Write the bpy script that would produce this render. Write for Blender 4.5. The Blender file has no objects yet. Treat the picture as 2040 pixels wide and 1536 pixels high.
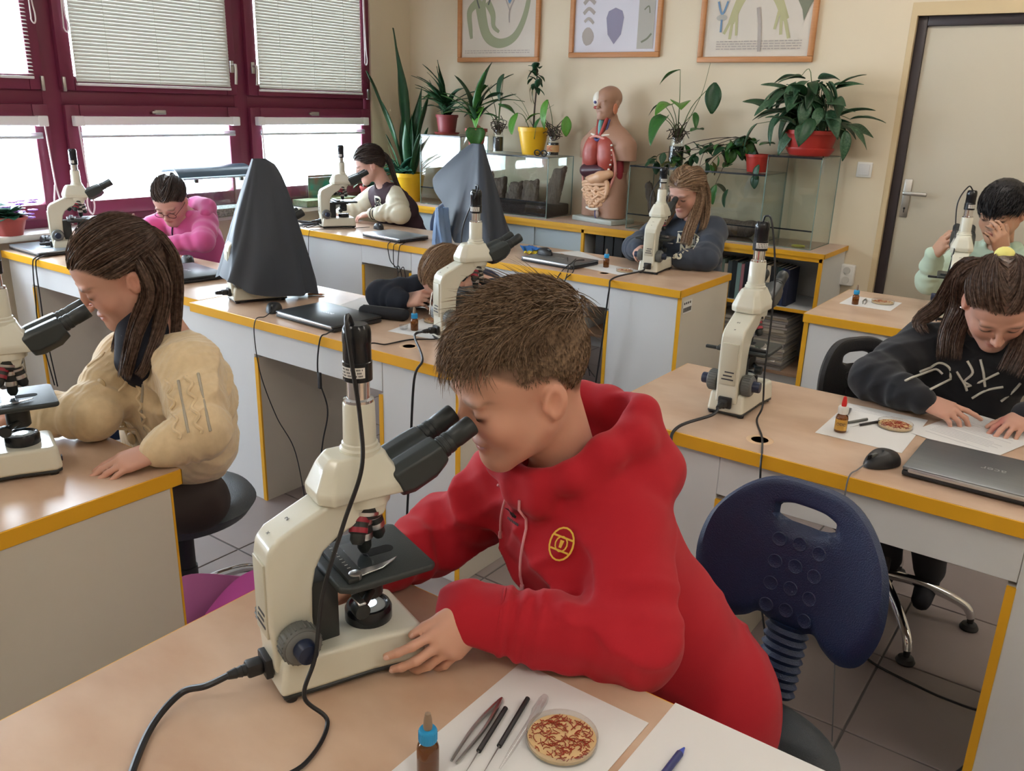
import bpy, bmesh, math, random
import numpy as np
from mathutils import Vector, Matrix

# ------------------------------------------------------------ camera, world, light, exposure
SC = bpy.context.scene
COL = SC.collection
PI = math.pi

def _camera():
    yaw, pitch, roll = math.radians(-35.781), math.radians(18.385), math.radians(-1.663)
    f = Vector((math.sin(yaw)*math.cos(pitch), math.cos(yaw)*math.cos(pitch), -math.sin(pitch)))
    r = Vector((math.cos(yaw), -math.sin(yaw), 0)); d = f.cross(r)
    r2 = math.cos(roll)*r + math.sin(roll)*d
    d2 = -math.sin(roll)*r + math.cos(roll)*d
    cd = bpy.data.cameras.new('camera'); cd.sensor_width = 36.0; cd.lens = 1694.3/2040*36
    cd.clip_start = 0.02; cd.clip_end = 100
    co = bpy.data.objects.new('camera', cd); COL.objects.link(co)
    m = Matrix.Identity(4)
    for i in range(3):
        m[i][0] = r2[i]; m[i][1] = -d2[i]; m[i][2] = -f[i]
    m[0][3], m[1][3], m[2][3] = 0, 0, 1.539
    co.matrix_world = m
    SC.camera = co
_camera()

WORLD_STRENGTH = 16.0
LAMP_STRENGTH = 17.0
EXPOSURE = 0.8
def _world():
    w = bpy.data.worlds.new('overcast_sky'); SC.world = w; w.use_nodes = True
    b = w.node_tree.nodes['Background']
    b.inputs['Color'].default_value = (0.80, 0.90, 1.0, 1); b.inputs['Strength'].default_value = WORLD_STRENGTH
_world()
SC.view_settings.view_transform = 'Standard'; SC.view_settings.look = 'None'
SC.view_settings.gamma = 1.0; SC.view_settings.exposure = EXPOSURE
SC.view_settings.use_curve_mapping = False
SC.cycles.use_denoising = True
SC.cycles.max_bounces = 8; SC.cycles.transparent_max_bounces = 24
SC.cycles.sample_clamp_indirect = 6.0
SC.cycles.caustics_reflective = False; SC.cycles.caustics_refractive = False

# ------------------------------------------------------------ materials
MATS = {}
def mat(name, col, rough=.5, metal=0., spec=.5, noise=None, bump=None, emit=None, sss=0., coat=0., sheen=0., vcol=None, trans=0., ior=1.45, alpha=1.):
    """Principled material. noise=(scale, amount, col2[, detail]) mixes two colours; bump=(kind, scale, strength)."""
    if name in MATS: return MATS[name]
    m = bpy.data.materials.new(name); m.use_nodes = True
    nt = m.node_tree; N = nt.nodes; L = nt.links; p = N['Principled BSDF']
    I = p.inputs
    c4 = (*col, 1)
    I['Base Color'].default_value = c4; I['Roughness'].default_value = rough; I['Metallic'].default_value = metal
    I['Specular IOR Level'].default_value = spec; I['IOR'].default_value = ior
    if sss: I['Subsurface Weight'].default_value = sss; I['Subsurface Radius'].default_value = (.012, .005, .003); I['Subsurface Scale'].default_value = 1.0
    if coat: I['Coat Weight'].default_value = coat
    if sheen: I['Sheen Weight'].default_value = sheen
    if trans: I['Transmission Weight'].default_value = trans
    if alpha < 1: I['Alpha'].default_value = alpha
    if emit: I['Emission Color'].default_value = (*emit[0], 1); I['Emission Strength'].default_value = emit[1]
    tc = N.new('ShaderNodeTexCoord')
    src = None
    if vcol:
        a = N.new('ShaderNodeVertexColor'); a.layer_name = vcol; src = a.outputs['Color']
        L.new(src, I['Base Color'])
    if noise:
        n = N.new('ShaderNodeTexNoise'); n.inputs['Scale'].default_value = noise[0]; n.inputs['Detail'].default_value = noise[3] if len(noise) > 3 else 6
        if len(noise) > 4:
            mp = N.new('ShaderNodeMapping'); mp.inputs['Scale'].default_value = noise[4]
            L.new(tc.outputs['Object'], mp.inputs['Vector']); L.new(mp.outputs['Vector'], n.inputs['Vector'])
        else: L.new(tc.outputs['Object'], n.inputs['Vector'])
        r = N.new('ShaderNodeValToRGB'); r.color_ramp.elements[0].position = .35; r.color_ramp.elements[1].position = .68
        L.new(n.outputs['Fac'], r.inputs['Fac'])
        mx = N.new('ShaderNodeMix'); mx.data_type = 'RGBA'
        mul = N.new('ShaderNodeMath'); mul.operation = 'MULTIPLY'; mul.inputs[1].default_value = noise[1]
        L.new(r.outputs['Color'], mul.inputs[0]); L.new(mul.outputs[0], mx.inputs[0])
        if src: L.new(src, mx.inputs[6])
        else: mx.inputs[6].default_value = c4
        mx.inputs[7].default_value = (*noise[2], 1)
        L.new(mx.outputs[2], I['Base Color'])
    if bump:
        kind, sc, st = bump[:3]
        if kind == 'noise':
            t = N.new('ShaderNodeTexNoise'); t.inputs['Scale'].default_value = sc; t.inputs['Detail'].default_value = 4; out = t.outputs['Fac']
        elif kind == 'voronoi':
            t = N.new('ShaderNodeTexVoronoi'); t.inputs['Scale'].default_value = sc; out = t.outputs['Distance']
        else:
            t = N.new('ShaderNodeTexWave'); t.inputs['Scale'].default_value = sc; t.inputs['Distortion'].default_value = bump[3] if len(bump) > 3 else 2; out = t.outputs['Fac']
            t.bands_direction = kind[-1].upper() if kind[-1] in 'xyz' else 'X'
        L.new(tc.outputs['Object'], t.inputs['Vector'])
        b = N.new('ShaderNodeBump'); b.inputs['Strength'].default_value = st; b.inputs['Distance'].default_value = .01
        L.new(out, b.inputs['Height']); L.new(b.outputs['Normal'], I['Normal'])
    MATS[name] = m
    return m

def glassmat(name, tint=(1, 1, 1), gloss=.10, rough=.0):
    """Thin pane: mostly see-through with a fresnel reflection."""
    if name in MATS: return MATS[name]
    m = bpy.data.materials.new(name); m.use_nodes = True
    nt = m.node_tree; N = nt.nodes; L = nt.links
    N.remove(N['Principled BSDF'])
    t = N.new('ShaderNodeBsdfTransparent'); t.inputs['Color'].default_value = (*tint, 1)
    g = N.new('ShaderNodeBsdfGlossy'); g.inputs['Roughness'].default_value = rough
    fr = N.new('ShaderNodeLayerWeight'); pw = N.new('ShaderNodeMath'); pw.operation = 'POWER'; pw.inputs[1].default_value = 5.0
    mul = N.new('ShaderNodeMath'); mul.operation = 'MULTIPLY_ADD'; mul.inputs[1].default_value = .9; mul.inputs[2].default_value = .035+gloss*.1
    L.new(fr.outputs['Facing'], pw.inputs[0]); L.new(pw.outputs[0], mul.inputs[0])
    mx = N.new('ShaderNodeMixShader'); L.new(mul.outputs[0], mx.inputs[0]); L.new(t.outputs[0], mx.inputs[1]); L.new(g.outputs[0], mx.inputs[2])
    L.new(mx.outputs[0], N['Material Output'].inputs['Surface'])
    MATS[name] = m
    return m

def emitmat(name, col, s):
    if name in MATS: return MATS[name]
    m = mat(name, (.9, .9, .9), .4, emit=(col, s)); return m

# ------------------------------------------------------------ mesh collecting
class MB:
    def __init__(s): s.v = []; s.f = []; s.mi = []; s.sm = []
    def add(s, vs, fs, mi=0, sm=False):
        o = len(s.v); s.v.extend([tuple(v) for v in vs]); s.f.extend([tuple(i+o for i in f) for f in fs])
        s.mi.extend([mi]*len(fs)); s.sm.extend([sm]*len(fs)); return s
    def box(s, lo, hi, mi=0):
        (a, b, c), (d, e, f) = lo, hi
        vs = [(a, b, c), (d, b, c), (d, e, c), (a, e, c), (a, b, f), (d, b, f), (d, e, f), (a, e, f)]
        return s.add(vs, [(0, 3, 2, 1), (4, 5, 6, 7), (0, 1, 5, 4), (1, 2, 6, 5), (2, 3, 7, 6), (3, 0, 4, 7)], mi)
    def rbox(s, lo, hi, r=.004, seg=2, mi=0, sm=True):
        bm = bmesh.new(); bmesh.ops.create_cube(bm, size=1)
        for v in bm.verts: v.co = Vector([lo[i]+(hi[i]-lo[i])*(v.co[i]+.5) for i in range(3)])
        return s.bev(bm, r, seg, mi, sm)
    def bev(s, bm, r, seg=2, mi=0, sm=True, ang=.5):
        es = [e for e in bm.edges if len(e.link_faces) == 2 and e.calc_face_angle(0) > ang]
        if r > 0: bmesh.ops.bevel(bm, geom=es, offset=r, segments=seg, affect='EDGES', profile=.5, clamp_overlap=True)
        bm.verts.index_update()
        s.add([v.co[:] for v in bm.verts], [[v.index for v in f.verts] for f in bm.faces], mi, sm); bm.free(); return s
    def prism(s, poly, z0, z1, r=0, seg=2, mi=0, sm=True, M=None, taper=1.0):
        """polygon in local xy extruded z0..z1, edges rounded by r; M = 4x4 placing"""
        bm = bmesh.new(); n = len(poly)
        c = Vector((sum(p[0] for p in poly)/n, sum(p[1] for p in poly)/n))
        a = [bm.verts.new((p[0], p[1], z0)) for p in poly]
        b = [bm.verts.new((c.x+(p[0]-c.x)*taper, c.y+(p[1]-c.y)*taper, z1)) for p in poly]
        bm.faces.new(a[::-1]); bm.faces.new(b)
        for i in range(n): bm.faces.new((a[i], a[(i+1) % n], b[(i+1) % n], b[i]))
        bmesh.ops.recalc_face_normals(bm, faces=bm.faces)
        if M: bmesh.ops.transform(bm, matrix=M, verts=bm.verts)
        return s.bev(bm, r, seg, mi, sm)
    def lathe(s, prof, n=24, M=None, mi=0, sm=True, cap=True):
        """prof = [(radius, z)], spun round z"""
        vs = []; fs = []
        for (r, z) in prof:
            for k in range(n):
                a = 2*PI*k/n; vs.append((r*math.cos(a), r*math.sin(a), z))
        for i in range(len(prof)-1):
            for k in range(n):
                k2 = (k+1) % n; fs.append((i*n+k, i*n+k2, (i+1)*n+k2, (i+1)*n+k))
        if cap:
            if prof[0][0] > 1e-6: fs.append(tuple(range(n))[::-1])
            if prof[-1][0] > 1e-6: fs.append(tuple((len(prof)-1)*n+k for k in range(n)))
        if M: vs = [(M @ Vector(v))[:] for v in vs]
        return s.add(vs, fs, mi, sm)
    def cyl(s, a, b, ra, rb=None, n=20, mi=0, bev=0):
        a = Vector(a); b = Vector(b); rb = ra if rb is None else rb
        L = (b-a).length; M = Matrix.Translation(a) @ (b-a).to_track_quat('Z', 'Y').to_matrix().to_4x4()
        pr = [(ra, 0), (rb, L)] if not bev else [(ra-bev, 0), (ra, bev), (rb, L-bev), (rb-bev, L)]
        return s.lathe(pr, n, M, mi, True)
    def tube(s, pts, r, n=8, mi=0, closed=False, spline=0):
        pts = [Vector(p) for p in pts]
        if spline: pts = catmull(pts, spline)
        m = len(pts); vs = []; fs = []; up = None
        for i, p in enumerate(pts):
            t = (pts[min(i+1, m-1)]-pts[max(i-1, 0)])
            if t.length < 1e-9: t = Vector((0, 0, 1))
            t.normalize()
            if up is None:
                up = Vector((0, 0, 1)) if abs(t.z) < .9 else Vector((1, 0, 0))
            x = t.cross(up)
            if x.length < 1e-6: x = t.cross(Vector((1, .3, 0)))
            x.normalize(); y = x.cross(t).normalized(); up = y
            rr = r(i/(m-1)) if callable(r) else r
            for k in range(n):
                a = 2*PI*k/n; vs.append((p+x*(rr*math.cos(a))+y*(rr*math.sin(a)))[:])
        for i in range(m-1):
            for k in range(n):
                k2 = (k+1) % n; fs.append((i*n+k, i*n+k2, (i+1)*n+k2, (i+1)*n+k))
        fs.append(tuple(range(n))[::-1]); fs.append(tuple((m-1)*n+k for k in range(n)))
        return s.add(vs, fs, mi, True)
    def ell(s, c, r, n=16, m=10, mi=0, M=None):
        vs = []; fs = []
        for i in range(m+1):
            ph = PI*i/m
            for k in range(n):
                a = 2*PI*k/n
                v = Vector((r[0]*math.sin(ph)*math.cos(a), r[1]*math.sin(ph)*math.sin(a), r[2]*math.cos(ph)))
                if M: v = M @ v
                vs.append((v+Vector(c))[:])
        for i in range(m):
            for k in range(n):
                k2 = (k+1) % n; fs.append((i*n+k, (i+1)*n+k, (i+1)*n+k2, i*n+k2))
        return s.add(vs, fs, mi, True)
    def sheet(s, f, nu, nv, th=0, mi=0):
        """surface f(u,v) -> point, u,v in 0..1; th gives it thickness"""
        vs = [Vector(f(i/nu, j/nv)) for i in range(nu+1) for j in range(nv+1)]
        ix = lambda i, j: i*(nv+1)+j
        fs = [(ix(i, j), ix(i+1, j), ix(i+1, j+1), ix(i, j+1)) for i in range(nu) for j in range(nv)]
        if th:
            o = len(vs); back = []
            for i in range(nu+1):
                for j in range(nv+1):
                    du = vs[ix(min(i+1, nu), j)]-vs[ix(max(i-1, 0), j)]; dv = vs[ix(i, min(j+1, nv))]-vs[ix(i, max(j-1, 0))]
                    n = du.cross(dv); n = n.normalized() if n.length > 1e-12 else Vector((0, 0, 1))
                    back.append(vs[ix(i, j)]-n*th)
            vs = vs+back; fs += [tuple(q+o for q in f[::-1]) for f in fs]
            rim = [ix(i, 0) for i in range(nu+1)]+[ix(nu, j) for j in range(1, nv+1)]+[ix(i, nv) for i in range(nu-1, -1, -1)]+[ix(0, j) for j in range(nv-1, 0, -1)]
            for k in range(len(rim)):
                a, b = rim[k], rim[(k+1) % len(rim)]; fs.append((b, a, a+o, b+o))
        return s.add(vs, fs, mi, True)
    def obj(s, name, mats, parent=None, M=None):
        me = bpy.data.meshes.new(name); me.from_pydata(s.v, [], s.f)
        mats = mats if isinstance(mats, (list, tuple)) else [mats]
        for m in mats: me.materials.append(m)
        if len(s.f):
            me.polygons.foreach_set('material_index', s.mi); me.polygons.foreach_set('use_smooth', s.sm)
        me.update()
        return link(name, me, parent, M)

def link(name, me, parent=None, M=None):
    o = bpy.data.objects.new(name, me); COL.objects.link(o)
    if parent: o.parent = parent
    if M is not None: o.matrix_local = M
    if me is not None and len(me.polygons) and any(p.use_smooth for p in me.polygons[:50]): autosmooth(me)
    return o

def wnorm(o):
    m = o.modifiers.new('weighted_normal', 'WEIGHTED_NORMAL'); m.keep_sharp = False; m.weight = 60
    o.data.shade_smooth() if hasattr(o.data, 'shade_smooth') else None
    at = o.data.attributes.get('sharp_edge')
    if at: o.data.attributes.remove(at)
    return o

def autosmooth(me, ang=.7):
    """mark sharp edges so smooth shading keeps hard corners"""
    try: me.set_sharp_from_angle(angle=ang)
    except Exception: pass

def catmull(pts, k):
    P = [pts[0]]+list(pts)+[pts[-1]]; out = []
    for i in range(1, len(P)-2):
        a, b, c, d = P[i-1], P[i], P[i+1], P[i+2]
        for j in range(k):
            t = j/k
            out.append(.5*((2*b)+(c-a)*t+(2*a-5*b+4*c-d)*t*t+(3*b-a-3*c+d)*t**3))
    out.append(P[-2]); return out

def tag(o, label=None, cat=None, group=None, kind=None):
    if label: o['label'] = label
    if cat: o['category'] = cat
    if group: o['group'] = group
    if kind: o['kind'] = kind
    return o
def thing(name, label, cat, loc=(0, 0, 0), rz=0, group=None, scale=1):
    o = bpy.data.objects.new(name, None); COL.objects.link(o); o.empty_display_size = .05
    o.location = loc; o.rotation_euler = (0, 0, rz); o.scale = (scale,)*3
    return tag(o, label, cat, group)
def struct(o): o['kind'] = 'structure'; return o
def dup(root, loc=None, rz=None, label=None, group=None, skip=()):
    kids = {}
    for o in COL.objects:
        if o.parent: kids.setdefault(o.parent.name, []).append(o)
    def rec(o, par):
        c = o.copy(); COL.objects.link(c); c.parent = par
        for ch in kids.get(o.name, []):
            if ch.name.split('.')[0] in skip: continue
            rec(ch, c)
        return c
    r = rec(root, None)
    if loc is not None: r.location = loc
    if rz is not None: r.rotation_euler = (0, 0, rz)
    if label: r['label'] = label
    if group: r['group'] = group
    return r
def T(x, y, z): return Matrix.Translation((x, y, z))
def RX(a): return Matrix.Rotation(a, 4, 'X')
def RY(a): return Matrix.Rotation(a, 4, 'Y')
def RZ(a): return Matrix.Rotation(a, 4, 'Z')
def rad(d): return math.radians(d)

def textmesh(txt, size, ext=.0006, bold=0):
    cu = bpy.data.curves.new('print', 'FONT'); cu.body = txt; cu.size = size; cu.extrude = ext; cu.align_x = 'CENTER'; cu.align_y = 'CENTER'; cu.offset = bold; cu.resolution_u = 3
    o = bpy.data.objects.new('print', cu); COL.objects.link(o)
    dg = bpy.context.evaluated_depsgraph_get(); me = bpy.data.meshes.new_from_object(o.evaluated_get(dg))
    bpy.data.objects.remove(o); bpy.data.curves.remove(cu); me.materials.clear()
    return me
def text(name, txt, size, material, parent, M, ext=.0006, bold=0):
    me = textmesh(txt, size, ext, bold); me.materials.append(material)
    return link(name, me, parent, M)
# ------------------------------------------------------------ the room
WALL_Y, WIN_X, RIGHT_X, NEAR_Y, CEIL = 5.20, -4.807, 2.6, -3.0, 3.15
m_wall = mat('wall_paint', (.72, .62, .465), .75, noise=(1.2, .25, (.75, .655, .50)), bump=('noise', 60, .05))
m_ceil = mat('ceiling_paint', (.85, .83, .78), .8)
m_tile = mat('floor_tile', (.25, .205, .20), .36, noise=(3.0, .6, (.285, .24, .23)), bump=('noise', 40, .03))
m_grout = mat('grout', (.12, .11, .11), .8)
m_burg = mat('burgundy_paint', (.17, .026, .060), .35, noise=(4, .3, (.21, .040, .078)))
m_white = mat('white_plastic', (.82, .81, .78), .4)
m_steel = mat('brushed_steel', (.55, .54, .52), .35, 1.0)
m_chrome = mat('chrome', (.75, .75, .76), .09, 1.0)
m_black = mat('black_plastic', (.018, .018, .02), .45)
m_blackgloss = mat('black_gloss', (.012, .013, .016), .2)
m_yel = mat('yellow_edge', (.78, .40, .02), .42)
m_glass = glassmat('window_glass', (.97, .99, 1.0), .1)

def wallbox(name, lo, hi, m): return struct(MB().box(lo, hi).obj(name, m))
wallbox('floor', (WIN_X-.1, NEAR_Y-.1, -.06), (RIGHT_X+.1, WALL_Y+.3, -.004), m_grout)
FLOOR = COL.objects['floor']
TS = .40
tm = None
for i in range(13):
    for j in range(13):
        x, y = -4.75+i*TS, .02+j*TS
        if x > .3 or y > 5.2: continue
        if tm is None:
            tm = MB().rbox((.003, .003, -.006), (TS-.003, TS-.003, 0), .0015, 1).obj('floor_tile', m_tile, FLOOR); o = tm
        else:
            o = tm.copy(); COL.objects.link(o); o.parent = FLOOR
        o.location = (x, y, 0)
rest = MB()
for i in range(-12, 21):
    for j in range(-9, 15):
        x, y = -4.75+i*TS, .02+j*TS
        if (0 <= i < 13 and 0 <= j < 13 and x <= .3) or x < WIN_X-.1 or x+TS > RIGHT_X+.2 or y > 5.0 or y < -3.2: continue
        rest.box((x+.003, y+.003, -.006), (x+TS-.003, y+TS-.003, 0))
o = rest.obj('floor_tile_remainder', m_tile, FLOOR); o['kind'] = 'stuff'
wallbox('ceiling', (WIN_X-.1, NEAR_Y-.1, CEIL), (RIGHT_X+.1, WALL_Y+.3, CEIL+.1), m_ceil)
# back wall with the door opening
DX0, DX1, DZ = -1.205, -.02, 2.10
b = MB()
b.box((WIN_X-.1, WALL_Y, 0), (DX0, WALL_Y+.2, CEIL)); b.box((DX1+.02, WALL_Y, 0), (RIGHT_X+.1, WALL_Y+.2, CEIL)); b.box((DX0, WALL_Y, DZ), (DX1+.02, WALL_Y+.2, CEIL))
b.box((DX0, WALL_Y+.19, 0), (DX1+.02, WALL_Y+.2, DZ))
struct(b.obj('wall_back', m_wall))
struct(MB().box((RIGHT_X, NEAR_Y, 0), (RIGHT_X+.1, WALL_Y, CEIL)).obj('wall_right', m_wall))
struct(MB().box((WIN_X-.1, NEAR_Y-.1, 0), (RIGHT_X+.1, NEAR_Y, CEIL)).obj('wall_front', m_wall))
# window wall: parapet, pier at the corner, lintel
WZ0, WZ1 = .80, 2.75
YL = -1.25          # the window band runs on towards the camera side
b = MB(); b.box((WIN_X-.1, NEAR_Y, 0), (WIN_X, WALL_Y, WZ0)); b.box((WIN_X-.1, NEAR_Y, WZ1), (WIN_X, WALL_Y, CEIL))
b.box((WIN_X-.09, 4.775, WZ0), (WIN_X, WALL_Y, WZ1)); b.box((WIN_X-.1, NEAR_Y, WZ0), (WIN_X, YL, WZ1))
struct(b.obj('wall_left', m_wall))
m_sill = mat('sill_laminate', (.80, .78, .74), .35)
struct(MB().rbox((WIN_X-.14, YL, WZ0-.015), (WIN_X+.16, 4.775, WZ0+.018), .006).obj('trim_1', m_sill))
# windows: one bay per mullion pitch, upper sash over a lower sash
m_slat = mat('blind_slat', (.55, .545, .50), .5)
m_val = mat('blind_valance', (.86, .87, .88), .45)
m_cord = mat('blind_cord', (.80, .72, .74), .6)
BAYS = [(-1.22, 0.0), (0.0, 1.21), (1.21, 2.42), (2.42, 3.63), (3.63, 4.77)]
TRZ = 1.50
def sash(parent, y0, y1, z0, z1, w, x):
    f = MB()
    for lo, hi in (((x, y0, z0), (x+.06, y0+w, z1)), ((x, y1-w, z0), (x+.06, y1, z1)), ((x, y0+w, z0), (x+.06, y1-w, z0+w)), ((x, y0+w, z1-w), (x+.06, y1-w, z1))):
        f.rbox(lo, hi, .007, 2)
    s = f.obj('sash', m_burg, parent)
    MB().box((x+.024, y0+w-.005, z0+w-.005), (x+.030, y1-w+.005, z1-w+.005)).obj('pane', m_glass, s)
    return s
for i, (y0, y1) in enumerate(BAYS):
    wo = bpy.data.objects.new('window_%d' % (i+1), None); COL.objects.link(wo); wo['kind'] = 'structure'; wo.location = (WIN_X, (y0+y1)/2, WZ0)
    par = wo; off = Vector(wo.location)
    class P2:  # shift into the window's own frame
        pass
    def put(o): o.matrix_local = Matrix.Translation(-off); return o
    fr = MB()
    fr.rbox((WIN_X-.10, y0-.052, WZ0), (WIN_X-.03, y0+.052, WZ1), .005); 
    if i == len(BAYS)-1: fr.rbox((WIN_X-.10, y1-.035, WZ0), (WIN_X-.015, y1+.006, WZ1), .005)
    fr.rbox((WIN_X-.10, y0+.05, TRZ-.045), (WIN_X-.032, y1-.05, TRZ+.045), .004)
    fr.rbox((WIN_X-.10, y0+.05, WZ0), (WIN_X-.032, y1-.05, WZ0+.075), .004); fr.rbox((WIN_X-.10, y0, WZ1-.06), (WIN_X-.032, y1, WZ1), .004)
    put(fr.obj('frame', m_burg, par))
    a, c = y0+.045, y1-(.045 if i < len(BAYS)-1 else .025)
    put(sash(par, a, c, TRZ+.036, WZ1-.05, .075, WIN_X-.06))
    put(sash(par, a, c, WZ0+.065, TRZ-.036, .082, WIN_X-.06))
    h = MB()      # lever handle of the upper sash, flap handle of the lower one, hinges
    hy = c-.035 if i % 2 else a+.035
    h.rbox((WIN_X, hy-.013, TRZ+.17), (WIN_X+.012, hy+.013, TRZ+.24), .003); h.cyl((WIN_X+.01, hy, TRZ+.215), (WIN_X+.045, hy, TRZ+.215), .008)
    h.tube([(WIN_X+.045, hy, TRZ+.22), (WIN_X+.047, hy, TRZ+.18), (WIN_X+.045, hy-.005, TRZ+.10)], .009, 10)
    put(h.obj('handle', m_steel, par))
    h = MB(); ym = (a+c)/2
    h.rbox((WIN_X, ym-.035, TRZ-.085), (WIN_X+.015, ym+.035, TRZ-.06), .003); h.rbox((WIN_X+.012, ym-.06, TRZ-.08), (WIN_X+.026, ym+.02, TRZ-.066), .003)
    put(h.obj('handle', m_steel, par))
    h = MB(); hy = a+.012 if i % 2 else c-.012
    h.rbox((WIN_X-.005, hy-.009, TRZ+.03), (WIN_X+.012, hy+.009, TRZ+.105), .004); put(h.obj('hinge', m_steel, par))
# venetian blinds: upper ones let down, lower ones drawn up under their valances
for i, (y0, y1) in enumerate(BAYS):
    a, c = y0+.125, y1-.10
    # upper blind
    lo_z = 1.575 if i != 2 else 1.60
    bl = thing('venetian_blind', {2: 'let-down venetian blind with slats tilted open beside the window hinges', 3: 'let-down cream venetian blind in the widest upper sash in view', 4: 'let-down cream venetian blind in the upper sash next to the room corner'}.get(i, 'let-down venetian blind in a window bay before the first desk row'), 'blind', (WIN_X+.006, (a+c)/2, 2.66), group='let-down blinds on the upper sashes')
    hw = (c-a)/2
    s = MB(); n = int((2.64-lo_z)/.0185); tilt = rad(74 if i != 2 else 18)
    for k in range(n):
        z = -(k+1)*.0185-.01; dx, dz = .0125*math.cos(tilt), .0125*math.sin(tilt)
        s.add([(-dx, -hw, z+dz), (-dx, hw, z+dz), (0, -hw, z+.0016), (0, hw, z+.0016), (dx, -hw, z-dz), (dx, hw, z-dz)], [(0, 1, 3, 2), (2, 3, 5, 4)], 0, True)
    o = s.obj('slats', m_slat, bl); o['kind'] = 'stuff'
    MB().rbox((-.014, -hw-.01, -.012), (.014, hw+.01, .03), .004).obj('head_rail', m_val, bl)
    MB().rbox((-.012, -hw, lo_z-2.66-.012), (.012, hw, lo_z-2.66+.002), .003).obj('bottom_rail', m_val, bl)
    t = MB()
    for q in (-.62, 0, .62): t.tube([(.0135, q*hw, 0), (.0135, q*hw, lo_z-2.66)], .0009, 5); 
    t.obj('ladder_cord', mat('ladder_cord', (.45, .44, .40), .7), bl)
    # the pull loop
    e = hw+.03 if i in (2, 4) else -hw-.03
    lz = {2: 1.86, 3: 1.83, 4: 1.77}.get(i, 1.8)-2.66
    t = MB(); t.tube([(.016, e*.97, 0), (.02, e, lz+.18), (.02, e+.012, lz+.04), (.02, e+.004, lz), (.02, e-.012, lz+.02), (.02, e-.01, lz+.10), (.018, e*.97-.004, 0)], .004, 6, spline=5); t.obj('pull_cord', m_cord, bl)
    # lower blind
    lb = thing('venetian_blind', {2: 'drawn-up blind under a white valance above the potted violet', 3: 'drawn-up blind under a white valance above the aquarium hood', 4: 'drawn-up blind under a white valance next to the room corner'}.get(i, 'drawn-up blind in a window bay before the first desk row'), 'blind', (WIN_X+.012, (y0+y1)/2, 1.38), group='drawn-up blinds on the lower sashes')
    hw2 = (y1-y0)/2-.075
    v = MB(); v.rbox((-.006, -hw2, -.024), (.03, hw2, .024), .006)
    v.rbox((-.008, -hw2-.004, -.028), (.033, -hw2+.05, .026), .005); v.rbox((-.008, hw2-.05, -.028), (.033, hw2+.004, .026), .005); v.obj('valance', m_val, lb)
    s = MB()
    for k in range(5): s.rbox((-.004, -hw2+.03, -.062-k*.0042), (.020, hw2-.03, -.0595-k*.0042), .001, 1)
    s.rbox((-.005, -hw2+.03, -.09), (.021, hw2-.03, -.079), .002); o = s.obj('slats', mat('slat_stack', (.62, .66, .70), .45), lb); o['kind'] = 'stuff'
    e = hw2-.02 if i < 3 else -hw2+.02
    if i == 3: e = -hw2+.012
    t = MB(); t.tube([(.03, e, -.02), (.034, e+.01, -.30), (.036, e+.015, -.36), (.036, e+.03, -.45), (.036, e+.012, -.50), (.036, e-.01, -.45), (.034, e+.008, -.33)], .005, 6, spline=5); t.obj('pull_cord', m_cord, lb)

# sky portals in front of the open bays
for i, (y0, y1) in enumerate(BAYS):
    L = bpy.data.lights.new('daylight_portal', 'AREA'); L.shape = 'RECTANGLE'; L.size = WZ1-WZ0; L.size_y = y1-y0
    L.cycles.is_portal = True
    o = bpy.data.objects.new('daylight_portal', L); COL.objects.link(o); o.location = (WIN_X-.16, (y0+y1)/2, (WZ0+WZ1)/2); o.rotation_euler = (0, rad(-90), 0)

# door in its steel frame
m_dframe = mat('door_frame_brown', (.035, .026, .03), .4)
m_door = mat('door_leaf', (.56, .51, .41), .5, noise=(1.0, .3, (.57, .50, .38)))
dr = bpy.data.objects.new('door_1', None); COL.objects.link(dr); dr['kind'] = 'structure'; dr.location = (-.6, WALL_Y, 0)
D = Matrix.Translation((.6, -WALL_Y, 0))
f = MB(); f.rbox((-1.175, WALL_Y+.03, 0), (-1.125, WALL_Y+.15, 2.035), .006); f.rbox((-.16, WALL_Y+.03, 0), (-.11, WALL_Y+.15, 2.035), .006); f.rbox((-1.125, WALL_Y+.03, 1.985), (-.16, WALL_Y+.15, 2.035), .006)
f.obj('door_frame', m_dframe, dr, D)
rv = MB(); rv.box((DX0, WALL_Y+.001, 0), (-1.175, WALL_Y+.19, DZ)); rv.box((-.11, WALL_Y+.001, 0), (DX1+.02, WALL_Y+.19, DZ)); rv.box((-1.175, WALL_Y+.001, 2.035), (-.11, WALL_Y+.19, DZ)); rv.obj('reveal', mat('reveal_paint', (.62, .49, .30), .7), dr, D)
lf = MB().rbox((-1.125, WALL_Y+.05, .005), (-.16, WALL_Y+.09, 1.985), .003).obj('door_leaf', m_door, dr, D)
h = MB(); h.rbox((-1.108, WALL_Y+.042, .985), (-1.068, WALL_Y+.052, 1.195), .003)
h.obj('handle_plate', m_steel, lf)
h = MB(); h.cyl((-1.09, WALL_Y+.045, 1.12), (-1.09, WALL_Y+.005, 1.12), .009); h.rbox((-1.10, WALL_Y-.008, 1.11), (-.975, WALL_Y+.008, 1.13), .005); h.obj('door_handle', m_steel, lf)
k = MB(); k.cyl((-1.088, WALL_Y+.044, 1.035), (-1.088, WALL_Y+.040, 1.035), .006); k.box((-1.0905, WALL_Y+.040, 1.012), (-1.0855, WALL_Y+.044, 1.035)); k.obj('keyhole', m_black, lf)
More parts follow.
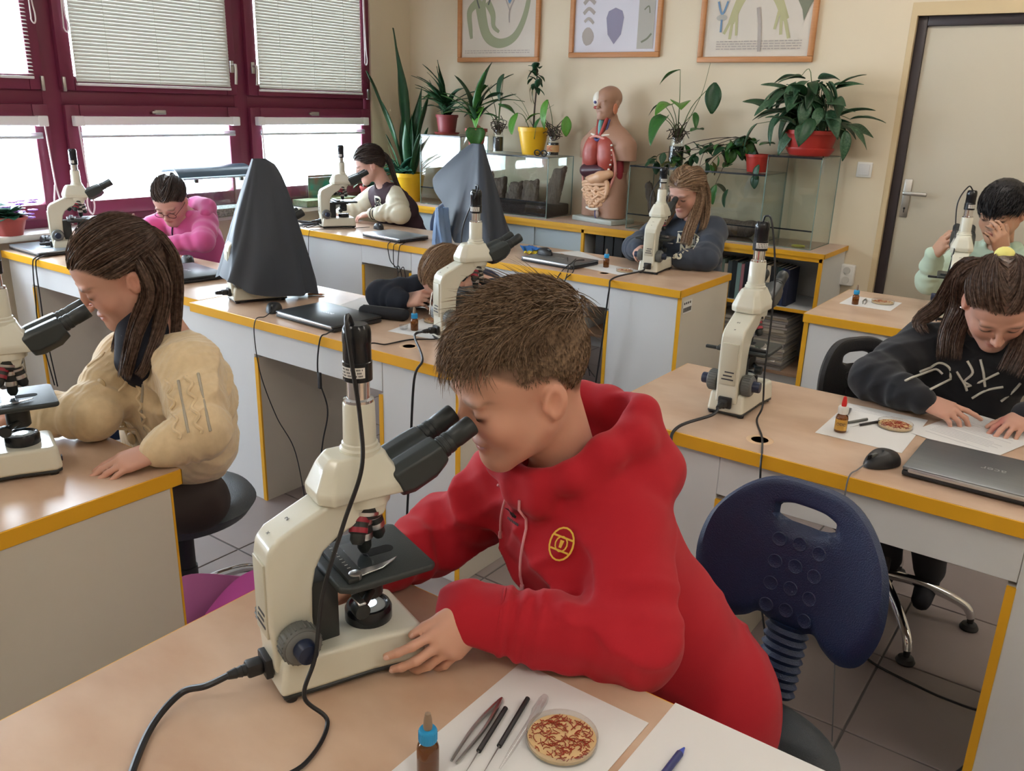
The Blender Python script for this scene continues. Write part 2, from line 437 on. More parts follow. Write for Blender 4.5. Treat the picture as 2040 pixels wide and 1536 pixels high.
# switch and sockets on the back wall
sw = thing('light_switch', 'white square light switch on the cream wall beside the door', 'switch', (-1.322, WALL_Y, 1.233))
MB().rbox((-.042, -.010, -.042), (.042, 0, .042), .006, 3).obj('plate', m_white, sw); MB().rbox((-.030, -.016, -.030), (.030, -.008, .030), .004, 3, ).obj('rocker', mat('switch_rocker', (.74, .74, .75), .35), sw)
so = thing('wall_socket', 'white double wall socket with surface cable channel beside the shelf end', 'socket', (-1.325, WALL_Y, .632))
MB().rbox((-.042, -.04, -.062), (.042, 0, .062), .009, 3).obj('housing', m_white, so)
for z in (-.028, .028):
    r = MB(); r.lathe([(.021, 0), (.021, -.002), (.019, -.001), (.0185, .006), (0, .006)], 20, T(0, -.0405, z) @ RX(PI/2)); r.obj('outlet', mat('socket_recess', (.62, .61, .58), .5), so)
    r = MB(); [r.cyl((q, -.034, z), (q, -.0405, z), .0028, n=8) for q in (-.009, .009)]; r.cyl((0, -.030, z+.008), (0, -.044, z+.008), .0025, n=8); r.obj('contacts', m_black, so)
# ceiling lamps of the room (above and behind the camera)
m_tube = emitmat('fluorescent_tube', (1.0, .93, .84), LAMP_STRENGTH)
for k, (x, y) in enumerate([(-.9, -1.2), (-.6, 3.6), (1.5, .2), (1.5, 2.6), (-3.2, -.6)]):
    lp = thing('ceiling_lamp', 'long white twin-tube fluorescent ceiling lamp', 'lamp', (x, y, CEIL), group='fluorescent ceiling lamps')
    MB().rbox((-.75, -.11, -.05), (.75, .11, 0), .01).obj('housing', m_white, lp)
    for s in (-.055, .055): MB().cyl((-.70, s, -.075), (.70, s, -.075), .02, n=12).obj('tube', m_tube, lp)
# ------------------------------------------------------------ desks
m_top = mat('desk_laminate', (.62, .45, .33), .30, noise=(5.5, .9, (.50, .325, .22), 10, (1, 1.8, 1)), coat=.0)
m_panel = mat('desk_white_panel', (.72, .73, .74), .45, noise=(5, .3, (.68, .69, .70)))
m_panel_in = mat('desk_grey_panel', (.42, .41, .42), .5)
m_panel_beige = mat('desk_side_panel', (.66, .61, .53), .5)
DZT = .756
def desk(label, x0, x1, y0, y1, knee, group='white school desks with yellow edges', leftside=None):
    """knee = (xa, xb) opening; kids sit on the +y side, the closed skirt faces -y"""
    cx, cy = (x0+x1)/2, (y0+y1)/2
    d = thing('desk', label, 'desk', (cx, cy, 0), 0, group)
    X = lambda v: v-cx
    Yy = lambda v: v-cy
    MB().box((X(x0)+.003, Yy(y0)+.003, DZT-.034), (X(x1)-.003, Yy(y1)-.003, DZT)).obj('desk_top', m_top, d)
    e = MB(); z0, z1 = DZT-.036, DZT-.0006
    e.rbox((X(x0), Yy(y0), z0), (X(x1), Yy(y0)+.0035, z1), .001, 1); e.rbox((X(x0), Yy(y1)-.0035, z0), (X(x1), Yy(y1), z1), .001, 1)
    e.rbox((X(x0), Yy(y0), z0), (X(x0)+.0035, Yy(y1), z1), .001, 1); e.rbox((X(x1)-.0035, Yy(y0), z0), (X(x1), Yy(y1), z1), .001, 1)
    e.obj('edge_band', m_yel, d)
    ya, yb = y0+.022, y1-.03
    xa, xb = knee
    for (p, q) in ((x0+.022, xa), (xb, x1-.022)):
        if q-p < .06: continue
        p_ = MB().rbox((X(p), Yy(ya), .0), (X(q), Yy(yb), DZT-.036), .0015, 1).obj('pedestal', [m_panel], d)
        bd = MB()
        for xx in (p, q): bd.box((X(xx)-(.0012 if xx == p else .017), Yy(ya)-.0012, .0), (X(xx)+(.017 if xx == p else .0012), Yy(ya)+.0008, DZT-.036))
        # coloured front edges of the side panels show only beside the opening and at the ends
        k = MB(); xx = q if q == xa else p
        if (q == xa) or (p == xb):
            k.box((X(xx)-.001, Yy(ya)-.0015, 0), (X(xx)+.0175 if q == xa else X(xx)+.001, Yy(ya)+.006, DZT-.16)) if q == xa else k.box((X(xx)-.0175, Yy(ya)-.0015, 0), (X(xx)+.001, Yy(ya)+.006, DZT-.16))
            k.obj('edge_strip', m_yel, p_)
            ip = MB()
            ip.box((X(xx)+.0002 if q == xa else X(xx)-.017, Yy(ya)+.006, 0), (X(xx)+.017 if q == xa else X(xx)-.0002, Yy(yb), DZT-.16)); ip.obj('side_panel', m_panel_beige, p_)
    sk = MB().rbox((X(xa)+.001, Yy(ya)-.001, DZT-.146), (X(xb)-.001, Yy(ya)+.016, DZT-.037), .001, 1).obj('skirt', m_panel, d)
    return d
def endpanel(d, x, y0, y1, right=True, band_front=True):
    """end panel with its yellow front edge"""
    cx, cy = d.location.x, d.location.y
    s = 1 if right else -1
    a, b = (x-.020, x-.002) if right else (x+.002, x+.020)
    MB().rbox((a-cx, y0+.022-cy, 0), (b-cx, y1-.03-cy, DZT-.036), .0015, 1).obj('end_panel', m_panel_beige, d)
    MB().box((a-cx-.0005, y0+.0195-cy, 0), (b-cx+.0005, y0+.022-cy, DZT-.036)).obj('edge_strip', m_yel, d)
    k = MB(); k.box((a-cx-.0005, y1-.031-cy, .30), (b-cx+.0005, y1-.026-cy, DZT-.036)); k.box((a-cx-.0005, y1-.031-cy, 0), (b-cx+.0005, y1-.026-cy, .297)); k.obj('edge_strip', m_yel, d)
dA = desk('school desk with the large microscope in use by the person in a red hoodie', -1.065, .55, .25, .935, (-.68, .1))
endpanel(dA, -1.065, .25, .935, False)
dB = desk('school desk where the person in a cream cardigan sits', -3.1, -1.583, .25, .965, (-2.7, -1.97))
endpanel(dB, -1.583, .25, .965, True)
dC = desk('school desk with the red-capped bottle, closed laptop and mouse', -1.085, .42, 1.885, 2.475, (-.725, -.05))
endpanel(dC, -1.085, 1.885, 2.475, False)
dD = desk('school desk with a grey-covered microscope and a black pencil case', -2.96, -1.585, 1.91, 2.47, (-2.60, -1.925))
endpanel(dD, -1.585, 1.91, 2.47, True)
dE = desk('school desk by the window where the person in a pink hoodie sits', -4.64, -2.962, 1.955, 2.50, (-4.40, -3.35))
dF = desk('school desk with a sticker on its end panel and snack wrappers', -3.02, -1.60, 3.50, 4.085, (-2.66, -1.978))
endpanel(dF, -1.60, 3.50, 4.085, True)
dG = desk('school desk near the corner plants where the person in a varsity jacket sits', -4.45, -3.022, 3.54, 4.09, (-3.70, -3.30))
dH = desk('school desk by the door where the person in a light green top sits', -1.03, .50, 3.45, 4.10, (-.55, .1))
endpanel(dH, -1.03, 3.45, 4.10, False)
# asset sticker on the end panel
st = MB().box((-1.6-dF.location.x, 3.535-dF.location.y, .64), (-1.5985-dF.location.x, 3.63-dF.location.y, .70)).obj('sticker', mat('sticker_paper', (.80, .80, .78), .5), dF)
k = MB()
for j in range(9): k.box((-1.5985-dF.location.x, 3.54+j*.0095-dF.location.y, .648), (-1.5978-dF.location.x, 3.546+j*.0095-dF.location.y, .668))
for j in range(4): k.lathe([(.006, 0), (.006, .0006)], 8, T(-1.5985-dF.location.x, 3.55+j*.02-dF.location.y, .688) @ RY(PI/2))
k.obj('sticker_print', m_black, st)
# cable grommets
m_grom = mat('grommet_wood_tone', (.66, .45, .28), .4); m_hole = mat('grommet_hole', (.22, .09, .05), .8)
for (x, y, d) in ((-.653, 1.973, dC), (-1.885, 2.02, dD), (-2.07, 3.62, dF)):
    g = MB(); g.lathe([(.034, 0), (.033, .0006), (.022, .0006), (.021, .0003)], 28, T(x-d.location.x, y-d.location.y, DZT), cap=False); g.obj('grommet', m_grom, d)
    MB().lathe([(.0, .0004), (.0215, .0004)], 28, T(x-d.location.x, y-d.location.y, DZT)).obj('grommet_hole', m_hole, d)

# ------------------------------------------------------------ low shelf along the back wall
m_shtop = mat('shelf_laminate', (.52, .37, .29), .4, noise=(5, .5, (.60, .44, .35), 9, (1, 4, 4)))
m_shblue = mat('shelf_sliding_door', (.52, .60, .64), .3)
SX0, SX1, SY0, SY1, SZ = -4.80, -1.345, 4.75, 5.198, .80
sh = thing('low_shelf', 'long low white shelf unit with yellow edges along the back wall', 'shelf', ((SX0+SX1)/2, SY0, 0))
ox, oy = (SX0+SX1)/2, SY0
B = lambda lo, hi: MB().rbox((lo[0]-ox, lo[1]-oy, lo[2]), (hi[0]-ox, hi[1]-oy, hi[2]), .001, 1)
B((SX0, SY0+.002, SZ-.026), (SX1-.002, SY1, SZ)).obj('shelf_top', m_shtop, sh)
k = MB(); k.box((SX0-ox, 0, SZ-.027), (SX1-ox, .0025, SZ-.0005)); k.box((SX1-.0025-ox, 0, SZ-.027), (SX1-ox, SY1-oy, SZ-.0005)); k.obj('edge_band', m_yel, sh)
B((SX1-.030, SY0+.025, 0), (SX1-.012, SY1, SZ-.027)).obj('end_panel', m_panel, sh)
for x in (SX1-.021, -2.90, -3.87, -4.70):
    B((x-.010, SY0+.006, .02), (x+.010, SY0+.0255, SZ-.027)).obj('upright_edge', m_yel, sh)
    if x < SX1-.1: B((x-.009, SY0+.026, .02), (x+.009, SY1-.01, SZ-.027)).obj('upright', m_panel, sh)
B((SX0, SY0+.006, SZ-.05), (SX1-.012, SY0+.0255, SZ-.027)).obj('rail_edge', m_yel, sh)
for (xa, xb) in ((-2.89, SX1-.03), (-3.86, -2.91), (-4.69, -3.88)):
    for z in ((.47,) if xb > -2 else (.40,)):
        B((xa, SY0+.027, z-.018), (xb, SY1-.01, z)).obj('shelf_board', m_panel, sh)
        B((xa, SY0+.020, z-.019), (xb, SY0+.027, z+.0005)).obj('board_edge', m_yel, sh)
    B((xa, SY0+.03, .07), (xb, SY1-.01, .088)).obj('bottom_board', mat('shelf_bottom_board', (.42, .27, .18), .5), sh)
B((SX0, SY1-.010, .05), (SX1-.03, SY1-.002, SZ-.03)).obj('back_panel', mat('shelf_back', (.50, .50, .50), .6), sh)
B((SX0, SY0+.05, .0), (SX1-.03, SY0+.065, .072)).obj('plinth', m_panel, sh)
for j, (xa, xb) in enumerate(((-3.85, -3.30), (-3.34, -2.92), (-4.68, -4.22), (-4.26, -3.89))):
    B((xa, SY0+.034+(j % 2)*.008, .10), (xb, SY0+.038+(j % 2)*.008, SZ-.052)).obj('sliding_door', m_shblue, sh)
# ------------------------------------------------------------ microscopes
m_cream = mat('microscope_enamel', (.70, .69, .59), .28, coat=.3)
m_cream2 = mat('microscope_enamel_dark', (.55, .53, .43), .35)
m_satin = mat('microscope_black', (.022, .026, .027), .42)
m_eye = mat('eyepiece_housing', (.03, .037, .038), .38)
m_grey = mat('knob_grey', (.11, .115, .11), .5)
m_navy = mat('knob_navy', (.012, .02, .05), .35)
m_stage = mat('stage_black', (.030, .036, .036), .45, bump=('noise', 500, .1))
m_lens = emitmat('lit_illuminator', (.72, .88, 1.0), 4.0)
m_lensoff = mat('dim_illuminator', (.45, .50, .52), .12)
m_slide = glassmat('slide_glass', (.93, .95, .97), .2)
m_label = mat('label_paper', (.82, .81, .78), .5)
m_print = mat('label_print', (.05, .05, .06), .6)
m_cable = mat('cable_black', (.012, .012, .015), .4)
m_red = mat('objective_ring_red', (.30, .02, .04), .35)
m_silverp = mat('clip_steel', (.62, .62, .62), .28, 1.0)
K9 = .9
def sc(p): return tuple(K9*v for v in p)
def arc(cx, cy, r, a0, a1, n=8): return [(cx+r*math.cos(rad(a0+(a1-a0)*i/n)), cy+r*math.sin(rad(a0+(a1-a0)*i/n))) for i in range(n+1)]
SIDE = Matrix(((0, 0, 1, 0), (1, 0, 0, 0), (0, 1, 0, 0), (0, 0, 0, 1)))   # polygon (y,z) extruded along x
KS = Matrix.Scale(K9, 4)
def make_scope(label, loc, rz, detail=1, lit=False, group='cream laboratory microscopes'):
    s = thing('microscope', label, 'microscope', loc, rz, group)
    # base: plan outline, waisted, with rounded top edge
    out = [(-.055, -.168), (.055, -.168), (.060, -.10), (.064, -.02), (.072, .03), (.076, .056), (.066, .072), (-.066, .072), (-.076, .056), (-.072, .03), (-.064, -.02), (-.060, -.10)]
    b = MB(); b.prism(out, .012, .070, .010, 4, M=KS, taper=.93); wnorm(b.obj('base', m_cream, s))
    b2 = MB(); b2.prism([(x*.97, y*.97) for x, y in out], .006, .014, .002, 1, M=KS); b2.obj('base_plate', m_satin, s)
    for x, y in ((-.045, -.15), (.045, -.15), (-.058, .052), (.058, .052)):
        MB().lathe([(.009, 0), (.010, .003), (.010, .009)], 12, KS @ T(x, y, 0)).obj('foot', m_black, s)
    # arm: C-shaped side profile
    prof = [(-.166, .040), (-.171, .12), (-.170, .225), (-.166, .248), (-.152, .264), (-.115, .282), (-.075, .300), (-.03, .303), (.022, .303), (.026, .286), (.018, .262)]
    prof += [(-.005, .259), (-.035, .254), (-.060, .243), (-.082, .226), (-.096, .200), (-.102, .170), (-.104, .12), (-.102, .085), (-.092, .050), (-.088, .040)]
    a = MB(); a.prism(prof, -.033, .033, .010, 4, M=KS @ SIDE); wnorm(a.obj('arm', m_cream, s))
    MB().rbox(sc((-.024, -.1735, .10)), sc((.024, -.168, .225)), .0015, 2).obj('back_plate', m_cream2, s)
    p = MB(); [p.box(sc((-.018+.004*(j % 3), -.1742, .115+j*.011)), sc((.018-.005*(j % 2), -.1733, .119+j*.011))) for j in range(3)]; p.obj('back_print', m_print, s)
    # limb disc and head
    if detail == 1:
        for ch, q, sz in (('2', -.125, .014), ('x', -.155, .012)):
            text('arm_marking', ch, sz*K9, m_print, s, KS @ T(0, q, .2790 if ch == '2' else .2642) @ RX(rad(25)) @ RZ(rad(90)), .0002)
    h = MB(); h.lathe([(.030, .282), (.043, .284), (.044, .300), (.042, .302)], 32, KS @ T(0, -.005, 0)); h.obj('head_mount', m_cream, s)
    hp = [(-.046, -.070), (-.026, -.088), (.026, -.088), (.046, -.070), (.048, .052), (.030, .062), (-.030, .062), (-.048, .052)]
    def head():
        bm = bmesh.new(); lv = []
        for z, k, sh in ((.299, .97, 0), (.316, 1.0, 0), (.352, .72, -.006), (.366, .60, -.004)):
            lv.append([bm.verts.new((x*k, (y+.010)*(k if y < 0 else k*.93)-.010+sh, z)) for x, y in hp])
        n = len(hp)
        bm.faces.new(lv[0][::-1]); bm.faces.new(lv[-1])
        for i in range(3):
            for j in range(n): bm.faces.new((lv[i][j], lv[i][(j+1) % n], lv[i+1][(j+1) % n], lv[i+1][j]))
        bmesh.ops.recalc_face_normals(bm, faces=bm.faces); bmesh.ops.transform(bm, matrix=KS, verts=bm.verts); return bm
    hm = MB(); hm.bev(head(), .0038, 3, ang=.2)
    hd = wnorm(hm.obj('head', m_cream, s))
    # trinocular tube
    MB().lathe([(.031, .362), (.031, .370), (.0275, .373), (.0275, .378), (.0252, .380), (.0240, .440), (.0225, .443), (.017, .443)], 28, KS @ T(0, -.006, 0)).obj('phototube', m_cream, s)
    MB().lathe([(.0225, .443), (.0225, .447), (.0172, .449), (.0172, .478)], 28, KS @ T(0, -.006, 0)).obj('adapter', m_chrome, s)
    cm = MB().lathe([(.0200, .476), (.0218, .477), (.0218, .505), (.0208, .506), (.0208, .533), (.0213, .534), (.0213, .548), (.0198, .556), (.016, .561), (0, .561)], 32, KS @ T(0, -.006, 0)).obj('camera', m_blackgloss, s)
    if detail:
        lb = MB()
        n = 10
        for i in range(n):
            a0, a1 = rad(-105+i*11), rad(-105+(i+1)*11); R = .0221
            q = [(R*math.cos(t)*K9, (R*math.sin(t)-.006)*K9, z*K9) for t, z in ((a0, .484), (a1, .484), (a1, .500), (a0, .500))]
            lb.add(q, [(0, 1, 2, 3)], 0, True)
        lbo = lb.obj('camera_label', m_label, cm)
        pr = MB()
        for row, z in enumerate((.4965, .4918, .4872)):
            for i in range(22):
                if (i*7+row*3) % 5 == 0: continue
                a0 = rad(-100+i*4.4); a1 = a0+rad(3); R = .0223
                pr.add([(R*math.cos(t)*K9, (R*math.sin(t)-.006)*K9, zz*K9) for t, zz in ((a0, z-.0012), (a1, z-.0012), (a1, z+.0014), (a0, z+.0014))], [(0, 1, 2, 3)])
        pr.obj('label_print', m_print, lbo)
    # binocular part, leaning to the user
    el = rad(27); ax = Vector((0, math.cos(el), math.sin(el))); up = Vector((0, -math.sin(el), math.cos(el)))
    O = Vector((0, .036, .314))
    E_ = Matrix(((1, 0, 0, 0), (0, up.y, ax.y, 0), (0, up.z, ax.z, 0), (0, 0, 0, 1))); E_ = KS @ T(*O) @ E_   # local: x lateral, y up, z along the tube
    hs = MB()
    def housing():
        bm = bmesh.new()
        rows = [(.0, .050, -.026, .024), (.02, .051, -.034, .025), (.062, .052, -.036, .021), (.088, .050, -.028, .018)]
        lv = []
        for z, w, lo, hi in rows:
            pts = [(-w*.55, lo-.008), (w*.55, lo-.008), (w, lo+.012), (w*.98, hi-.008), (w*.70, hi), (w*.30, hi), (w*.12, hi-.007), (-w*.12, hi-.007), (-w*.30, hi), (-w*.70, hi), (-w*.98, hi-.008), (-w, lo+.012)]
            lv.append([bm.verts.new((x, y, z)) for x, y in pts])
        n = 12; bm.faces.new(lv[0][::-1]); bm.faces.new(lv[-1])
        for i in range(3):
            for j in range(n): bm.faces.new((lv[i][j], lv[i][(j+1) % n], lv[i+1][(j+1) % n], lv[i+1][j]))
        bmesh.ops.recalc_face_normals(bm, faces=bm.faces); bmesh.ops.transform(bm, matrix=E_, verts=bm.verts); return bm
    hs.bev(housing(), .0035, 3, ang=.35); hso = wnorm(hs.obj('eyepiece_housing', m_eye, s))
    for sx in (-1, 1):
        e = MB(); e.lathe([(.0165, .080), (.0172, .090), (.0185, .0905), (.0185, .096), (.0170, .0965), (.0170, .100), (.0178, .1005), (.0178, .108), (.0165, .109), (.0165, .118), (.0172, .119), (.0172, .150), (.0160, .153), (.0120, .153), (.0110, .149), (0, .149)], 28, E_ @ T(sx*.030, -.003, 0)); e.obj('eyepiece', m_satin, s)
    # revolving nosepiece with objectives
    NP = KS @ T(0, -.010, .268) @ RX(rad(-12))
    MB().lathe([(.020, .020), (.034, .014), (.036, .004), (.035, -.006), (.022, -.012), (0, -.012)], 28, NP).obj('nosepiece', m_satin, s)
    MB().lathe([(.0368, .006), (.0372, .003), (.0368, 0)], 28, NP, cap=False).obj('nosepiece_ring', m_silverp, s)
    for j, (az, ln) in enumerate(((200, .062), (270, .055), (340, .045), (90, .052))):
        a = rad(az); tilt = rad(26)
        OM = NP @ RZ(a) @ T(.021, 0, -.004) @ RY(PI-tilt) if j else KS @ T(0, -.004, .252) @ RX(PI)
        o = MB(); o.lathe([(.0150, 0), (.0150, .012), (.0142, .012), (.0142, ln*.6), (.0115, ln*.66), (.0115, ln*.86), (.007, ln)], 18, OM); oo = o.obj('objective', m_satin, s)
        r = MB(); r.lathe([(.0152, .002), (.0155, .004), (.0155, .009), (.0152, .011)], 18, OM, cap=False); r.lathe([(.0143, ln*.42), (.0145, ln*.46), (.0145, ln*.56), (.0143, ln*.6)], 18, OM, cap=False); r.obj('objective_ring', m_silverp if j != 2 else m_red, oo)
    # stage with slide holder
    st = MB(); st.prism([(-.075, -.078), (.070, -.078), (.083, -.060), (.083, .074), (.076, .082), (-.070, .082), (-.078, .074), (-.078, -.070)], .172, .184, .004, 3, M=KS); sto = st.obj('stage', m_stage, s)
    slot = MB(); slot.prism(arc(.0, .034, .011, 0, 180)+arc(0, .004, .011, 180, 360), .1842, .1847, 0, M=KS); slot.obj('stage_slot', mat('slot_black', (.002, .002, .002), .9), sto)
    if detail:
        g = MB(); g.rbox(sc((-.045, -.030, .1852)), sc((.040, -.002, .1868)), .0004, 1); g.obj('glass_slide', m_slide, sto)
        c = MB(); c.prism([(.055, -.045), (.064, -.040), (.058, .0), (.045, .026), (.038, .034), (.043, .018), (.046, -.004), (.046, -.03)], .1870, .1890, .0004, 1, M=KS); c.lathe([(.010, .185), (.010, .194), (.008, .195), (0, .195)], 18, KS @ T(.060, -.046, 0)); c.obj('slide_clip', m_silverp, sto)
        c = MB(); c.rbox(sc((-.066, -.062, .184)), sc((.072, -.044, .193)), .0015, 2); c.obj('slide_carrier', m_satin, sto)
        c = MB(); [c.box(sc((-.06+.01*j, -.0505, .1931)), sc((-.0592+.01*j, -.0455, .1934))) for j in range(12)]; c.obj('scale_marks', m_label, sto)
        MB().rbox(sc((.068, -.058, .160)), sc((.098, -.046, .164)), .001, 1).obj('clip_lever', m_silverp, s); MB().rbox(sc((-.115, -.064, .170)), sc((-.070, -.054, .180)), .002, 1).obj('stage_lever', m_satin, s)
    c = MB(); c.rbox(sc((-.026, -.104, .060)), sc((.026, -.060, .175)), .003, 2); c.rbox(sc((-.03, -.07, .160)), sc((.03, .03, .173)), .003, 2); c.obj('stage_bracket', m_satin, s)
    c = MB(); c.lathe([(.022, .112), (.026, .116), (.026, .150), (.02, .164)], 24, KS @ T(0, -.002, 0)); c.cyl(sc((.02, -.002, .130)), sc((.045, -.030, .122)), .006, n=10); c.lathe([(.012, -.010), (.013, -.008), (.013, .008), (.012, .010)], 16, KS @ T(.048, -.034, .120) @ RY(PI/2)); c.obj('condenser', m_satin, s)
    # illuminator
    MB().lathe([(.035, .064), (.038, .068), (.038, .088), (.035, .094), (.031, .095), (.028, .092), (.027, .090), (0, .090)], 32, KS @ T(0, 0, 0)).obj('illuminator', m_blackgloss, s)
    MB().lathe([(.0275, .0905), (.021, .093), (.011, .0948), (0, .0952)], 28, KS).obj('illuminator_lens', m_lensoff, s)
    if lit: MB().lathe([(.0135, .0946), (.007, .0960), (0, .0963)], 20, KS).obj('lamp_spot', m_lens, s)
    # focus knobs on both sides
    for sx in (-1, 1):
        KM = KS @ T(sx*.033, -.134, .098) @ RY(sx*PI/2)
        k = MB(); k.lathe([(.018, 0), (.018, .004), (.0295, .005), (.0305, .008), (.0305, .030), (.028, .033)], 32, KM); 
        for j in range(24):
            a = 2*PI*j/24; k.cyl((KM @ Vector((.0303*math.cos(a), .0303*math.sin(a), .008)))[:], (KM @ Vector((.0303*math.cos(a), .0303*math.sin(a), .029)))[:], .0017, n=5)
        ko = k.obj('coarse_knob', m_grey, s)
        MB().lathe([(.027, .033), (.027, .0335), (.0255, .0345), (.0165, .0345)], 32, KM).obj('knob_dial', mat('knob_dial', (.16, .165, .165), .5), ko)
        MB().lathe([(.0165, .033), (.0165, .052), (.015, .055), (0, .056)], 24, KM).obj('fine_knob', m_navy, s)
    # power inlet and plug at the rear
    pl = MB(); pl.rbox(sc((-.020, -.178, .028)), sc((.020, -.166, .062)), .0025, 2); pl.obj('power_inlet', m_black, s)
    pl = MB(); pl.rbox(sc((-.012, -.203, .034)), sc((.012, -.177, .056)), .004, 2); pl.lathe([(.0095, 0), (.0085, .006), (.0095, .007), (.0075, .014), (.0085, .015), (.006, .028)], 12, KS @ T(0, -.202, .045) @ RX(PI/2)); pl.obj('power_plug', m_black, s)
    MB().box(sc((.035, .0715, .025)), sc((.048, .0735, .037))).obj('switch', m_navy, s)
    return s
def cable(name, label, pts, r, group=None, m=None, spline=10):
    o = MB().tube(pts, r, 7, spline=spline).obj(name, m or m_cable)
    bb = Vector(pts[0]); o.data.transform(Matrix.Translation(-bb)); o.location = bb
    return tag(o, label, 'cable', group)
def swl(x, y, rz, p):
    """microscope-local (old units) to world"""
    q = RZ(rz) @ Vector(sc(p)); return Vector((x, y, DZT))+q
SCOPES = {}
def scope_at(key, label, x, y, deg, lit=False):
    SCOPES[key] = (x, y, rad(deg))
    return make_scope(label, (x, y, DZT), rad(deg), 1, lit)
scope_at('boy', 'cream microscope with lit base lamp held by the person in a red hoodie', -.792, .756, -20, True)
scope_at('right', 'cream microscope standing unused between the grommet and the red-capped bottle', -.800, 2.225, 3)
scope_at('card', 'cream microscope used by the person in a cream cardigan', -1.832, .755, -20, True)
scope_at('mid', 'cream microscope beside the blue-capped bottle on the desk with the pencil case', -1.800, 2.27, -22)
scope_at('ranger', 'cream microscope used by the person in the lettered grey sweatshirt', -1.93, 3.90, 10)
scope_at('vars', 'cream microscope used by the person in a varsity jacket', -4.10, 3.80, -28)
scope_at('pink', 'cream microscope by the window behind the cardigan wearer\'s head', -4.36, 2.25, -25)
scope_at('green', 'cream microscope used by the person in a light green top', -.56, 3.86, 10)
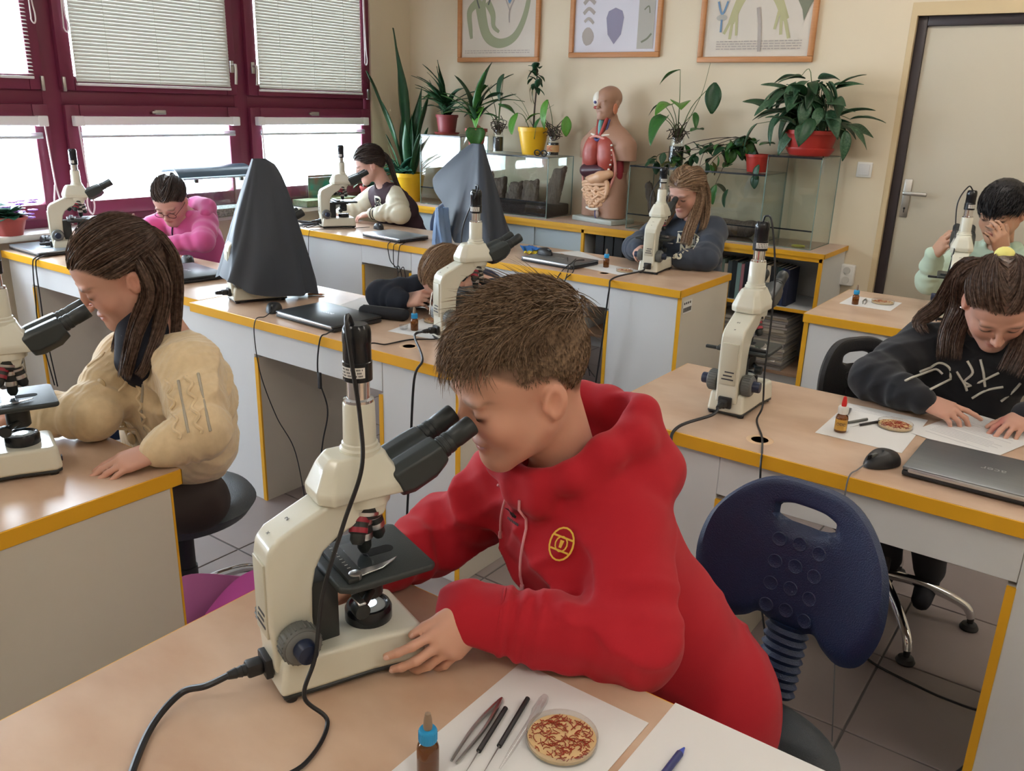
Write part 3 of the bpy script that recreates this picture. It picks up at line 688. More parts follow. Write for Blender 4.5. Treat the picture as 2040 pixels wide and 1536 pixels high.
# ------------------------------------------------------------ smooth solids (for people, cloth and the torso model)
def V3(*a): return np.array(a, float)
def nrm(v): v = np.asarray(v, float); return v/max(1e-12, np.linalg.norm(v))
class Solid:
    """a smooth union of round cones and ellipsoids, meshed by surface nets"""
    def __init__(s): s.p = []
    def cone(s, a, b, ra, rb=None, k=.02, sub=False, lat=None, flat=1., wr=None):
        a, b = np.asarray(a, float), np.asarray(b, float); rb = ra if rb is None else rb
        R = max(ra, rb)*max(1, 1/min(1., flat) if False else 1)*1.15+.004
        s.p.append(('c', a, b, ra, rb, k, sub, None if lat is None else nrm(lat), flat, wr, np.minimum(a, b)-R, np.maximum(a, b)+R)); return s
    def ell(s, c, r, k=.02, sub=False, M=None):
        c = np.asarray(c, float); r = np.asarray(r, float)*np.ones(3); M = np.eye(3) if M is None else np.asarray(M, float)
        e = np.sqrt(((M*r)**2).sum(1))
        s.p.append(('e', c, r, M, None, k, sub, None, 1, None, c-e, c+e)); return s
    def chain(s, pts, rs, k=.02, **kw):
        for i in range(len(pts)-1): s.cone(pts[i], pts[i+1], rs[i], rs[i+1], k, **kw)
        return s
    def eval(s, P, margin=1e9):
        d = np.full(len(P), 1.0)
        for q in s.p:
            k = q[5]; g = margin+k
            m = np.all((P > q[10]-g) & (P < q[11]+g), axis=1) if margin < 1e8 else slice(None)
            X = P[m]
            if len(X) == 0: continue
            if q[0] == 'c':
                _, a, b, ra, rb, _, sub, lat, flat, wr = q[:10]
                ab = b-a; L2 = max(1e-12, ab@ab)
                t = np.clip(((X-a)@ab)/L2, 0, 1)
                w = X-a-t[:, None]*ab
                r = ra+(rb-ra)*t
                if lat is not None:
                    l = w@lat; w2 = (w*w).sum(1)
                    rho = np.sqrt(np.maximum(w2-l*l, 0)/flat**2+l*l)
                    e = (rho-r)*min(1., flat)
                else:
                    e = np.sqrt((w*w).sum(1))-r
                if wr is not None: e = e-wr(t, w, X)
            else:
                _, c, r, M = q[:4]; sub = q[6]
                y = (X-c)@M
                k0 = np.sqrt(((y/r)**2).sum(1)); k1 = np.sqrt(((y/r**2)**2).sum(1))
                e = k0*(k0-1)/np.maximum(k1, 1e-9)
            o = d[m]
            if sub:
                e = -e; h = np.maximum(k-np.abs(o-e), 0)/k; d[m] = np.maximum(o, e)+h*h*k*.25
            else:
                h = np.maximum(k-np.abs(o-e), 0)/k; d[m] = np.minimum(o, e)-h*h*k*.25
        return d
    def mesh(s, h, disp=None, clip=None):
        lo = np.min([q[10] for q in s.p if not q[6]], 0)-3*h; hi = np.max([q[11] for q in s.p if not q[6]], 0)+3*h
        Q = 4; nc = np.ceil((hi-lo)/(h*Q)).astype(int)+1
        g = np.stack(np.meshgrid(*[np.arange(n) for n in nc], indexing='ij'), -1).reshape(-1, 3)
        dc = s.eval(lo+(g+.5-.5/Q)*h*Q, margin=h*Q*3)
        act = np.abs(dc) < h*Q*1.5+.006
        D = np.repeat(np.repeat(np.repeat(np.where(dc < 0, -1., 1.).astype(np.float32).reshape(nc), Q, 0), Q, 1), Q, 2)
        gi = g[act]; off = np.stack(np.meshgrid(*[np.arange(Q)]*3, indexing='ij'), -1).reshape(-1, 3)
        I = (gi[:, None, :]*Q+off[None]).reshape(-1, 3); P = lo+I*h
        d = s.eval(P, margin=.03)
        if disp is not None: d = d-disp(P)
        if clip is not None: d = np.maximum(d, clip(P))
        D[I[:, 0], I[:, 1], I[:, 2]] = d
        S = D < 0; n = np.array(D.shape)-1
        c = np.zeros(tuple(n), np.int8)
        for dx in (0, 1):
            for dy in (0, 1):
                for dz in (0, 1): c += S[dx:dx+n[0], dy:dy+n[1], dz:dz+n[2]]
        cells = np.argwhere((c > 0) & (c < 8))
        idx = np.full(tuple(n), -1, np.int32); idx[cells[:, 0], cells[:, 1], cells[:, 2]] = np.arange(len(cells))
        cor = np.array([(x, y, z) for x in (0, 1) for y in (0, 1) for z in (0, 1)])
        val = np.stack([D[cells[:, 0]+x, cells[:, 1]+y, cells[:, 2]+z] for x, y, z in cor], 1)
        acc = np.zeros((len(cells), 3)); cnt = np.zeros(len(cells))
        for a in range(8):
            for b in range(a+1, 8):
                if np.abs(cor[a]-cor[b]).sum() != 1: continue
                m = (val[:, a] < 0) != (val[:, b] < 0)
                va, vb = val[m, a], val[m, b]; t = (va/(va-vb))[:, None]
                acc[m] += cor[a]+(cor[b]-cor[a])*t; cnt[m] += 1
        Vt = lo+(cells+acc/np.maximum(cnt, 1)[:, None])*h
        F = []
        for ax in range(3):
            sl0 = [slice(1, -1)]*3; sl0[ax] = slice(0, -1); sl1 = [slice(1, -1)]*3; sl1[ax] = slice(1, None)
            A, B = S[tuple(sl0)], S[tuple(sl1)]
            e = np.argwhere(A != B)
            if len(e) == 0: continue
            base = e.copy(); o1, o2 = [(1, 2), (2, 0), (0, 1)][ax]
            for q in (o1, o2): base[:, q] += 1
            ins = A[e[:, 0], e[:, 1], e[:, 2]]
            def gidx(d1, d2):
                c_ = base.copy(); c_[:, o1] += d1; c_[:, o2] += d2
                c_ = np.clip(c_, 0, n-1); return idx[c_[:, 0], c_[:, 1], c_[:, 2]]
            q = np.stack([gidx(-1, -1), gidx(0, -1), gidx(0, 0), gidx(-1, 0)], 1)
            q[~ins] = q[~ins][:, ::-1]; F.append(q)
        F = np.concatenate(F); F = F[(F >= 0).all(1)]
        return Vt, F
def mesh_obj(name, Vt, F, m, parent=None, col=None, mi=None, mats=None):
    me = bpy.data.meshes.new(name)
    F = np.asarray(F)
    me.vertices.add(len(Vt)); me.vertices.foreach_set('co', np.ascontiguousarray(Vt, np.float32).ravel())
    k = F.shape[1]
    me.loops.add(F.size); me.loops.foreach_set('vertex_index', F.astype(np.int32).ravel())
    me.polygons.add(len(F)); me.polygons.foreach_set('loop_start', np.arange(0, F.size, k, dtype=np.int32))
    try: me.polygons.foreach_set('loop_total', np.full(len(F), k, np.int32))
    except Exception: pass
    for q in (mats or [m]): me.materials.append(q)
    me.polygons.foreach_set('use_smooth', np.ones(len(F), bool))
    if mi is not None: me.polygons.foreach_set('material_index', np.asarray(mi, np.int32))
    me.update(calc_edges=True); me.validate()
    if col is not None:
        at = me.color_attributes.new('Col', 'FLOAT_COLOR', 'POINT')
        at.data.foreach_set('color', np.concatenate([col, np.ones((len(col), 1))], 1).astype(np.float32).ravel())
    o = bpy.data.objects.new(name, me); COL.objects.link(o)
    if parent:
        o.parent = parent; o.matrix_local = Matrix.Translation(parent.location).inverted() if parent.rotation_euler.z == 0 else parent.matrix_basis.inverted()
    return o
def vnoise(P, f, seed=0):
    """cheap smooth value noise from sines"""
    r = np.random.RandomState(seed); o = np.zeros(len(P))
    for i in range(6):
        k = r.normal(size=3)*f; o += np.sin(P@k+r.uniform(0, 6.28))
    return o/6
def strands(roots, dirs, steps, width, taper=.25):
    """thin hairs: roots (n,3), dirs = list of (n,3) points per step after the root"""
    pts = np.stack([roots]+dirs, 1); n, m, _ = pts.shape
    t = np.gradient(pts, axis=1); t /= np.maximum(1e-9, np.linalg.norm(t, axis=2, keepdims=True))
    ref = np.random.RandomState(3).normal(size=(n, 1, 3)); x = np.cross(t, ref); x /= np.maximum(1e-9, np.linalg.norm(x, axis=2, keepdims=True)); y = np.cross(t, x)
    w = np.asarray(width)*np.ones(n); prof = np.linspace(1, taper, m)
    prof[-1] = taper*.3
    V_ = np.stack([pts+x*(w[:, None, None]*prof[None, :, None]*1.35), pts-x*(w[:, None, None]*prof[None, :, None]*1.35)], 2)
    Vt = V_.reshape(-1, 3); base = np.arange(n)*(m*2)
    F = [np.stack([base+i*2, base+i*2+1, base+i*2+3, base+i*2+2], 1) for i in range(m-1)]
    return Vt, np.concatenate(F)
# ------------------------------------------------------------ people
m_skin = mat('skin', (.62, .36, .27), .48, vcol='Col', sss=.12, spec=.35, noise=None)
m_eyew = mat('eye_white', (.72, .68, .66), .2); m_iris = mat('eye_iris', (.06, .035, .02), .15)
def frame(az, el, roll=0):
    """columns: right, forward, up of a head looking along azimuth az, elevation el (degrees)"""
    a, e = rad(az), rad(el)
    f = V3(math.cos(e)*math.cos(a), math.cos(e)*math.sin(a), math.sin(e))
    u = V3(0, 0, 1); r = nrm(np.cross(f, u)); u = np.cross(r, f)
    c, s = math.cos(rad(roll)), math.sin(rad(roll))
    return np.stack([r*c+u*s, f, u*c-r*s], 1)
class Head:
    def __init__(s, c, az, el, roll=0, k=1.0): s.c = np.asarray(c, float); s.M = frame(az, el, roll); s.k = k
    def w(s, *p): return s.c+s.M@(np.asarray(p, float)*s.k)
    def loc(s, P): return ((P-s.c)@s.M)/s.k
def head_prims(S, H, fem=False):
    k = H.k; M = H.M
    E = lambda c, r, kk=.02, sub=False, m=None: S.ell(H.w(*c), np.asarray(r)*k, kk*k, sub, M if m is None else M@m)
    C = lambda a, b, ra, rb, kk=.02: S.cone(H.w(*a), H.w(*b), ra*k, rb*k, kk*k)
    E((0, -.014, .030), (.071, .088, .076)); E((0, .040, .034), (.056, .036, .046), .03); E((0, .034, -.034), (.055, .049, .062), .03)
    for x in (-1, 1):
        C((x*.048, .004, -.044), (x*.012, .064, -.090), .019, .016, .03); E((x*.034, .054, -.030), (.023, .021, .023), .02)
        E((x*.028, .077, .017), (.021, .009, .006), .012)
    E((0, .068, -.088), (.017, .015, .015), .02)
    C((0, .082, .006), (0, .102, -.028), .0055, .0085, .012); E((0, .103, -.030), (.0085, .008, .0075), .008)
    for x in (-1, 1): E((x*.0105, .093, -.033), (.0065, .008, .006), .006)
    E((0, .0825, -.0555), (.020, .008, .0050), .008); E((0, .0800, -.0650), (.017, .0085, .0060), .008); E((0, .0925, -.0606), (.019, .012, .0012), .004, True)
    for x in (-1, 1):
        E((x*.031, .093, -.002), (.016, .012, .011), .010, True); E((x*.031, .0690, -.003), (.0145, .0135, .0120), .004)
        ear = np.array([[1, 0, 0], [0, .97, -.25], [0, .25, .97]])
        E((x*.072, -.012, -.012), (.0095, .0165, .0265), .007, False, ear); E((x*.0825, -.008, -.009), (.0085, .0095, .0165), .003, True, ear); E((x*.074, .004, -.014), (.004, .004, .006), .004, False, ear)
def skin_col(P, H, base, lips=(.50, .17, .15), brow=(.16, .095, .06), hairline=None, stubble=(.14, .085, .055)):
    q = H.loc(P); c = np.tile(np.asarray(base, float), (len(P), 1))
    def blend(w, col): w = np.clip(w, 0, 1)[:, None]; c[:] = c*(1-w)+np.asarray(col)*w
    g = lambda cx, cy, cz, r: np.exp(-(((q-np.array((cx, cy, cz)))/np.asarray(r))**2).sum(1))
    for x in (-1, 1):
        blend(.45*g(x*.040, .06, -.030, (.022, .03, .020)), np.asarray(base)*(1.05, .78, .74))
        blend(.35*g(x*.074, -.012, -.012, (.02, .03, .035)), np.asarray(base)*(1.05, .72, .66))
        dx = (q[:, 0]*x-.030); blend(.85*np.exp(-((dx-.003)/.018)**4-((q[:, 2]-.0195+(dx*3)**2*.7)/.0034)**2)*(q[:, 1] > .05), brow)
        blend(1.25*np.exp(-(dx/.0138)**4-((q[:, 2]+.0075-(dx*5)**2*.6)/.0042)**2)*(q[:, 1] > .055), (.035, .022, .018))
    blend(.95*np.exp(-(q[:, 0]/.020)**4-((q[:, 2]+.0605)/.0075)**2)*(q[:, 1] > .072), lips)
    if hairline is not None: blend(np.clip((q[:, 2]-hairline(q)+.004)/.012, 0, .85)*(np.abs(q[:, 0]) < .0745)*(q[:, 2] > -.07), stubble)
    blend(.3*g(0, .105, -.030, (.012, .012, .012)), np.asarray(base)*(1.08, .75, .70))
    return c
def hand_prims(S, W, d, n, left, curl=(20, 25, 20), spread=6, thumb=(35, 20), k=.92, curls=None, r0=1.0):
    """W wrist, d towards the knuckles, n out of the back of the hand"""
    d = nrm(d); n = nrm(np.asarray(n)-np.dot(n, d)*d); t = np.cross(n, d)*(-1 if left else 1)   # thumb side
    W = np.asarray(W, float)
    off = (.028, .0095, -.009, -.026); kn = (.080, .084, .079, .070); ph = ((.041, .025, .019), (.045, .028, .020), (.041, .026, .020), (.031, .020, .018)); rr = (.0088, .009, .0084, .0074)
    tips = []
    for i in range(4):
        K = W+(d*kn[i]+t*off[i]+n*(.002-.004*abs(i-1.3)))*k
        S.cone(W+(t*off[i]*.55)*k, K, .0135*k, .0112*k, .014*k)
        cu = curls[i] if curls else curl
        sp = rad((1.5-i)*spread); dd = d*math.cos(sp)+t*math.sin(sp)
        a = 0; P = K
        for j in range(3):
            a += rad(cu[j]); v = dd*math.cos(a)-n*math.sin(a); Q = P+v*ph[i][j]*k
            S.cone(P, Q, rr[i]*k*(1-.09*j)*r0, rr[i]*k*(1-.09*(j+1))*r0, .0035*k); P = Q
        tips.append((P, v))
    S.ell(W+(d*.045+n*-.006)*k, V3(.034, .048, .012)*k, .012*k, False, np.stack([t, d, n], 1))
    S.ell(W+(d*.030+t*.022-n*.010)*k, V3(.015, .028, .014)*k, .014*k, False, np.stack([t, d, n], 1))
    a, b = rad(thumb[0]), rad(thumb[1])
    v = nrm(d*math.cos(a)+t*math.sin(a)-n*math.sin(b)); P = W+(d*.022+t*.026-n*.010)*k
    Q = P+v*.034*k; S.cone(P, Q, .0125*k, .0102*k, .010*k)
    v2 = nrm(v+d*.25-n*.12); R = Q+v2*.030*k; S.cone(Q, R, .0100*k, .0090*k, .004*k); v3 = nrm(v2+d*.2-n*.15); E = R+v3*.023*k; S.cone(R, E, .0092*k, .0070*k, .004*k)
    tips.append((E, v3))
    return tips, n
def wr(amp, freq, ph=0, seg=(0, 1), seed=0, tw=3.0):
    """cloth folds running round a sleeve"""
    def f(t, w, X):
        u = np.sin(t*freq+ph+1.3*np.sin(X@V3(19, 7, -13)*1.0+seed)+.8*np.sin(X@V3(-9, 23, 11)+seed*2))
        e = np.clip(np.minimum((t-seg[0])/.12, (seg[1]-t)/.12), 0, 1)
        return amp*e*u
    return f
def folds(sets, seed=0):
    """cloth folds: sets of (direction across the fold, spacing, height)"""
    def g(X):
        o = np.zeros(len(X))
        for i, (d, sp, amp) in enumerate(sets):
            ph = X@(nrm(d)*(2*PI/sp))+2.2*vnoise(X, 9, seed+i*3)+.8*vnoise(X, 24, seed+i*3+1)
            rdg = np.clip(1-np.sqrt(np.sin(ph*.5)**2+.02), 0, 1)**1.8-.22
            mk = np.clip(.35+2.2*vnoise(X, 8, seed+i*3+2), 0, 1)
            o += amp*rdg*mk
        return o
    return g
class Tracer:
    """drops points onto a solid along one direction, all at once"""
    def __init__(s, S, d): s.S = S; s.d = nrm(d)
    def __call__(s, P, back=.3, off=0.):
        P = np.atleast_2d(np.asarray(P, float)); t = np.full(len(P), -back)
        for _ in range(40):
            e = s.S.eval(P+s.d*t[:, None], margin=.5); t = t+np.where(e > .0003, e*.85, 0)
            if (e < .0004).all() or t.min() > .5: break
        return P+s.d*(t-off)[:, None]
def finish(name, S, h, m, parent, disp=None, clip=None, label=None):
    Vt, F = S.mesh(h, disp, clip); o = mesh_obj(name, Vt, F, m, parent)
    if label: o['label'] = label
    return o
def person(label, loc): return thing('person', label, 'person', loc)
def body_mesh(P, S, H, h, base, **kw):
    Vt, F = S.mesh(h); return mesh_obj('body', Vt, F, m_skin, P, skin_col(Vt, H, base, **kw))
def scalp_hair(H, n, rho, flow, length, lift=.2, wid=.0006, seed=1, region=None, steps=4, gather=None, jit=.25):
    """hairs growing on the skull ellipsoid: flow(q)->direction (head-local), region(q)->bool"""
    R = np.random.RandomState(seed); q = R.normal(size=(n*3, 3)); q /= np.linalg.norm(q, axis=1, keepdims=True)
    ctr = V3(0, -.012, .030); rad_ = V3(.071, .089, .077)*rho
    q = ctr+q*rad_
    if region is not None: q = q[region(q)]
    q = q[:n]
    L = length(q) if callable(length) else np.full(len(q), length)
    L = L*R.uniform(.7, 1.15, len(q))
    pts = []; p = q.copy(); jv = R.normal(size=q.shape)*jit
    for i in range(steps):
        f = flow(p)+jv; nn = (p-ctr)/rad_**2; nn /= np.linalg.norm(nn, axis=1, keepdims=True)
        f = f-(f*nn).sum(1, keepdims=True)*nn; f /= np.maximum(1e-6, np.linalg.norm(f, axis=1, keepdims=True))
        lf = lift(q)[:, None] if callable(lift) else lift
        p = p+(f+nn*lf)*(L/steps)[:, None]
        s_ = np.sqrt((((p-ctr)/rad_)**2).sum(1, keepdims=True)); p = np.where(s_ < 1.0, ctr+(p-ctr)/s_, p)
        pts.append(p)
    tow = lambda a: H.c+(a*H.k)@H.M.T
    return strands(tow(q), [tow(a) for a in pts], steps, wid*H.k)
def join(*vf):
    V_, F_, o = [], [], 0
    for v, f in vf: V_.append(v); F_.append(f+o); o += len(v)
    return np.concatenate(V_), np.concatenate(F_)
def lock(path, r, n, seed=0, wid=.0009, spread=1.0, tip=.5, wave=.0):
    """a bundle of long hairs following a path; r(t) bundle radius"""
    R = np.random.RandomState(seed); pts = np.array([p[:] for p in catmull([Vector(p) for p in path], 3)]); m = len(pts)
    t = np.linspace(0, 1, m); tan = np.gradient(pts, axis=0); tan /= np.linalg.norm(tan, axis=1, keepdims=True)
    x = np.cross(tan, V3(.3, .9, .2)); x /= np.linalg.norm(x, axis=1, keepdims=True); y = np.cross(tan, x)
    a = R.uniform(0, 2*PI, n); q = np.sqrt(R.uniform(.25, 1, n)); rr = np.array([r(v) for v in t])
    a2 = a[:, None]+wave*np.sin(t[None]*5+R.uniform(0, 6, n)[:, None])
    P = pts[None]+((x[None]*np.cos(a2)[..., None]*1.3+y[None]*np.sin(a2)[..., None]*.75)*(rr[None]*q[:, None])[..., None])
    end = R.uniform(tip, 1.0, n)
    P2 = np.empty_like(P)
    for i in range(m):
        u = t[i]*end*(m-1); j = np.clip(u.astype(int), 0, m-2); fr = (u-j)[:, None]
        P2[:, i] = P[np.arange(n), j]*(1-fr)+P[np.arange(n), j+1]*fr
    return strands(P2[:, 0], [P2[:, i] for i in range(1, m)], m-1, wid)
# ---- the person in the red hoodie
m_hoodie = mat('red_sweatshirt', (.44, .006, .018), .85, sheen=.08, bump=('noise', 900, .12))
m_hair_b = mat('hair_brown', (.105, .066, .042), .5, noise=(200, .9, (.30, .20, .125), 2), spec=.25)
m_jeans = mat('dark_trousers', (.02, .022, .03), .8)
SKIN = (.66, .37, .27)
def boy():
    P = person('person in a red hoodie with short brown hair looking into the microscope', (-.50, 1.22, 0))
    H = Head((-.702, .998, 1.146), -122, -22, 4, 1.15)
    Nb = V3(-.664, 1.09, .975); Pe = V3(-.475, 1.215, .535); Ch = V3(-.635, 1.105, .87); Be = V3(-.555, 1.165, .70)
    shL, elL, wrL = V3(-.553, 1.075, .915), V3(-.462, .972, .800), V3(-.674, .842, .824)
    shR, elR, wrR = V3(-.800, 1.11, .900), V3(-.890, 1.03, .800), V3(-.885, .835, .812)
    knL, knR = V3(-.42, .85, .50), V3(-.60, .82, .50); anL, anR = V3(-.42, .84, .10), V3(-.60, .80, .10)
    # body: head, neck, trunk, arms, hands in one surface
    S = Solid(); head_prims(S, H)
    S.cone(H.w(0, -.025, -.035), Nb+V3(0, 0, -.02), .050, .056, .03)
    S.chain([Nb+V3(0, 0, -.06), Ch, Be], [.07, .09, .08], .05)
    S.cone(shL, shR, .05, .05, .05)
    S.chain([shL, elL, wrL], [.042, .036, .025], .03); S.chain([shR, elR, wrR], [.042, .036, .025], .03)
    tl, nl = hand_prims(S, V3(-.655, .846, .836), (-.2, -.85, -.45), (.80, .1, .50), True, spread=10, thumb=(15, 5), k=.88, curls=[(2, 18, 15), (14, 25, 20), (26, 28, 20), (30, 30, 18)])
    hand_prims(S, wrR, (.02, -.99, -.12), (-.75, -.1, .6), False, (10, 15, 12), k=.85)
    def hl_z(q): return np.interp(q[:, 1], [-.11, -.085, -.05, -.022, .004, .016, .026, .045, .062, .08], [-.066, -.056, -.030, .012, .024, .022, .030, .046, .062, .062])
    body_mesh(P, S, H, .0030, SKIN, hairline=hl_z)
    # nails
    for (tp, v) in tl[:5]:
        v = nrm(v); n2 = nrm(nl-np.dot(nl, v)*v); s2 = np.cross(v, n2)
        nb = MB(); nb.ell(tp-v*.001+n2*.0046, (.0040, .0055, .0012), 8, 6, M=Matrix(np.stack([s2, v, n2], 1).tolist()).to_3x3())
        nb.obj('fingernail', mat('nail', (.72, .46, .38), .3), P, Matrix.Translation(-P.location))
    # trousers
    T_ = Solid()
    T_.ell(Pe+V3(0, 0, -.03), (.15, .125, .10), .03)
    for h_, k_, a_ in ((Pe+V3(.07, 0, -.03), knL, anL), (Pe+V3(-.07, -.02, -.03), knR, anR)): T_.chain([h_, k_, a_], [.092, .066, .055], .05)
    finish('trousers', T_, .012, m_jeans, P)
    sho = Solid()
    for a_ in (anL, anR): sho.chain([a_+V3(0, .02, -.055), a_+V3(0, -.06, -.06), a_+V3(0, -.14, -.067)], [.045, .042, .032], .02)
    finish('shoes', sho, .008, m_black, P, clip=lambda X: .006-X[:, 2])
    # hoodie
    S = Solid(); lat = nrm(shL-shR); lat2 = nrm(V3(.92, -.30, 0))
    S.cone(Nb+V3(.005, .01, -.075), Ch+V3(.0, .0, -.02), .125, .150, .05, lat=lat, flat=.74)
    S.cone(Ch+V3(.0, .0, -.02), Be, .150, .148, .05, lat=lat2, flat=.82, wr=None)
    S.cone(Be, Pe+V3(.0, .0, .03), .148, .158, .05, lat=lat2, flat=.88, wr=None)
    S.cone(Pe+V3(.0, .0, .03), Pe+V3(.02, .01, -.07), .158, .150, .03, lat=lat2, flat=.9)
    S.cone(Nb+V3(.02, 0, -.05), shL+V3(.0, .0, .008), .058, .064, .05); S.cone(Nb+V3(-.02, 0, -.05), shR+V3(0, 0, .01), .058, .064, .05)
    S.cone(shL+V3(.0, .0, .012), shL*.45+elL*.55, .071, .066, .014, wr=None); S.cone(shL*.45+elL*.55, elL, .066, .060, .012, wr=wr(.004, 11, 0, seed=4))
    S.cone(elL, elL*.45+wrL*.55, .059, .054, .03, wr=wr(.003, 14, 2, seed=3)); S.cone(elL*.45+wrL*.55, elL*.17+wrL*.83, .053, .047, .012, wr=wr(.005, 16, 1, seed=7))
    cu = nrm(wrL-elL); S.cone(wrL-cu*.052, wrL+cu*.002, .0455, .0450, .006)
    S.chain([shR+V3(0, 0, .01), elR, elR*.3+wrR*.7], [.068, .058, .049], .03, wr=wr(.005, 15, 0, seed=5)); cu2 = nrm(wrR-elR); S.cone(wrR-cu2*.055, wrR-cu2*.0, .042, .040, .006)
    # hood lying round the neck and down the back
    hb = V3(.36, .93, 0); hl = V3(.93, -.36, 0)
    rim = [V3(-.712, 1.005, .975), V3(-.655, 1.0, .985), V3(-.612, 1.01, 1.005), V3(-.582, 1.055, 1.035), V3(-.560, 1.105, 1.056), V3(-.573, 1.145, 1.080), V3(-.610, 1.165, 1.070), V3(-.655, 1.185, 1.066), V3(-.705, 1.185, 1.060), V3(-.748, 1.14, 1.045), V3(-.768, 1.07, 1.012), V3(-.752, 1.025, .985), V3(-.712, 1.005, .975)]
    rr = [.024, .024, .024, .023, .022, .018, .018, .022, .026, .028, .028, .026, .024]
    S.chain(rim, rr, .014)
    low = [V3(-.60, 1.06, .975), V3(-.545, 1.13, .975), V3(-.545, 1.165, .985), V3(-.59, 1.19, .985), V3(-.65, 1.20, .985), V3(-.71, 1.19, .985)]
    for i, (a, b_) in enumerate(zip(rim[3:9], low)): S.cone(a, b_, .024, .036, .03)
    S.chain(low, [.045, .036, .034, .036, .038, .036], .03); S.cone(V3(-.56, 1.155, 1.03), V3(-.535, 1.165, .962), .026, .018, .02)
    S.cone(V3(-.70, 1.0, .95), V3(-.66, .995, .955), .024, .026, .02)
    # neck opening and hood hollow
    S.cone(H.w(0, -.020, -.03), V3(-.665, 1.075, .985), .064, .062, .008, sub=True)
    S.ell(V3(-.618, 1.130, 1.075), V3(.034, .030, .055), .008, True)
    fd = folds([((.5, -.3, .8), .085, .014), ((-.6, .3, .7), .06, .009), ((.9, -.3, .2), .11, .010)], 4)
    fold = lambda X: fd(X)*np.clip((Nb[2]-.02-X[:, 2])/.05, .15, 1)
    ho = finish('hoodie', S, .0048, m_hoodie, P, disp=fold)
    # ribbed cuff and shoulder seam
    for q in range(9):
        a = wrL-cu*(.048-.0055*q); u1 = nrm(np.cross(cu, V3(0, 0, 1))); u2 = np.cross(u1, cu)
        if q in (0,): MB().tube([a+(u1*math.cos(t)+u2*math.sin(t))*.0462 for t in np.linspace(0, 2*PI, 33)], .0022, 5).obj('cuff_seam', m_hoodie, ho)
    # drawstrings and chest emblems lie on the cloth
    fw = nrm(V3(-.40, -.90, .12)); tr = Tracer(S, -fw)
    for x0, x1, zb in ((-.030, -.038, -.118), (.034, .034, -.180)):
        q = tr([Nb+hl*(x0+(x1-x0)*i/9)+fw*.11+V3(0, 0, -.030+(zb+.030)*i/9) for i in range(10)], back=.0, off=.0075)
        cc = MB(); cc.tube(q, .0022, 7); cc.tube([q[-1], q[-1]+V3(0, 0, -.012)], .0034, 6); cc.obj('drawstring', mat('drawstring_pink', (.74, .34, .36), .8), ho)
    def patch(cx, cz, polys, m, nm, lift=.0085):
        b = MB(); n_ = [len(p) for p in polys]
        w = tr([Nb+hl*(cx+u)+fw*.12+V3(0, 0, cz+v) for p in polys for u, v in p], back=.0, off=lift); o = 0
        for n in n_:
            vs = w[o:o+n]; o += n; b.add(list(map(tuple, vs))+[tuple(vs.mean(0))], [(i, (i+1) % n, n) for i in range(n)])
        ob = b.obj(nm, m, ho); return ob
    def leaf(a, L, w): 
        ca, sa = math.cos(rad(a)), math.sin(rad(a)); p = [(0, 0), (.35*L, w), (.7*L, w*.9), (L, 0), (.7*L, -w*.9), (.35*L, -w)]
        return [(x*ca-y*sa, x*sa+y*ca) for x, y in p]
    tfo = patch(.000, -.075, [leaf(90, .019, .0055), leaf(48, .018, .005), leaf(132, .018, .005)]+[[(-.014+j*.0045, -.009), (-.0105+j*.0045, -.009), (-.0105+j*.0045, -.0045), (-.014+j*.0045, -.0045)] for j in range(7)], m_black, 'trefoil_emblem'); tfo['kind'] = 'stuff'
    m_gold = mat('crest_gold', (.75, .48, .06), .6)
    def ringp(rx, ry, w, n=20):
        out = []
        for i in range(n):
            t0, t1 = 2*PI*i/n, 2*PI*(i+1)/n
            out.append([(rx*math.cos(t0), ry*math.sin(t0)), (rx*math.cos(t1), ry*math.sin(t1)), ((rx-w)*math.cos(t1), (ry-w)*math.sin(t1)), ((rx-w)*math.cos(t0), (ry-w)*math.sin(t0))])
        return out
    cr = ringp(.019, .027, .0028)+ringp(.010, .013, .0022, 12)+[[(-.015, .009), (.015, .009), (.015, .012), (-.015, .012)], [(-.014, -.012), (.014, -.012), (.014, -.009), (-.014, -.009)], [(-.002, -.006), (.002, -.006), (.003, .006), (-.003, .006)]]
    co = patch(.100, -.078, cr, m_gold, 'crest'); co['kind'] = 'stuff'
    # hair: faded sides, longer brushed-forward top with a raised crown
    Hs = Solid(); k = H.k
    Hs.ell(H.w(0, -.014, .031), V3(.0725, .0900, .0780)*k, .01, False, H.M); Hs.ell(H.w(0, -.002, .083), V3(.054, .066, .028)*k, .03*k, False, H.M); Hs.ell(H.w(0, -.052, .078), V3(.052, .042, .034)*k, .03*k, False, H.M); Hs.ell(H.w(0, .045, .074), V3(.047, .034, .022)*k, .02*k, False, H.M)
    cl = lambda X: (hl_z(H.loc(X))+.009-H.loc(X)[:, 2])*.7
    cap = Hs.mesh(.0035, disp=lambda X: .0012*vnoise(X, 160, 8), clip=cl)
    reg = lambda q: q[:, 2] > hl_z(q)+np.random.RandomState(5).uniform(-.002, .010, len(q))
    top = lambda q: np.clip((q[:, 2]-.055)/.035, 0, 1)
    def flow(p): 
        f = np.zeros_like(p); u = np.clip((p[:, 2]-.05)/.04, 0, 1)
        f[:, 1] = .15+1.0*u; f[:, 2] = -1.0*(1-u)+.25*np.clip((-.02-p[:, 1])/.05, 0, 1)*u; f[:, 0] = -.15*u+p[:, 0]*2; return f
    st1 = scalp_hair(H, 9000, 1.03, flow, lambda q: .006+.034*top(q), lambda q: .12+.45*top(q), .00055, 1, reg, 4, jit=.32)
    st2 = scalp_hair(H, 4200, 1.22, flow, .040, lambda q: .12+.10*np.clip((-.0-q[:, 1])/.05, 0, 1), .0007, 2, lambda q: (q[:, 2] > .072) & (np.abs(q[:, 0]) < .062), 5, jit=.30)
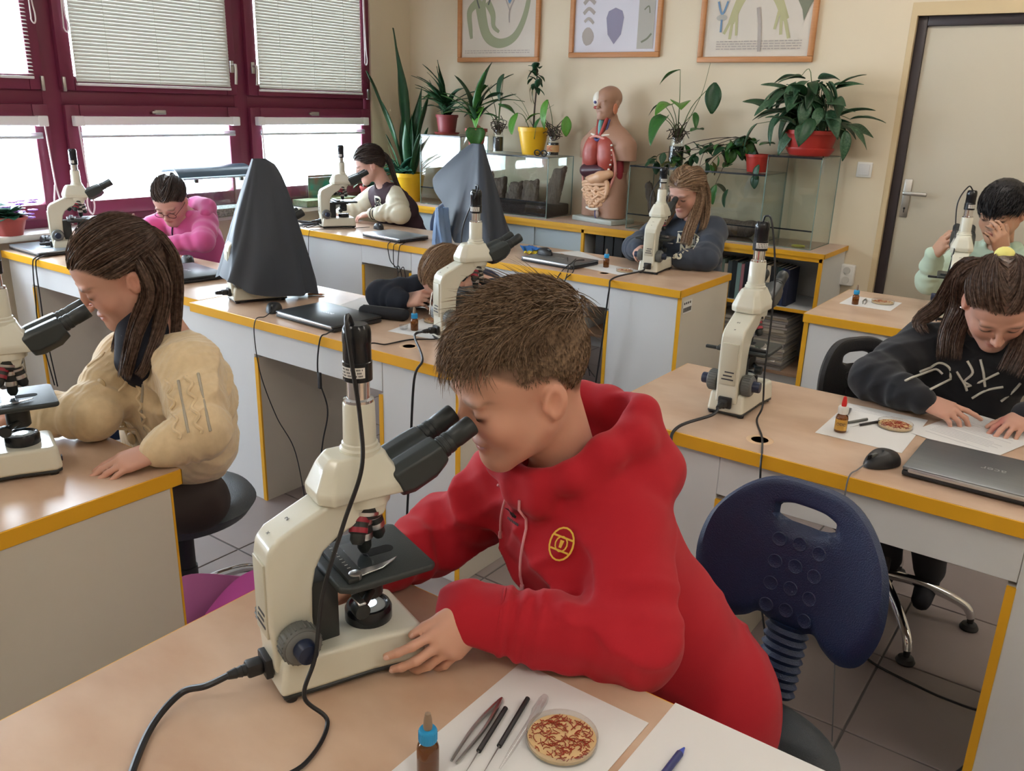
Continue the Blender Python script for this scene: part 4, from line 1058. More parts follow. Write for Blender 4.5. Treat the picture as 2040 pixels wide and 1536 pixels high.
    st3 = scalp_hair(H, 350, 1.1, lambda p: np.tile(V3(-.1, .9, .2), (len(p), 1)), .050, .75, .0006, 3, lambda q: (q[:, 2] > .085) & (q[:, 1] < .03), 4, jit=.25)
    st4 = scalp_hair(H, 1500, 1.16, lambda p: np.tile(V3(-.1, .9, -.5), (len(p), 1)), .044, .28, .0007, 4, lambda q: (q[:, 2] > .070) & (q[:, 1] > .03), 4, jit=.3)
    Vt, F = join(cap, st1, st2, st3, st4); mesh_obj('hair', Vt, F, m_hair_b, P)
    # the open eye
    for x in (-1, 1):
        e = MB(); e.ell(H.w(x*.031, .0682, -.0050), (.0128*H.k,)*3, 14, 10); eo = e.obj('eyeball', m_eyew, P, Matrix.Translation(-P.location))
        e = MB(); e.ell(H.w(x*.030, .0770, -.0080), (.0054*H.k,)*3, 12, 8); e.obj('iris', m_iris, eo)
    return H
HB = boy()
# ---- the other people
m_hairs = {n: mat('hair_'+n, c, .40, noise=(120, .9, c2, 2), spec=.4) for n, c, c2 in (('chestnut', (.060, .034, .025), (.19, .12, .088)), ('light_brown', (.20, .12, .072), (.42, .28, .175)), ('dark', (.030, .020, .018), (.085, .055, .045)), ('black', (.010, .009, .011), (.03, .028, .032)))}
def hl_girl(q): return np.interp(q[:, 1], [-.12, -.085, -.05, -.022, .004, .016, .030, .050, .066, .085], [-.085, -.070, -.040, .004, .014, .010, .022, .044, .060, .062])
def drop_print(o_parent, tr, me, M, m, name, off=.003):
    """lays a flat print on cloth"""
    n = len(me.vertices); co = np.empty(n*3, np.float32); me.vertices.foreach_get('co', co); co = co.reshape(-1, 3)
    w = np.array([(M @ Vector(v))[:] for v in co]); w = tr(w, back=0, off=off); me.vertices.foreach_set('co', w.astype(np.float32).ravel()); me.materials.append(m); me.update()
    return link(name, me, o_parent)
def seated(label, H, Nb, Pe, shL, elL, wrL, shR, elR, wrR, top, skin, hL, hR, h=.0045, hc=.007, bulk=1., fold=None, hairline=hl_girl, stubble=(.1, .06, .045), knees=True, sleeves=None, neckr=.062, crew=True, brow=(.10, .06, .045), legm=None, tuck=.04, hem=.0):
    P = person(label, (Pe[0], Pe[1], 0)); Nb, Pe, shL, elL, wrL, shR, elR, wrR = map(lambda v: np.asarray(v, float), (Nb, Pe, shL, elL, wrL, shR, elR, wrR))
    S = Solid(); head_prims(S, H)
    S.cone(H.w(0, -.024, -.035), Nb+V3(0, 0, -.02), .046, .050, .03)
    mid = Nb*.5+Pe*.5
    S.chain([Nb+V3(0, 0, -.07), mid], [.065, .075], .05); S.cone(shL, shR, .045, .045, .05)
    S.chain([shL, elL, wrL], [.038, .034, .024], .03); S.chain([shR, elR, wrR], [.038, .034, .024], .03)
    for (hd, W, left) in ((hL, wrL, True), (hR, wrR, False)):
        if hd: hand_prims(S, W, hd['d'], hd['n'], left, hd.get('curl', (22, 26, 20)), hd.get('spread', 6), hd.get('thumb', (30, 15)), hd.get('k', .9), hd.get('curls'))
    body_mesh(P, S, H, h, skin, hairline=hairline, stubble=stubble, brow=brow)
    # legs in dark trousers, seated
    fx = nrm(V3(H.M[0, 1], H.M[1, 1], 0)*.3+V3(0, -1, 0)); lx = V3(-fx[1], fx[0], 0)
    T_ = Solid(); T_.ell(Pe+V3(0, 0, -.04), (.120, .105, .08), .03)
    for s_ in (-1, 1):
        a = Pe+lx*.065*s_; k_ = a+fx*.34+V3(0, 0, -.01); an = k_+V3(0, tuck, -.36); T_.chain([a, k_, an], [.072, .06, .048], .04); T_.cone(an+V3(0, .02, -.055), an+fx*.10+V3(0, 0, -.065), .036, .030, .02)
    finish('trousers', T_, .012, legm or m_jeans, P, clip=lambda X: .006-X[:, 2])
    # the garment
    G = Solid(); lat = nrm(shL-shR)
    ch = Nb*.68+Pe*.32+V3(0, 0, -.01)
    G.cone(Nb+V3(0, 0, -.085), ch, .115*bulk, .138*bulk, .05, lat=lat, flat=.74); G.cone(ch, Pe+V3(0, 0, hem), .138*bulk, .152*bulk, .05, lat=lat, flat=.82)
    G.cone(Nb+V3(0, 0, -.05), shL, .052, .060*bulk, .05); G.cone(Nb+V3(0, 0, -.05), shR, .052, .060*bulk, .05)
    SL = []
    for (sh, el, wr_, sd) in ((shL, elL, wrL, 1), (shR, elR, wrR, 2)):
        A = G if sleeves is None else Solid()
        A.cone(sh, sh*.5+el*.5, .062*bulk, .060*bulk, .035); A.cone(sh*.5+el*.5, el, .060*bulk, .055*bulk, .02, wr=wr(.004, 12, 0, seed=sd))
        A.cone(el, el*.3+wr_*.7, .054*bulk, .046*bulk, .025, wr=wr(.004, 14, 1, seed=sd+3)); cu = nrm(wr_-el); A.cone(wr_-cu*.05, wr_-cu*.002, .038*bulk**.5, .037*bulk**.5, .008)
        SL.append(A)
    if crew:
        G.chain([Nb+lat*(.060*math.cos(a))+np.cross(lat, V3(0, 0, 1))*(.058*math.sin(a))+V3(0, 0, .0+.012*math.sin(a)) for a in np.linspace(0, 2*PI, 11)], [.019]*11, .012)
    G.cone(H.w(0, -.022, -.045), Nb+V3(0, 0, -.015), neckr, neckr-.004, .008, sub=True)
    f = folds(fold or [((.4, -.3, .9), .075, .009), ((-.6, .4, .6), .055, .006)], 11)
    g = finish(top[0], G, hc, top[1], P, disp=f)
    if sleeves:
        for A in SL: finish('sleeve', A, hc, sleeves, P, disp=f)
    return P, G, g, SL
def long_hair(P, H, m, gather, locks, n=5200, part=0., top_lift=1.06, hairline=hl_girl, wid=.0009, h=.005):
    Hs = Solid(); k = H.k
    Hs.ell(H.w(0, -.016, .032), V3(.0745, .0925, .0795)*k*top_lift/1.03, .01, False, H.M); Hs.ell(H.w(0, -.055, -.005), V3(.060, .045, .055)*k, .03*k, False, H.M)
    cl = lambda X: (hairline(H.loc(X))+.004-H.loc(X)[:, 2])*.7
    fine = lambda X: .0016*np.sin(H.loc(X)@V3(95, 12, 25)*3)*1.0
    cap = Hs.mesh(h, disp=lambda X: .0012*vnoise(X, 120, 3), clip=cl)
    g = np.asarray(gather, float)
    def flow(p):
        f = g-p; f[:, 0] += np.sign(p[:, 0]-part)*np.clip(.03-np.abs(p[:, 0]-part), 0, 1)*2.0; return f/np.linalg.norm(f, axis=1, keepdims=True)
    reg = lambda q: q[:, 2] > hairline(q)+np.random.RandomState(5).uniform(-.003, .006, len(q))
    parts = [cap, scalp_hair(H, n, top_lift*1.03, flow, lambda q: .02+.55*np.linalg.norm(q-g, axis=1), .02, wid, 1, reg, 5, jit=.04)]
    for i, (path, r0, r1, cnt) in enumerate(locks):
        pw = [H.w(*p) if len(p) == 3 else np.asarray(p[:3], float) for p in path]
        parts.append(lock(pw, lambda t, a=r0, b=r1: a+(b-a)*t if t > .12 else a*(.55+.45*t/.12), cnt, 10+i, wid*1.25, tip=.62, wave=.10))
    Vt, F = join(*parts); return mesh_obj('hair', Vt, F, m, P)
W4 = lambda *p: (*p, 1)     # a path point given in the room, not on the head

# cream cardigan
m_card = mat('cream_knit', (.74, .58, .36), .9, sheen=.4, noise=(60, .5, (.62, .47, .28), 3), bump=('waveX', 20, .16, 2.0))
Hc = Head((-1.889, 1.045, 1.140), -112, -29, 5, 1.08)
Pc, Gc, gc, _ = seated('person in a cream knitted cardigan looking into a microscope', Hc, (-1.838, 1.125, .985), (-1.940, 1.19, .52), (-1.725, 1.095, .925), (-1.605, 1.035, .815), (-1.628, .940, .797), (-1.960, 1.08, .905), (-1.880, .935, .822), (-2.00, .845, .815), ('cardigan', m_card), (.62, .35, .27),
    dict(d=(-.42, -.88, -.20), n=(.10, -.25, .96), curl=(14, 12, 8), k=.92, spread=4), dict(d=(-.6, -.8, 0), n=(-.4, .2, .9)), h=.0038, hc=.006, bulk=1.10, fold=[((.4, -.3, .9), .07, .012), ((-.6, .4, .6), .05, .008)], neckr=.070, crew=False, hem=.15, legm=mat('brown_skirt', (.035, .024, .022), .8))
long_hair(Pc, Hc, m_hairs['chestnut'], (0, -.105, .035), [
    ([(0, -.085, .05), (-.01, -.108, .02), (-.03, -.100, -.05), W4(-1.80, 1.115, .99), W4(-1.79, 1.085, .93)], .026, .014, 1000),
    ([(-.055, -.045, .03), (-.066, -.030, -.04), W4(-1.825, 1.040, 1.03), W4(-1.825, 1.01, .955), W4(-1.825, .99, .905)], .032, .020, 1700),
    ([(-.05, -.07, .03), (-.066, -.06, -.05), W4(-1.795, 1.07, 1.01), W4(-1.785, 1.03, .945), W4(-1.79, 1.005, .915)], .026, .014, 1100),
    ([(.055, -.03, .02), (.065, -.01, -.05), W4(-1.93, 1.05, .98), W4(-1.92, 1.02, .93)], .022, .014, 700)], n=6000, wid=.0009, h=.0045, part=.01)
def strip(name, q, w, m, par):
    b = MB(); b.tube(q, w, 6); return b.obj(name, m, par)
sh_ = Solid(); sh_.cone(Hc.w(0, -.02, -.05), V3(-1.85, 1.07, .93), .054, .075, .02); finish('shirt', sh_, .006, mat('navy_shirt', (.008, .010, .022), .8), Pc)
trc = Tracer(Gc, V3(-.12, .99, 0)); Bx = lambda t: -1.862-.03*t
for dx in (-.026, .026): strip('button_band', trc([(Bx(t)+dx, .965, .930-.22*t) for t in np.linspace(0, 1, 10)], back=0, off=.002), .004, m_card, gc)
for t in (.18, .43, .68, .93):
    p = trc([(Bx(t), .965, .930-.22*t)], back=0, off=.005)[0]
    MB().lathe([(.014, 0), (.016, .003), (.012, .006), (0, .006)], 18, T(*p) @ Vector((.12, -.99, 0)).to_track_quat('Z', 'Y').to_matrix().to_4x4()).obj('button', mat('cardigan_button', (.55, .40, .22), .5), gc)
m_ow = mat('openwork_grey', (.40, .36, .29), .9)
strip('openwork_seam', trc([(-1.790-.004*i, .965, .945-.02*i) for i in range(10)], back=0, off=.0), .0035, m_ow, gc)
cdv = nrm(V3(-.80, .55, -.22)); trs = Tracer(Gc, cdv); shc, elc = V3(-1.725, 1.095, .925), V3(-1.605, 1.035, .815)
for off, t0, t1 in ((.022, .1, .9), (-.022, .05, .95)):
    up = nrm(np.cross(cdv, elc-shc)); strip('openwork_seam', trs([shc*(1-t)+elc*t+up*off-cdv*.16 for t in np.linspace(t0, t1, 12)], back=0, off=.0), .0032, m_ow, gc)
for off in (0., .045): strip('cable_rib', trs([shc*(1-t)+elc*t+nrm(np.cross(cdv, elc-shc))*(off+.006*math.sin(t*26))-cdv*.16 for t in np.linspace(.05, .95, 40)], back=0, off=.0015), .0042, m_card, gc)
for x0 in (-1.815, -1.925): strip('cable_rib', trc([(x0+.006*math.sin(i*1.1), .965, .945-.006*i) for i in range(34)], back=0, off=.0015), .0042, m_card, gc)

# black sweatshirt, reading a sheet
m_blk = mat('black_sweatshirt', (.008, .009, .014), .85, sheen=.15, bump=('noise', 800, .08))
Hh = Head((-.262, 2.600, 1.062), -69, -45, -6, 1.08)
Ph, Gh, gh, _ = seated('person in a black sweatshirt with a yellow hair tie reading a sheet', Hh, (-.285, 2.72, .955), (-.40, 2.80, .52), (-.135, 2.74, .905), (-.02, 2.60, .815), (-.135, 2.50, .795), (-.445, 2.70, .885), (-.525, 2.50, .815), (-.375, 2.420, .806), ('sweatshirt', m_blk), (.62, .35, .27),
    dict(d=(-.3, -.9, -.1), n=(.1, -.1, 1), k=.85), dict(d=(.95, -.10, -.12), n=(.1, -.35, .93), curls=[(8, 12, 10), (26, 35, 25), (30, 40, 25), (32, 40, 25)], k=.90, thumb=(30, 40)), bulk=1.12, h=.0038, hc=.006, tuck=.30)
long_hair(Ph, Hh, m_hairs['chestnut'], (0, -.09, .075), [
    ([(.04, -.06, .08), (.075, -.05, .03), W4(-.355, 2.66, 1.03), W4(-.365, 2.63, .95), W4(-.355, 2.60, .88)], .030, .030, 1300),
    ([(.05, -.07, .06), (.085, -.08, .02), W4(-.415, 2.68, 1.02), W4(-.46, 2.66, .965), W4(-.43, 2.64, .93)], .024, .016, 800),
    ([(-.05, -.05, .06), (-.075, -.03, .0), W4(-.18, 2.60, .98), W4(-.20, 2.56, .88)], .030, .026, 1000)], n=5000, wid=.0010, h=.005)
MB().ell(Hh.w(.0, -.085, .085), (.026, .026, .014), 14, 8, M=Matrix(Hh.M.tolist()).to_3x3()).obj('hair_tie', mat('yellow_tie', (.85, .80, .25), .7), Ph, Matrix.Translation(-Ph.location))
MB().ell(Hh.w(.077, -.010, -.040), (.0045,)*3, 8, 6).obj('earring', m_chrome, Ph, Matrix.Translation(-Ph.location))
trh = Tracer(Gh, V3(.1, .99, -.1)); m_pr = mat('print_white', (.62, .60, .55), .7)
for st in ([(-.33, .905), (-.31, .875), (-.325, .845), (-.30, .84)], [(-.30, .915), (-.285, .88), (-.275, .84)], [(-.42, .865), (-.40, .885), (-.37, .875), (-.36, .84)], [(-.425, .85), (-.405, .865), (-.385, .855)], [(-.32, .83), (-.29, .85), (-.25, .885)], [(-.30, .80), (-.27, .83), (-.235, .845)], [(-.235, .80), (-.215, .83), (-.20, .86)], [(-.35, .87), (-.325, .84), (-.315, .82)]):
    pts = [V3(x, 2.42, z) for x, z in st]; pts = [V3(*p) for p in catmull([Vector(p) for p in pts], 5)]; strip('scribble_print', trh(pts, back=0, off=.002), .0035, m_pr, gh)

# light green top
m_mint = mat('mint_top', (.50, .64, .52), .85, sheen=.2)
Hg = Head((-.487, 4.225, 1.155), -102, -19, 0, 1.10)
Pg, Gg, gg, _ = seated('person in a light green top with short black hair holding a glass slide', Hg, (-.475, 4.32, 1.005), (-.47, 4.42, .52), (-.345, 4.31, .93), (-.330, 4.13, .86), (-.432, 4.045, 1.005), (-.605, 4.32, .93), (-.700, 4.12, .835), (-.690, 4.045, .965), ('sweatshirt', m_mint), (.55, .32, .22),
    dict(d=(-.25, -.45, .85), n=(.55, -.75, .1), curl=(30, 40, 30), k=.95), dict(d=(.45, -.45, .80), n=(-.75, -.6, .1), curl=(25, 35, 25), k=.95), h=.0055, hc=.008, hairline=None, brow=(.02, .015, .012))
Hs = Solid(); Hs.ell(Hg.w(0, -.014, .038), V3(.080, .098, .086)*Hg.k, .01, False, Hg.M)
hlg = lambda q: np.interp(q[:, 1], [-.11, -.085, -.05, -.022, .004, .016, .030, .05, .07, .09], [-.066, -.056, -.030, .005, .012, -.004, .004, .018, .022, .024])
cap = Hs.mesh(.005, clip=lambda X: (hlg(Hg.loc(X))-Hg.loc(X)[:, 2])*.7)
mesh_obj('hair', *join(cap, scalp_hair(Hg, 3500, 1.13, lambda p: np.tile(V3(.1, .9, -.45), (len(p), 1)), .045, .12, .0013, 1, lambda q: q[:, 2] > hlg(q)+.01, 4)), m_hairs['black'], Pg)

# lettered grey sweatshirt
m_rang = mat('grey_sweatshirt', (.040, .052, .078), .85, sheen=.2)
Hr = Head((-1.921, 4.160, 1.130), -99, -26, 1, 1.05)
Pr, Gr, gr_, _ = seated('person in a dark grey sweatshirt with white lettering and long fair hair', Hr, (-1.925, 4.26, .985), (-1.93, 4.36, .52), (-1.795, 4.25, .93), (-1.735, 4.05, .815), (-1.845, 3.98, .805), (-2.06, 4.25, .925), (-2.135, 4.04, .825), (-2.055, 3.935, .845), ('sweatshirt', m_rang), (.64, .37, .29),
    None, dict(d=(.35, -.92, -.05), n=(-.65, -.1, .75), curl=(30, 40, 30), k=.85), h=.0055, hc=.008, bulk=1.15)
long_hair(Pr, Hr, m_hairs['light_brown'], (0, -.10, -.02), [
    ([(-.05, -.01, .06), (-.074, .0, -.02), W4(-1.855, 4.13, 1.00), W4(-1.865, 4.10, .92), W4(-1.87, 4.09, .86)], .026, .030, 1000),
    ([(-.04, -.06, .04), (-.07, -.05, -.04), W4(-1.82, 4.19, .99), W4(-1.815, 4.15, .93)], .030, .018, 700),
    ([(.05, -.02, .05), (.076, -.01, -.02), W4(-2.01, 4.16, 1.00), W4(-2.07, 4.14, .93)], .026, .022, 800)], n=3000, wid=.0015)
trr = Tracer(Gr, V3(0, 1, 0)); m_let = mat('print_cream', (.75, .70, .55), .7)
for txt, x, z, sz in (('NGER', -1.868, .885, .062), ('NGS', -1.872, .835, .056)): drop_print(gr_, trr, textmesh(txt, sz, 0, .0025), T(x, 3.9, z) @ RX(PI/2), m_let, 'lettering', .006)
for z in (.918, .862): strip('lettering_line', trr([(-1.95+.03*i, 3.9, z+.006*math.sin(i)) for i in range(6)], back=0, off=.004), .0035, m_let, gr_)
for s_ in (-1,): MB().ell(Hr.w(-.078, -.010, -.036), (.006,)*3, 8, 6).obj('earring', m_black, Pr, Matrix.Translation(-Pr.location))

# dark bent-over figure writing at the middle desk
m_dk = mat('navy_sweater', (.010, .014, .026), .85)
Hm = Head((-2.085, 2.46, .893), -118, -48, -6, 1.08)
Pm, Gm, gm, _ = seated('person in a navy sweater bent low over the desk holding tweezers', Hm, (-2.05, 2.59, .865), (-1.99, 2.86, .53), (-1.90, 2.62, .84), (-1.83, 2.40, .815), (-1.93, 2.40, .81), (-2.155, 2.585, .835), (-2.325, 2.335, .815), (-2.195, 2.325, .812), ('sweater', m_dk), (.64, .38, .30),
    None, dict(d=(.80, .25, .25), n=(-.25, -.75, .60), curl=(35, 45, 30), k=.9), h=.0045, hc=.007)
long_hair(Pm, Hm, m_hairs['light_brown'], (0, -.09, .03), [
    ([(-.03, -.05, .09), (-.068, .02, .04), (-.074, .035, -.04), W4(-2.085, 2.39, .80)], .018, .008, 900),
    ([(.03, -.03, .09), (.066, .03, .03), (.070, .05, -.05), W4(-2.19, 2.44, .79)], .026, .014, 1000),
    ([(.0, .03, .09), (-.045, .06, .05), (-.066, .055, -.02)], .018, .010, 500)], n=3500, wid=.0013)

# varsity jacket
m_jk = mat('plum_wool', (.045, .022, .030), .9); m_slv = mat('cream_leather', (.66, .62, .48), .55)
Hv = Head((-4.150, 4.085, 1.132), -128, -25, 2, 1.05)
Pv, Gv, gv, SLv = seated('person in a varsity jacket with cream sleeves looking into a microscope', Hv, (-4.085, 4.175, .99), (-3.98, 4.33, .52), (-3.985, 4.15, .935), (-3.87, 4.08, .835), (-4.075, 4.03, .825), (-4.20, 4.19, .92), (-4.30, 4.10, .82), (-4.33, 3.98, .80), ('jacket', m_jk), (.64, .38, .31),
    dict(d=(-.85, -.35, -.15), n=(-.1, -.3, .95), k=.9, curl=(20, 25, 20)), dict(d=(-.7, -.7, 0), n=(-.2, 0, .97), k=.9), h=.006, hc=.009, sleeves=m_slv, bulk=1.12)
long_hair(Pv, Hv, m_hairs['dark'], (0, -.10, .0), [([(0, -.09, .02), (-.02, -.12, -.03), W4(-4.00, 4.19, 1.00), W4(-3.93, 4.22, .90)], .026, .012, 700)], n=3500, wid=.0015)
trv = Tracer(Gv, V3(-.5, .86, 0))
drop_print(gv, trv, textmesh('B', .115, 0, .004), T(-3.985, 3.93, .885) @ RZ(rad(30)) @ RX(PI/2), m_let, 'letter_patch', .006)
drop_print(gv, trv, textmesh('B', .095, 0, .000), T(-3.985, 3.93, .885) @ RZ(rad(30)) @ RX(PI/2), m_blk, 'letter_patch', .010)
cu = nrm(V3(-4.075, 4.03, .825)-V3(-3.87, 4.08, .835))
for d_ in (.012, .032): MB().tube([V3(-4.075, 4.03, .825)-cu*d_+V3(0, .0396*math.cos(a), .0396*math.sin(a)) for a in np.linspace(0, 2*PI, 17)], .004, 5).obj('cuff_stripe', m_blk, Pv, Matrix.Translation(-Pv.location))

# pink hoodie
m_pink = mat('pink_fleece', (.60, .10, .30), .9, sheen=.3)
Hp = Head((-4.115, 2.600, 1.005), -56, -40, 2, 1.05)
Pp, Gp, gp, _ = seated('person in a pink hoodie and glasses bent over a desk by the window', Hp, (-4.14, 2.705, .925), (-4.16, 2.88, .50), (-4.02, 2.735, .885), (-3.88, 2.62, .815), (-4.025, 2.505, .80), (-4.29, 2.69, .875), (-4.33, 2.53, .815), (-4.255, 2.44, .845), ('hoodie', m_pink), (.62, .38, .32),
    dict(d=(-.6, -.75, -.1), n=(.1, -.2, .97), k=.85), dict(d=(.3, -.5, .6), n=(-.6, -.5, .4), curl=(40, 50, 40), k=.9), h=.006, hc=.008, bulk=.98, stubble=(.05, .035, .03))
long_hair(Pp, Hp, m_hairs['dark'], (0, -.11, .05), [([(0, -.09, .05), (0, -.13, .03), W4(-4.13, 2.72, .99)], .022, .012, 400)], n=3500, wid=.0014)
hdp = Solid(); hdp.chain([V3(-4.24, 2.72, .955), V3(-4.16, 2.79, .965), V3(-4.05, 2.775, .96), V3(-3.99, 2.72, .94)], [.03, .042, .045, .028], .02); hdp.cone(V3(-4.10, 2.79, .95), V3(-4.06, 2.81, .90), .05, .03, .03); finish('hood', hdp, .008, m_pink, Pp)
trp = Tracer(Gp, V3(-.2, .97, .0)); strip('zip', trp([(-4.10-.005*i, 2.45, .905-.02*i) for i in range(7)], back=0, off=.002), .004, mat('zip_navy', (.02, .02, .06), .5), gp)
gl = MB()
for x in (-.031, .031): gl.tube([Hp.w(x+.021*math.cos(a), .094, -.010+.016*math.sin(a)) for a in np.linspace(0, 2*PI, 15)], .0018, 5)
gl.tube([Hp.w(-.010, .096, -.006), Hp.w(.010, .096, -.006)], .0016, 5)
for x in (-1, 1): gl.tube([Hp.w(x*.051, .090, -.006), Hp.w(x*.072, .03, -.004), Hp.w(x*.074, -.015, -.006)], .0016, 5)
gl.obj('glasses', mat('glasses_frame', (.10, .03, .04), .35), Pp, Matrix.Translation(-Pp.location))
# ------------------------------------------------------------ things on and under the desks
m_paper = mat('paper_white', (.80, .80, .80), .6)
m_lapgrey = mat('laptop_lid_grey', (.17, .18, .19), .38, .6, noise=(3, .4, (.22, .23, .24), 8, (1, 60, 1)))
m_lapblk = mat('laptop_body', (.02, .021, .024), .4)
m_lapsil = mat('laptop_silver', (.60, .61, .63), .3, .8)
m_amber = mat('amber_glass', (.26, .075, .008), .08, trans=.6, coat=.5)
m_bluecap = mat('blue_cap', (.02, .30, .62), .4); m_redb = mat('red_bulb', (.62, .02, .02), .4); m_whitecap = mat('white_cap', (.82, .82, .80), .4)
m_teat = mat('brown_teat', (.28, .20, .14), .5)
m_dish = glassmat('dish_glass', (.96, .96, .95), .6); m_agar = mat('dish_liquid', (.72, .52, .27), .15); m_worm = mat('red_larva', (.33, .035, .01), .35)
m_steel2 = mat('tool_steel', (.50, .50, .50), .3, 1.0); m_clear = glassmat('clear_plastic', (.95, .96, .97), 1.2, .1)

def laptop(label, x, y, rz, w=.335, d=.225, lidm=None):
    o = thing('laptop', label, 'laptop', (x, y, DZT), rz, 'closed laptops on the desks')
    b = MB(); b.rbox((-w/2, -d/2, .003), (w/2, d/2, .016), .004, 2); b.obj('base', m_lapblk, o)
    b = MB(); b.rbox((-w/2, -d/2, .0165), (w/2, d/2, .026), .004, 2); ld = b.obj('lid', lidm or m_lapgrey, o)
    b = MB(); b.rbox((-w/2+.012, -d/2-.0015, .012), (w/2-.012, -d/2+.012, .0235), .004, 2); b.obj('hinge_bar', m_lapsil, o)
    text('lid_logo', 'acer', .030, m_lapsil, ld, T(0, .0, .0262) @ RZ(PI), .0001)
    for sx in (-1, 1):
        for sy in (-1, 1): MB().lathe([(.007, 0), (.007, .0035)], 8, T(sx*(w/2-.02), sy*(d/2-.02), 0)).obj('foot', m_black, o)
    return o
laptop('closed grey laptop beside the black mouse on the desk with the red-capped bottle', -.150, 2.078, rad(-1))
laptop('closed black laptop between a webcam-like mouse and the pencil case', -2.350, 2.085, rad(-3), lidm=mat('laptop_lid_black', (.030, .034, .038), .35))
laptop('closed silver laptop at the edge of the varsity jacket wearer\'s desk', -3.545, 3.69, rad(-6), lidm=mat('laptop_lid_silver', (.35, .40, .45), .3, .6))
laptop('closed laptop under a mouse and tangled cables by the snack wrappers', -2.385, 3.70, rad(-5))
laptop('closed pale laptop below the potted violet', -4.46, 2.10, rad(-2), lidm=mat('laptop_lid_silver', (.35, .40, .45), .3, .6))
laptop('closed laptop between the pink hoodie wearer and the covered microscope', -3.42, 2.21, rad(-8), lidm=mat('laptop_lid_black', (.030, .034, .038), .35))

def mouse(label, x, y, rz, z=DZT, k=1.):
    o = thing('computer_mouse', label, 'mouse', (x, y, z), rz, 'wired computer mice')
    b = MB()
    def f(u, v):
        a = u*2*PI; t = v*PI/2
        px = .031*math.cos(a)*math.cos(t)**.5*(1+.12*math.sin(a)); py = .054*math.sin(a)*math.cos(t)**.5; pz = .002+.034*math.sin(t)*(1-.25*(py/.054)**2)-.004*max(0, -math.sin(a))*math.sin(t)
        return Vector((px*k, py*k, pz*k))
    b.sheet(f, 28, 8); b.obj('shell', m_black, o)
    MB().rbox((-.004*k, -.040*k, .024*k), (.004*k, -.020*k, .0335*k), .003*k, 2).obj('scroll_wheel', m_grey, o)
    MB().rbox((-.0005, -.053*k, .020*k), (.0005, -.02*k, .0318*k), .0002, 1).obj('button_gap', m_blackgloss, o)
    return o
mouse('black mouse beside the grey laptop with its cable hanging over the edge', -.372, 2.01, rad(-25))
mouse('black mouse at the corner of the black laptop below the grey cover', -2.60, 2.035, rad(40), k=.95)
mouse('black mouse near the base of the varsity jacket wearer\'s microscope', -3.88, 3.89, rad(60))
mouse('black mouse lying on top of a closed laptop', -2.50, 3.735, rad(70), z=DZT+.026)
mouse('blue-tinted mouse beside the pale laptop under the violet', -4.58, 2.16, rad(60), z=DZT+.026)
mouse('black mouse beside the sleeve of the pink hoodie wearer', -3.70, 2.40, rad(60))

def sheet_of_paper(label, x, y, rz, w=.21, h=.297, z=DZT+.0006, lines=0, group='white sheets of paper'):
    o = thing('paper_sheet', label, 'paper', (x, y, z), rz, group)
    MB().box((-w/2, -h/2, 0), (w/2, h/2, .0004)).obj('sheet', m_paper, o)
    if lines:
        b = MB(); R = random.Random(lines)
        for i in range(lines):
            yy = h/2-.03-i*.0105
            if i % 7 == 6: continue
            b.box((-w/2+.02, yy, .0004), (-w/2+.02+(w-.04)*R.uniform(.55, 1), yy+.0022, .00055))
        p = b.obj('printed_text', mat('faint_print', (.52, .52, .55), .7), o); p['kind'] = 'stuff'
    return o
sheet_of_paper('white sheet under the tweezers and petri dish beside the red hoodie wearer', -.495, .728, 0, .21, .297)
sheet_of_paper('blank white sheet with a blue pen lying next to the petri dish sheet', -.262, .775, 0, .235, .32, z=DZT+.0014)
sheet_of_paper('white sheet under the red-capped bottle and needles', -.455, 2.262, 0, .21, .297, lines=3)
sheet_of_paper('printed sheet held by the person in a black sweatshirt', -.225, 2.385, rad(-18), .21, .297, z=DZT+.0014, lines=22)
sheet_of_paper('white sheet under the blue-capped bottle beside the pencil case', -1.985, 2.235, rad(8), .21, .22)
sheet_of_paper('white sheet under the navy sweater wearer\'s elbow', -2.40, 2.33, rad(14), .21, .25)
sheet_of_paper('white sheet behind the laptop with tangled cables', -2.44, 3.93, rad(60), .21, .297)
sheet_of_paper('white sheet with a petri dish before the lettered sweatshirt', -2.10, 3.74, rad(80), .18, .25)
sheet_of_paper('white sheet with bottle and dish on the desk by the door', -.868, 3.85, 0, .21, .21)
sheet_of_paper('white sheet beside the varsity jacket wearer\'s microscope', -4.28, 3.93, rad(20), .21, .297)

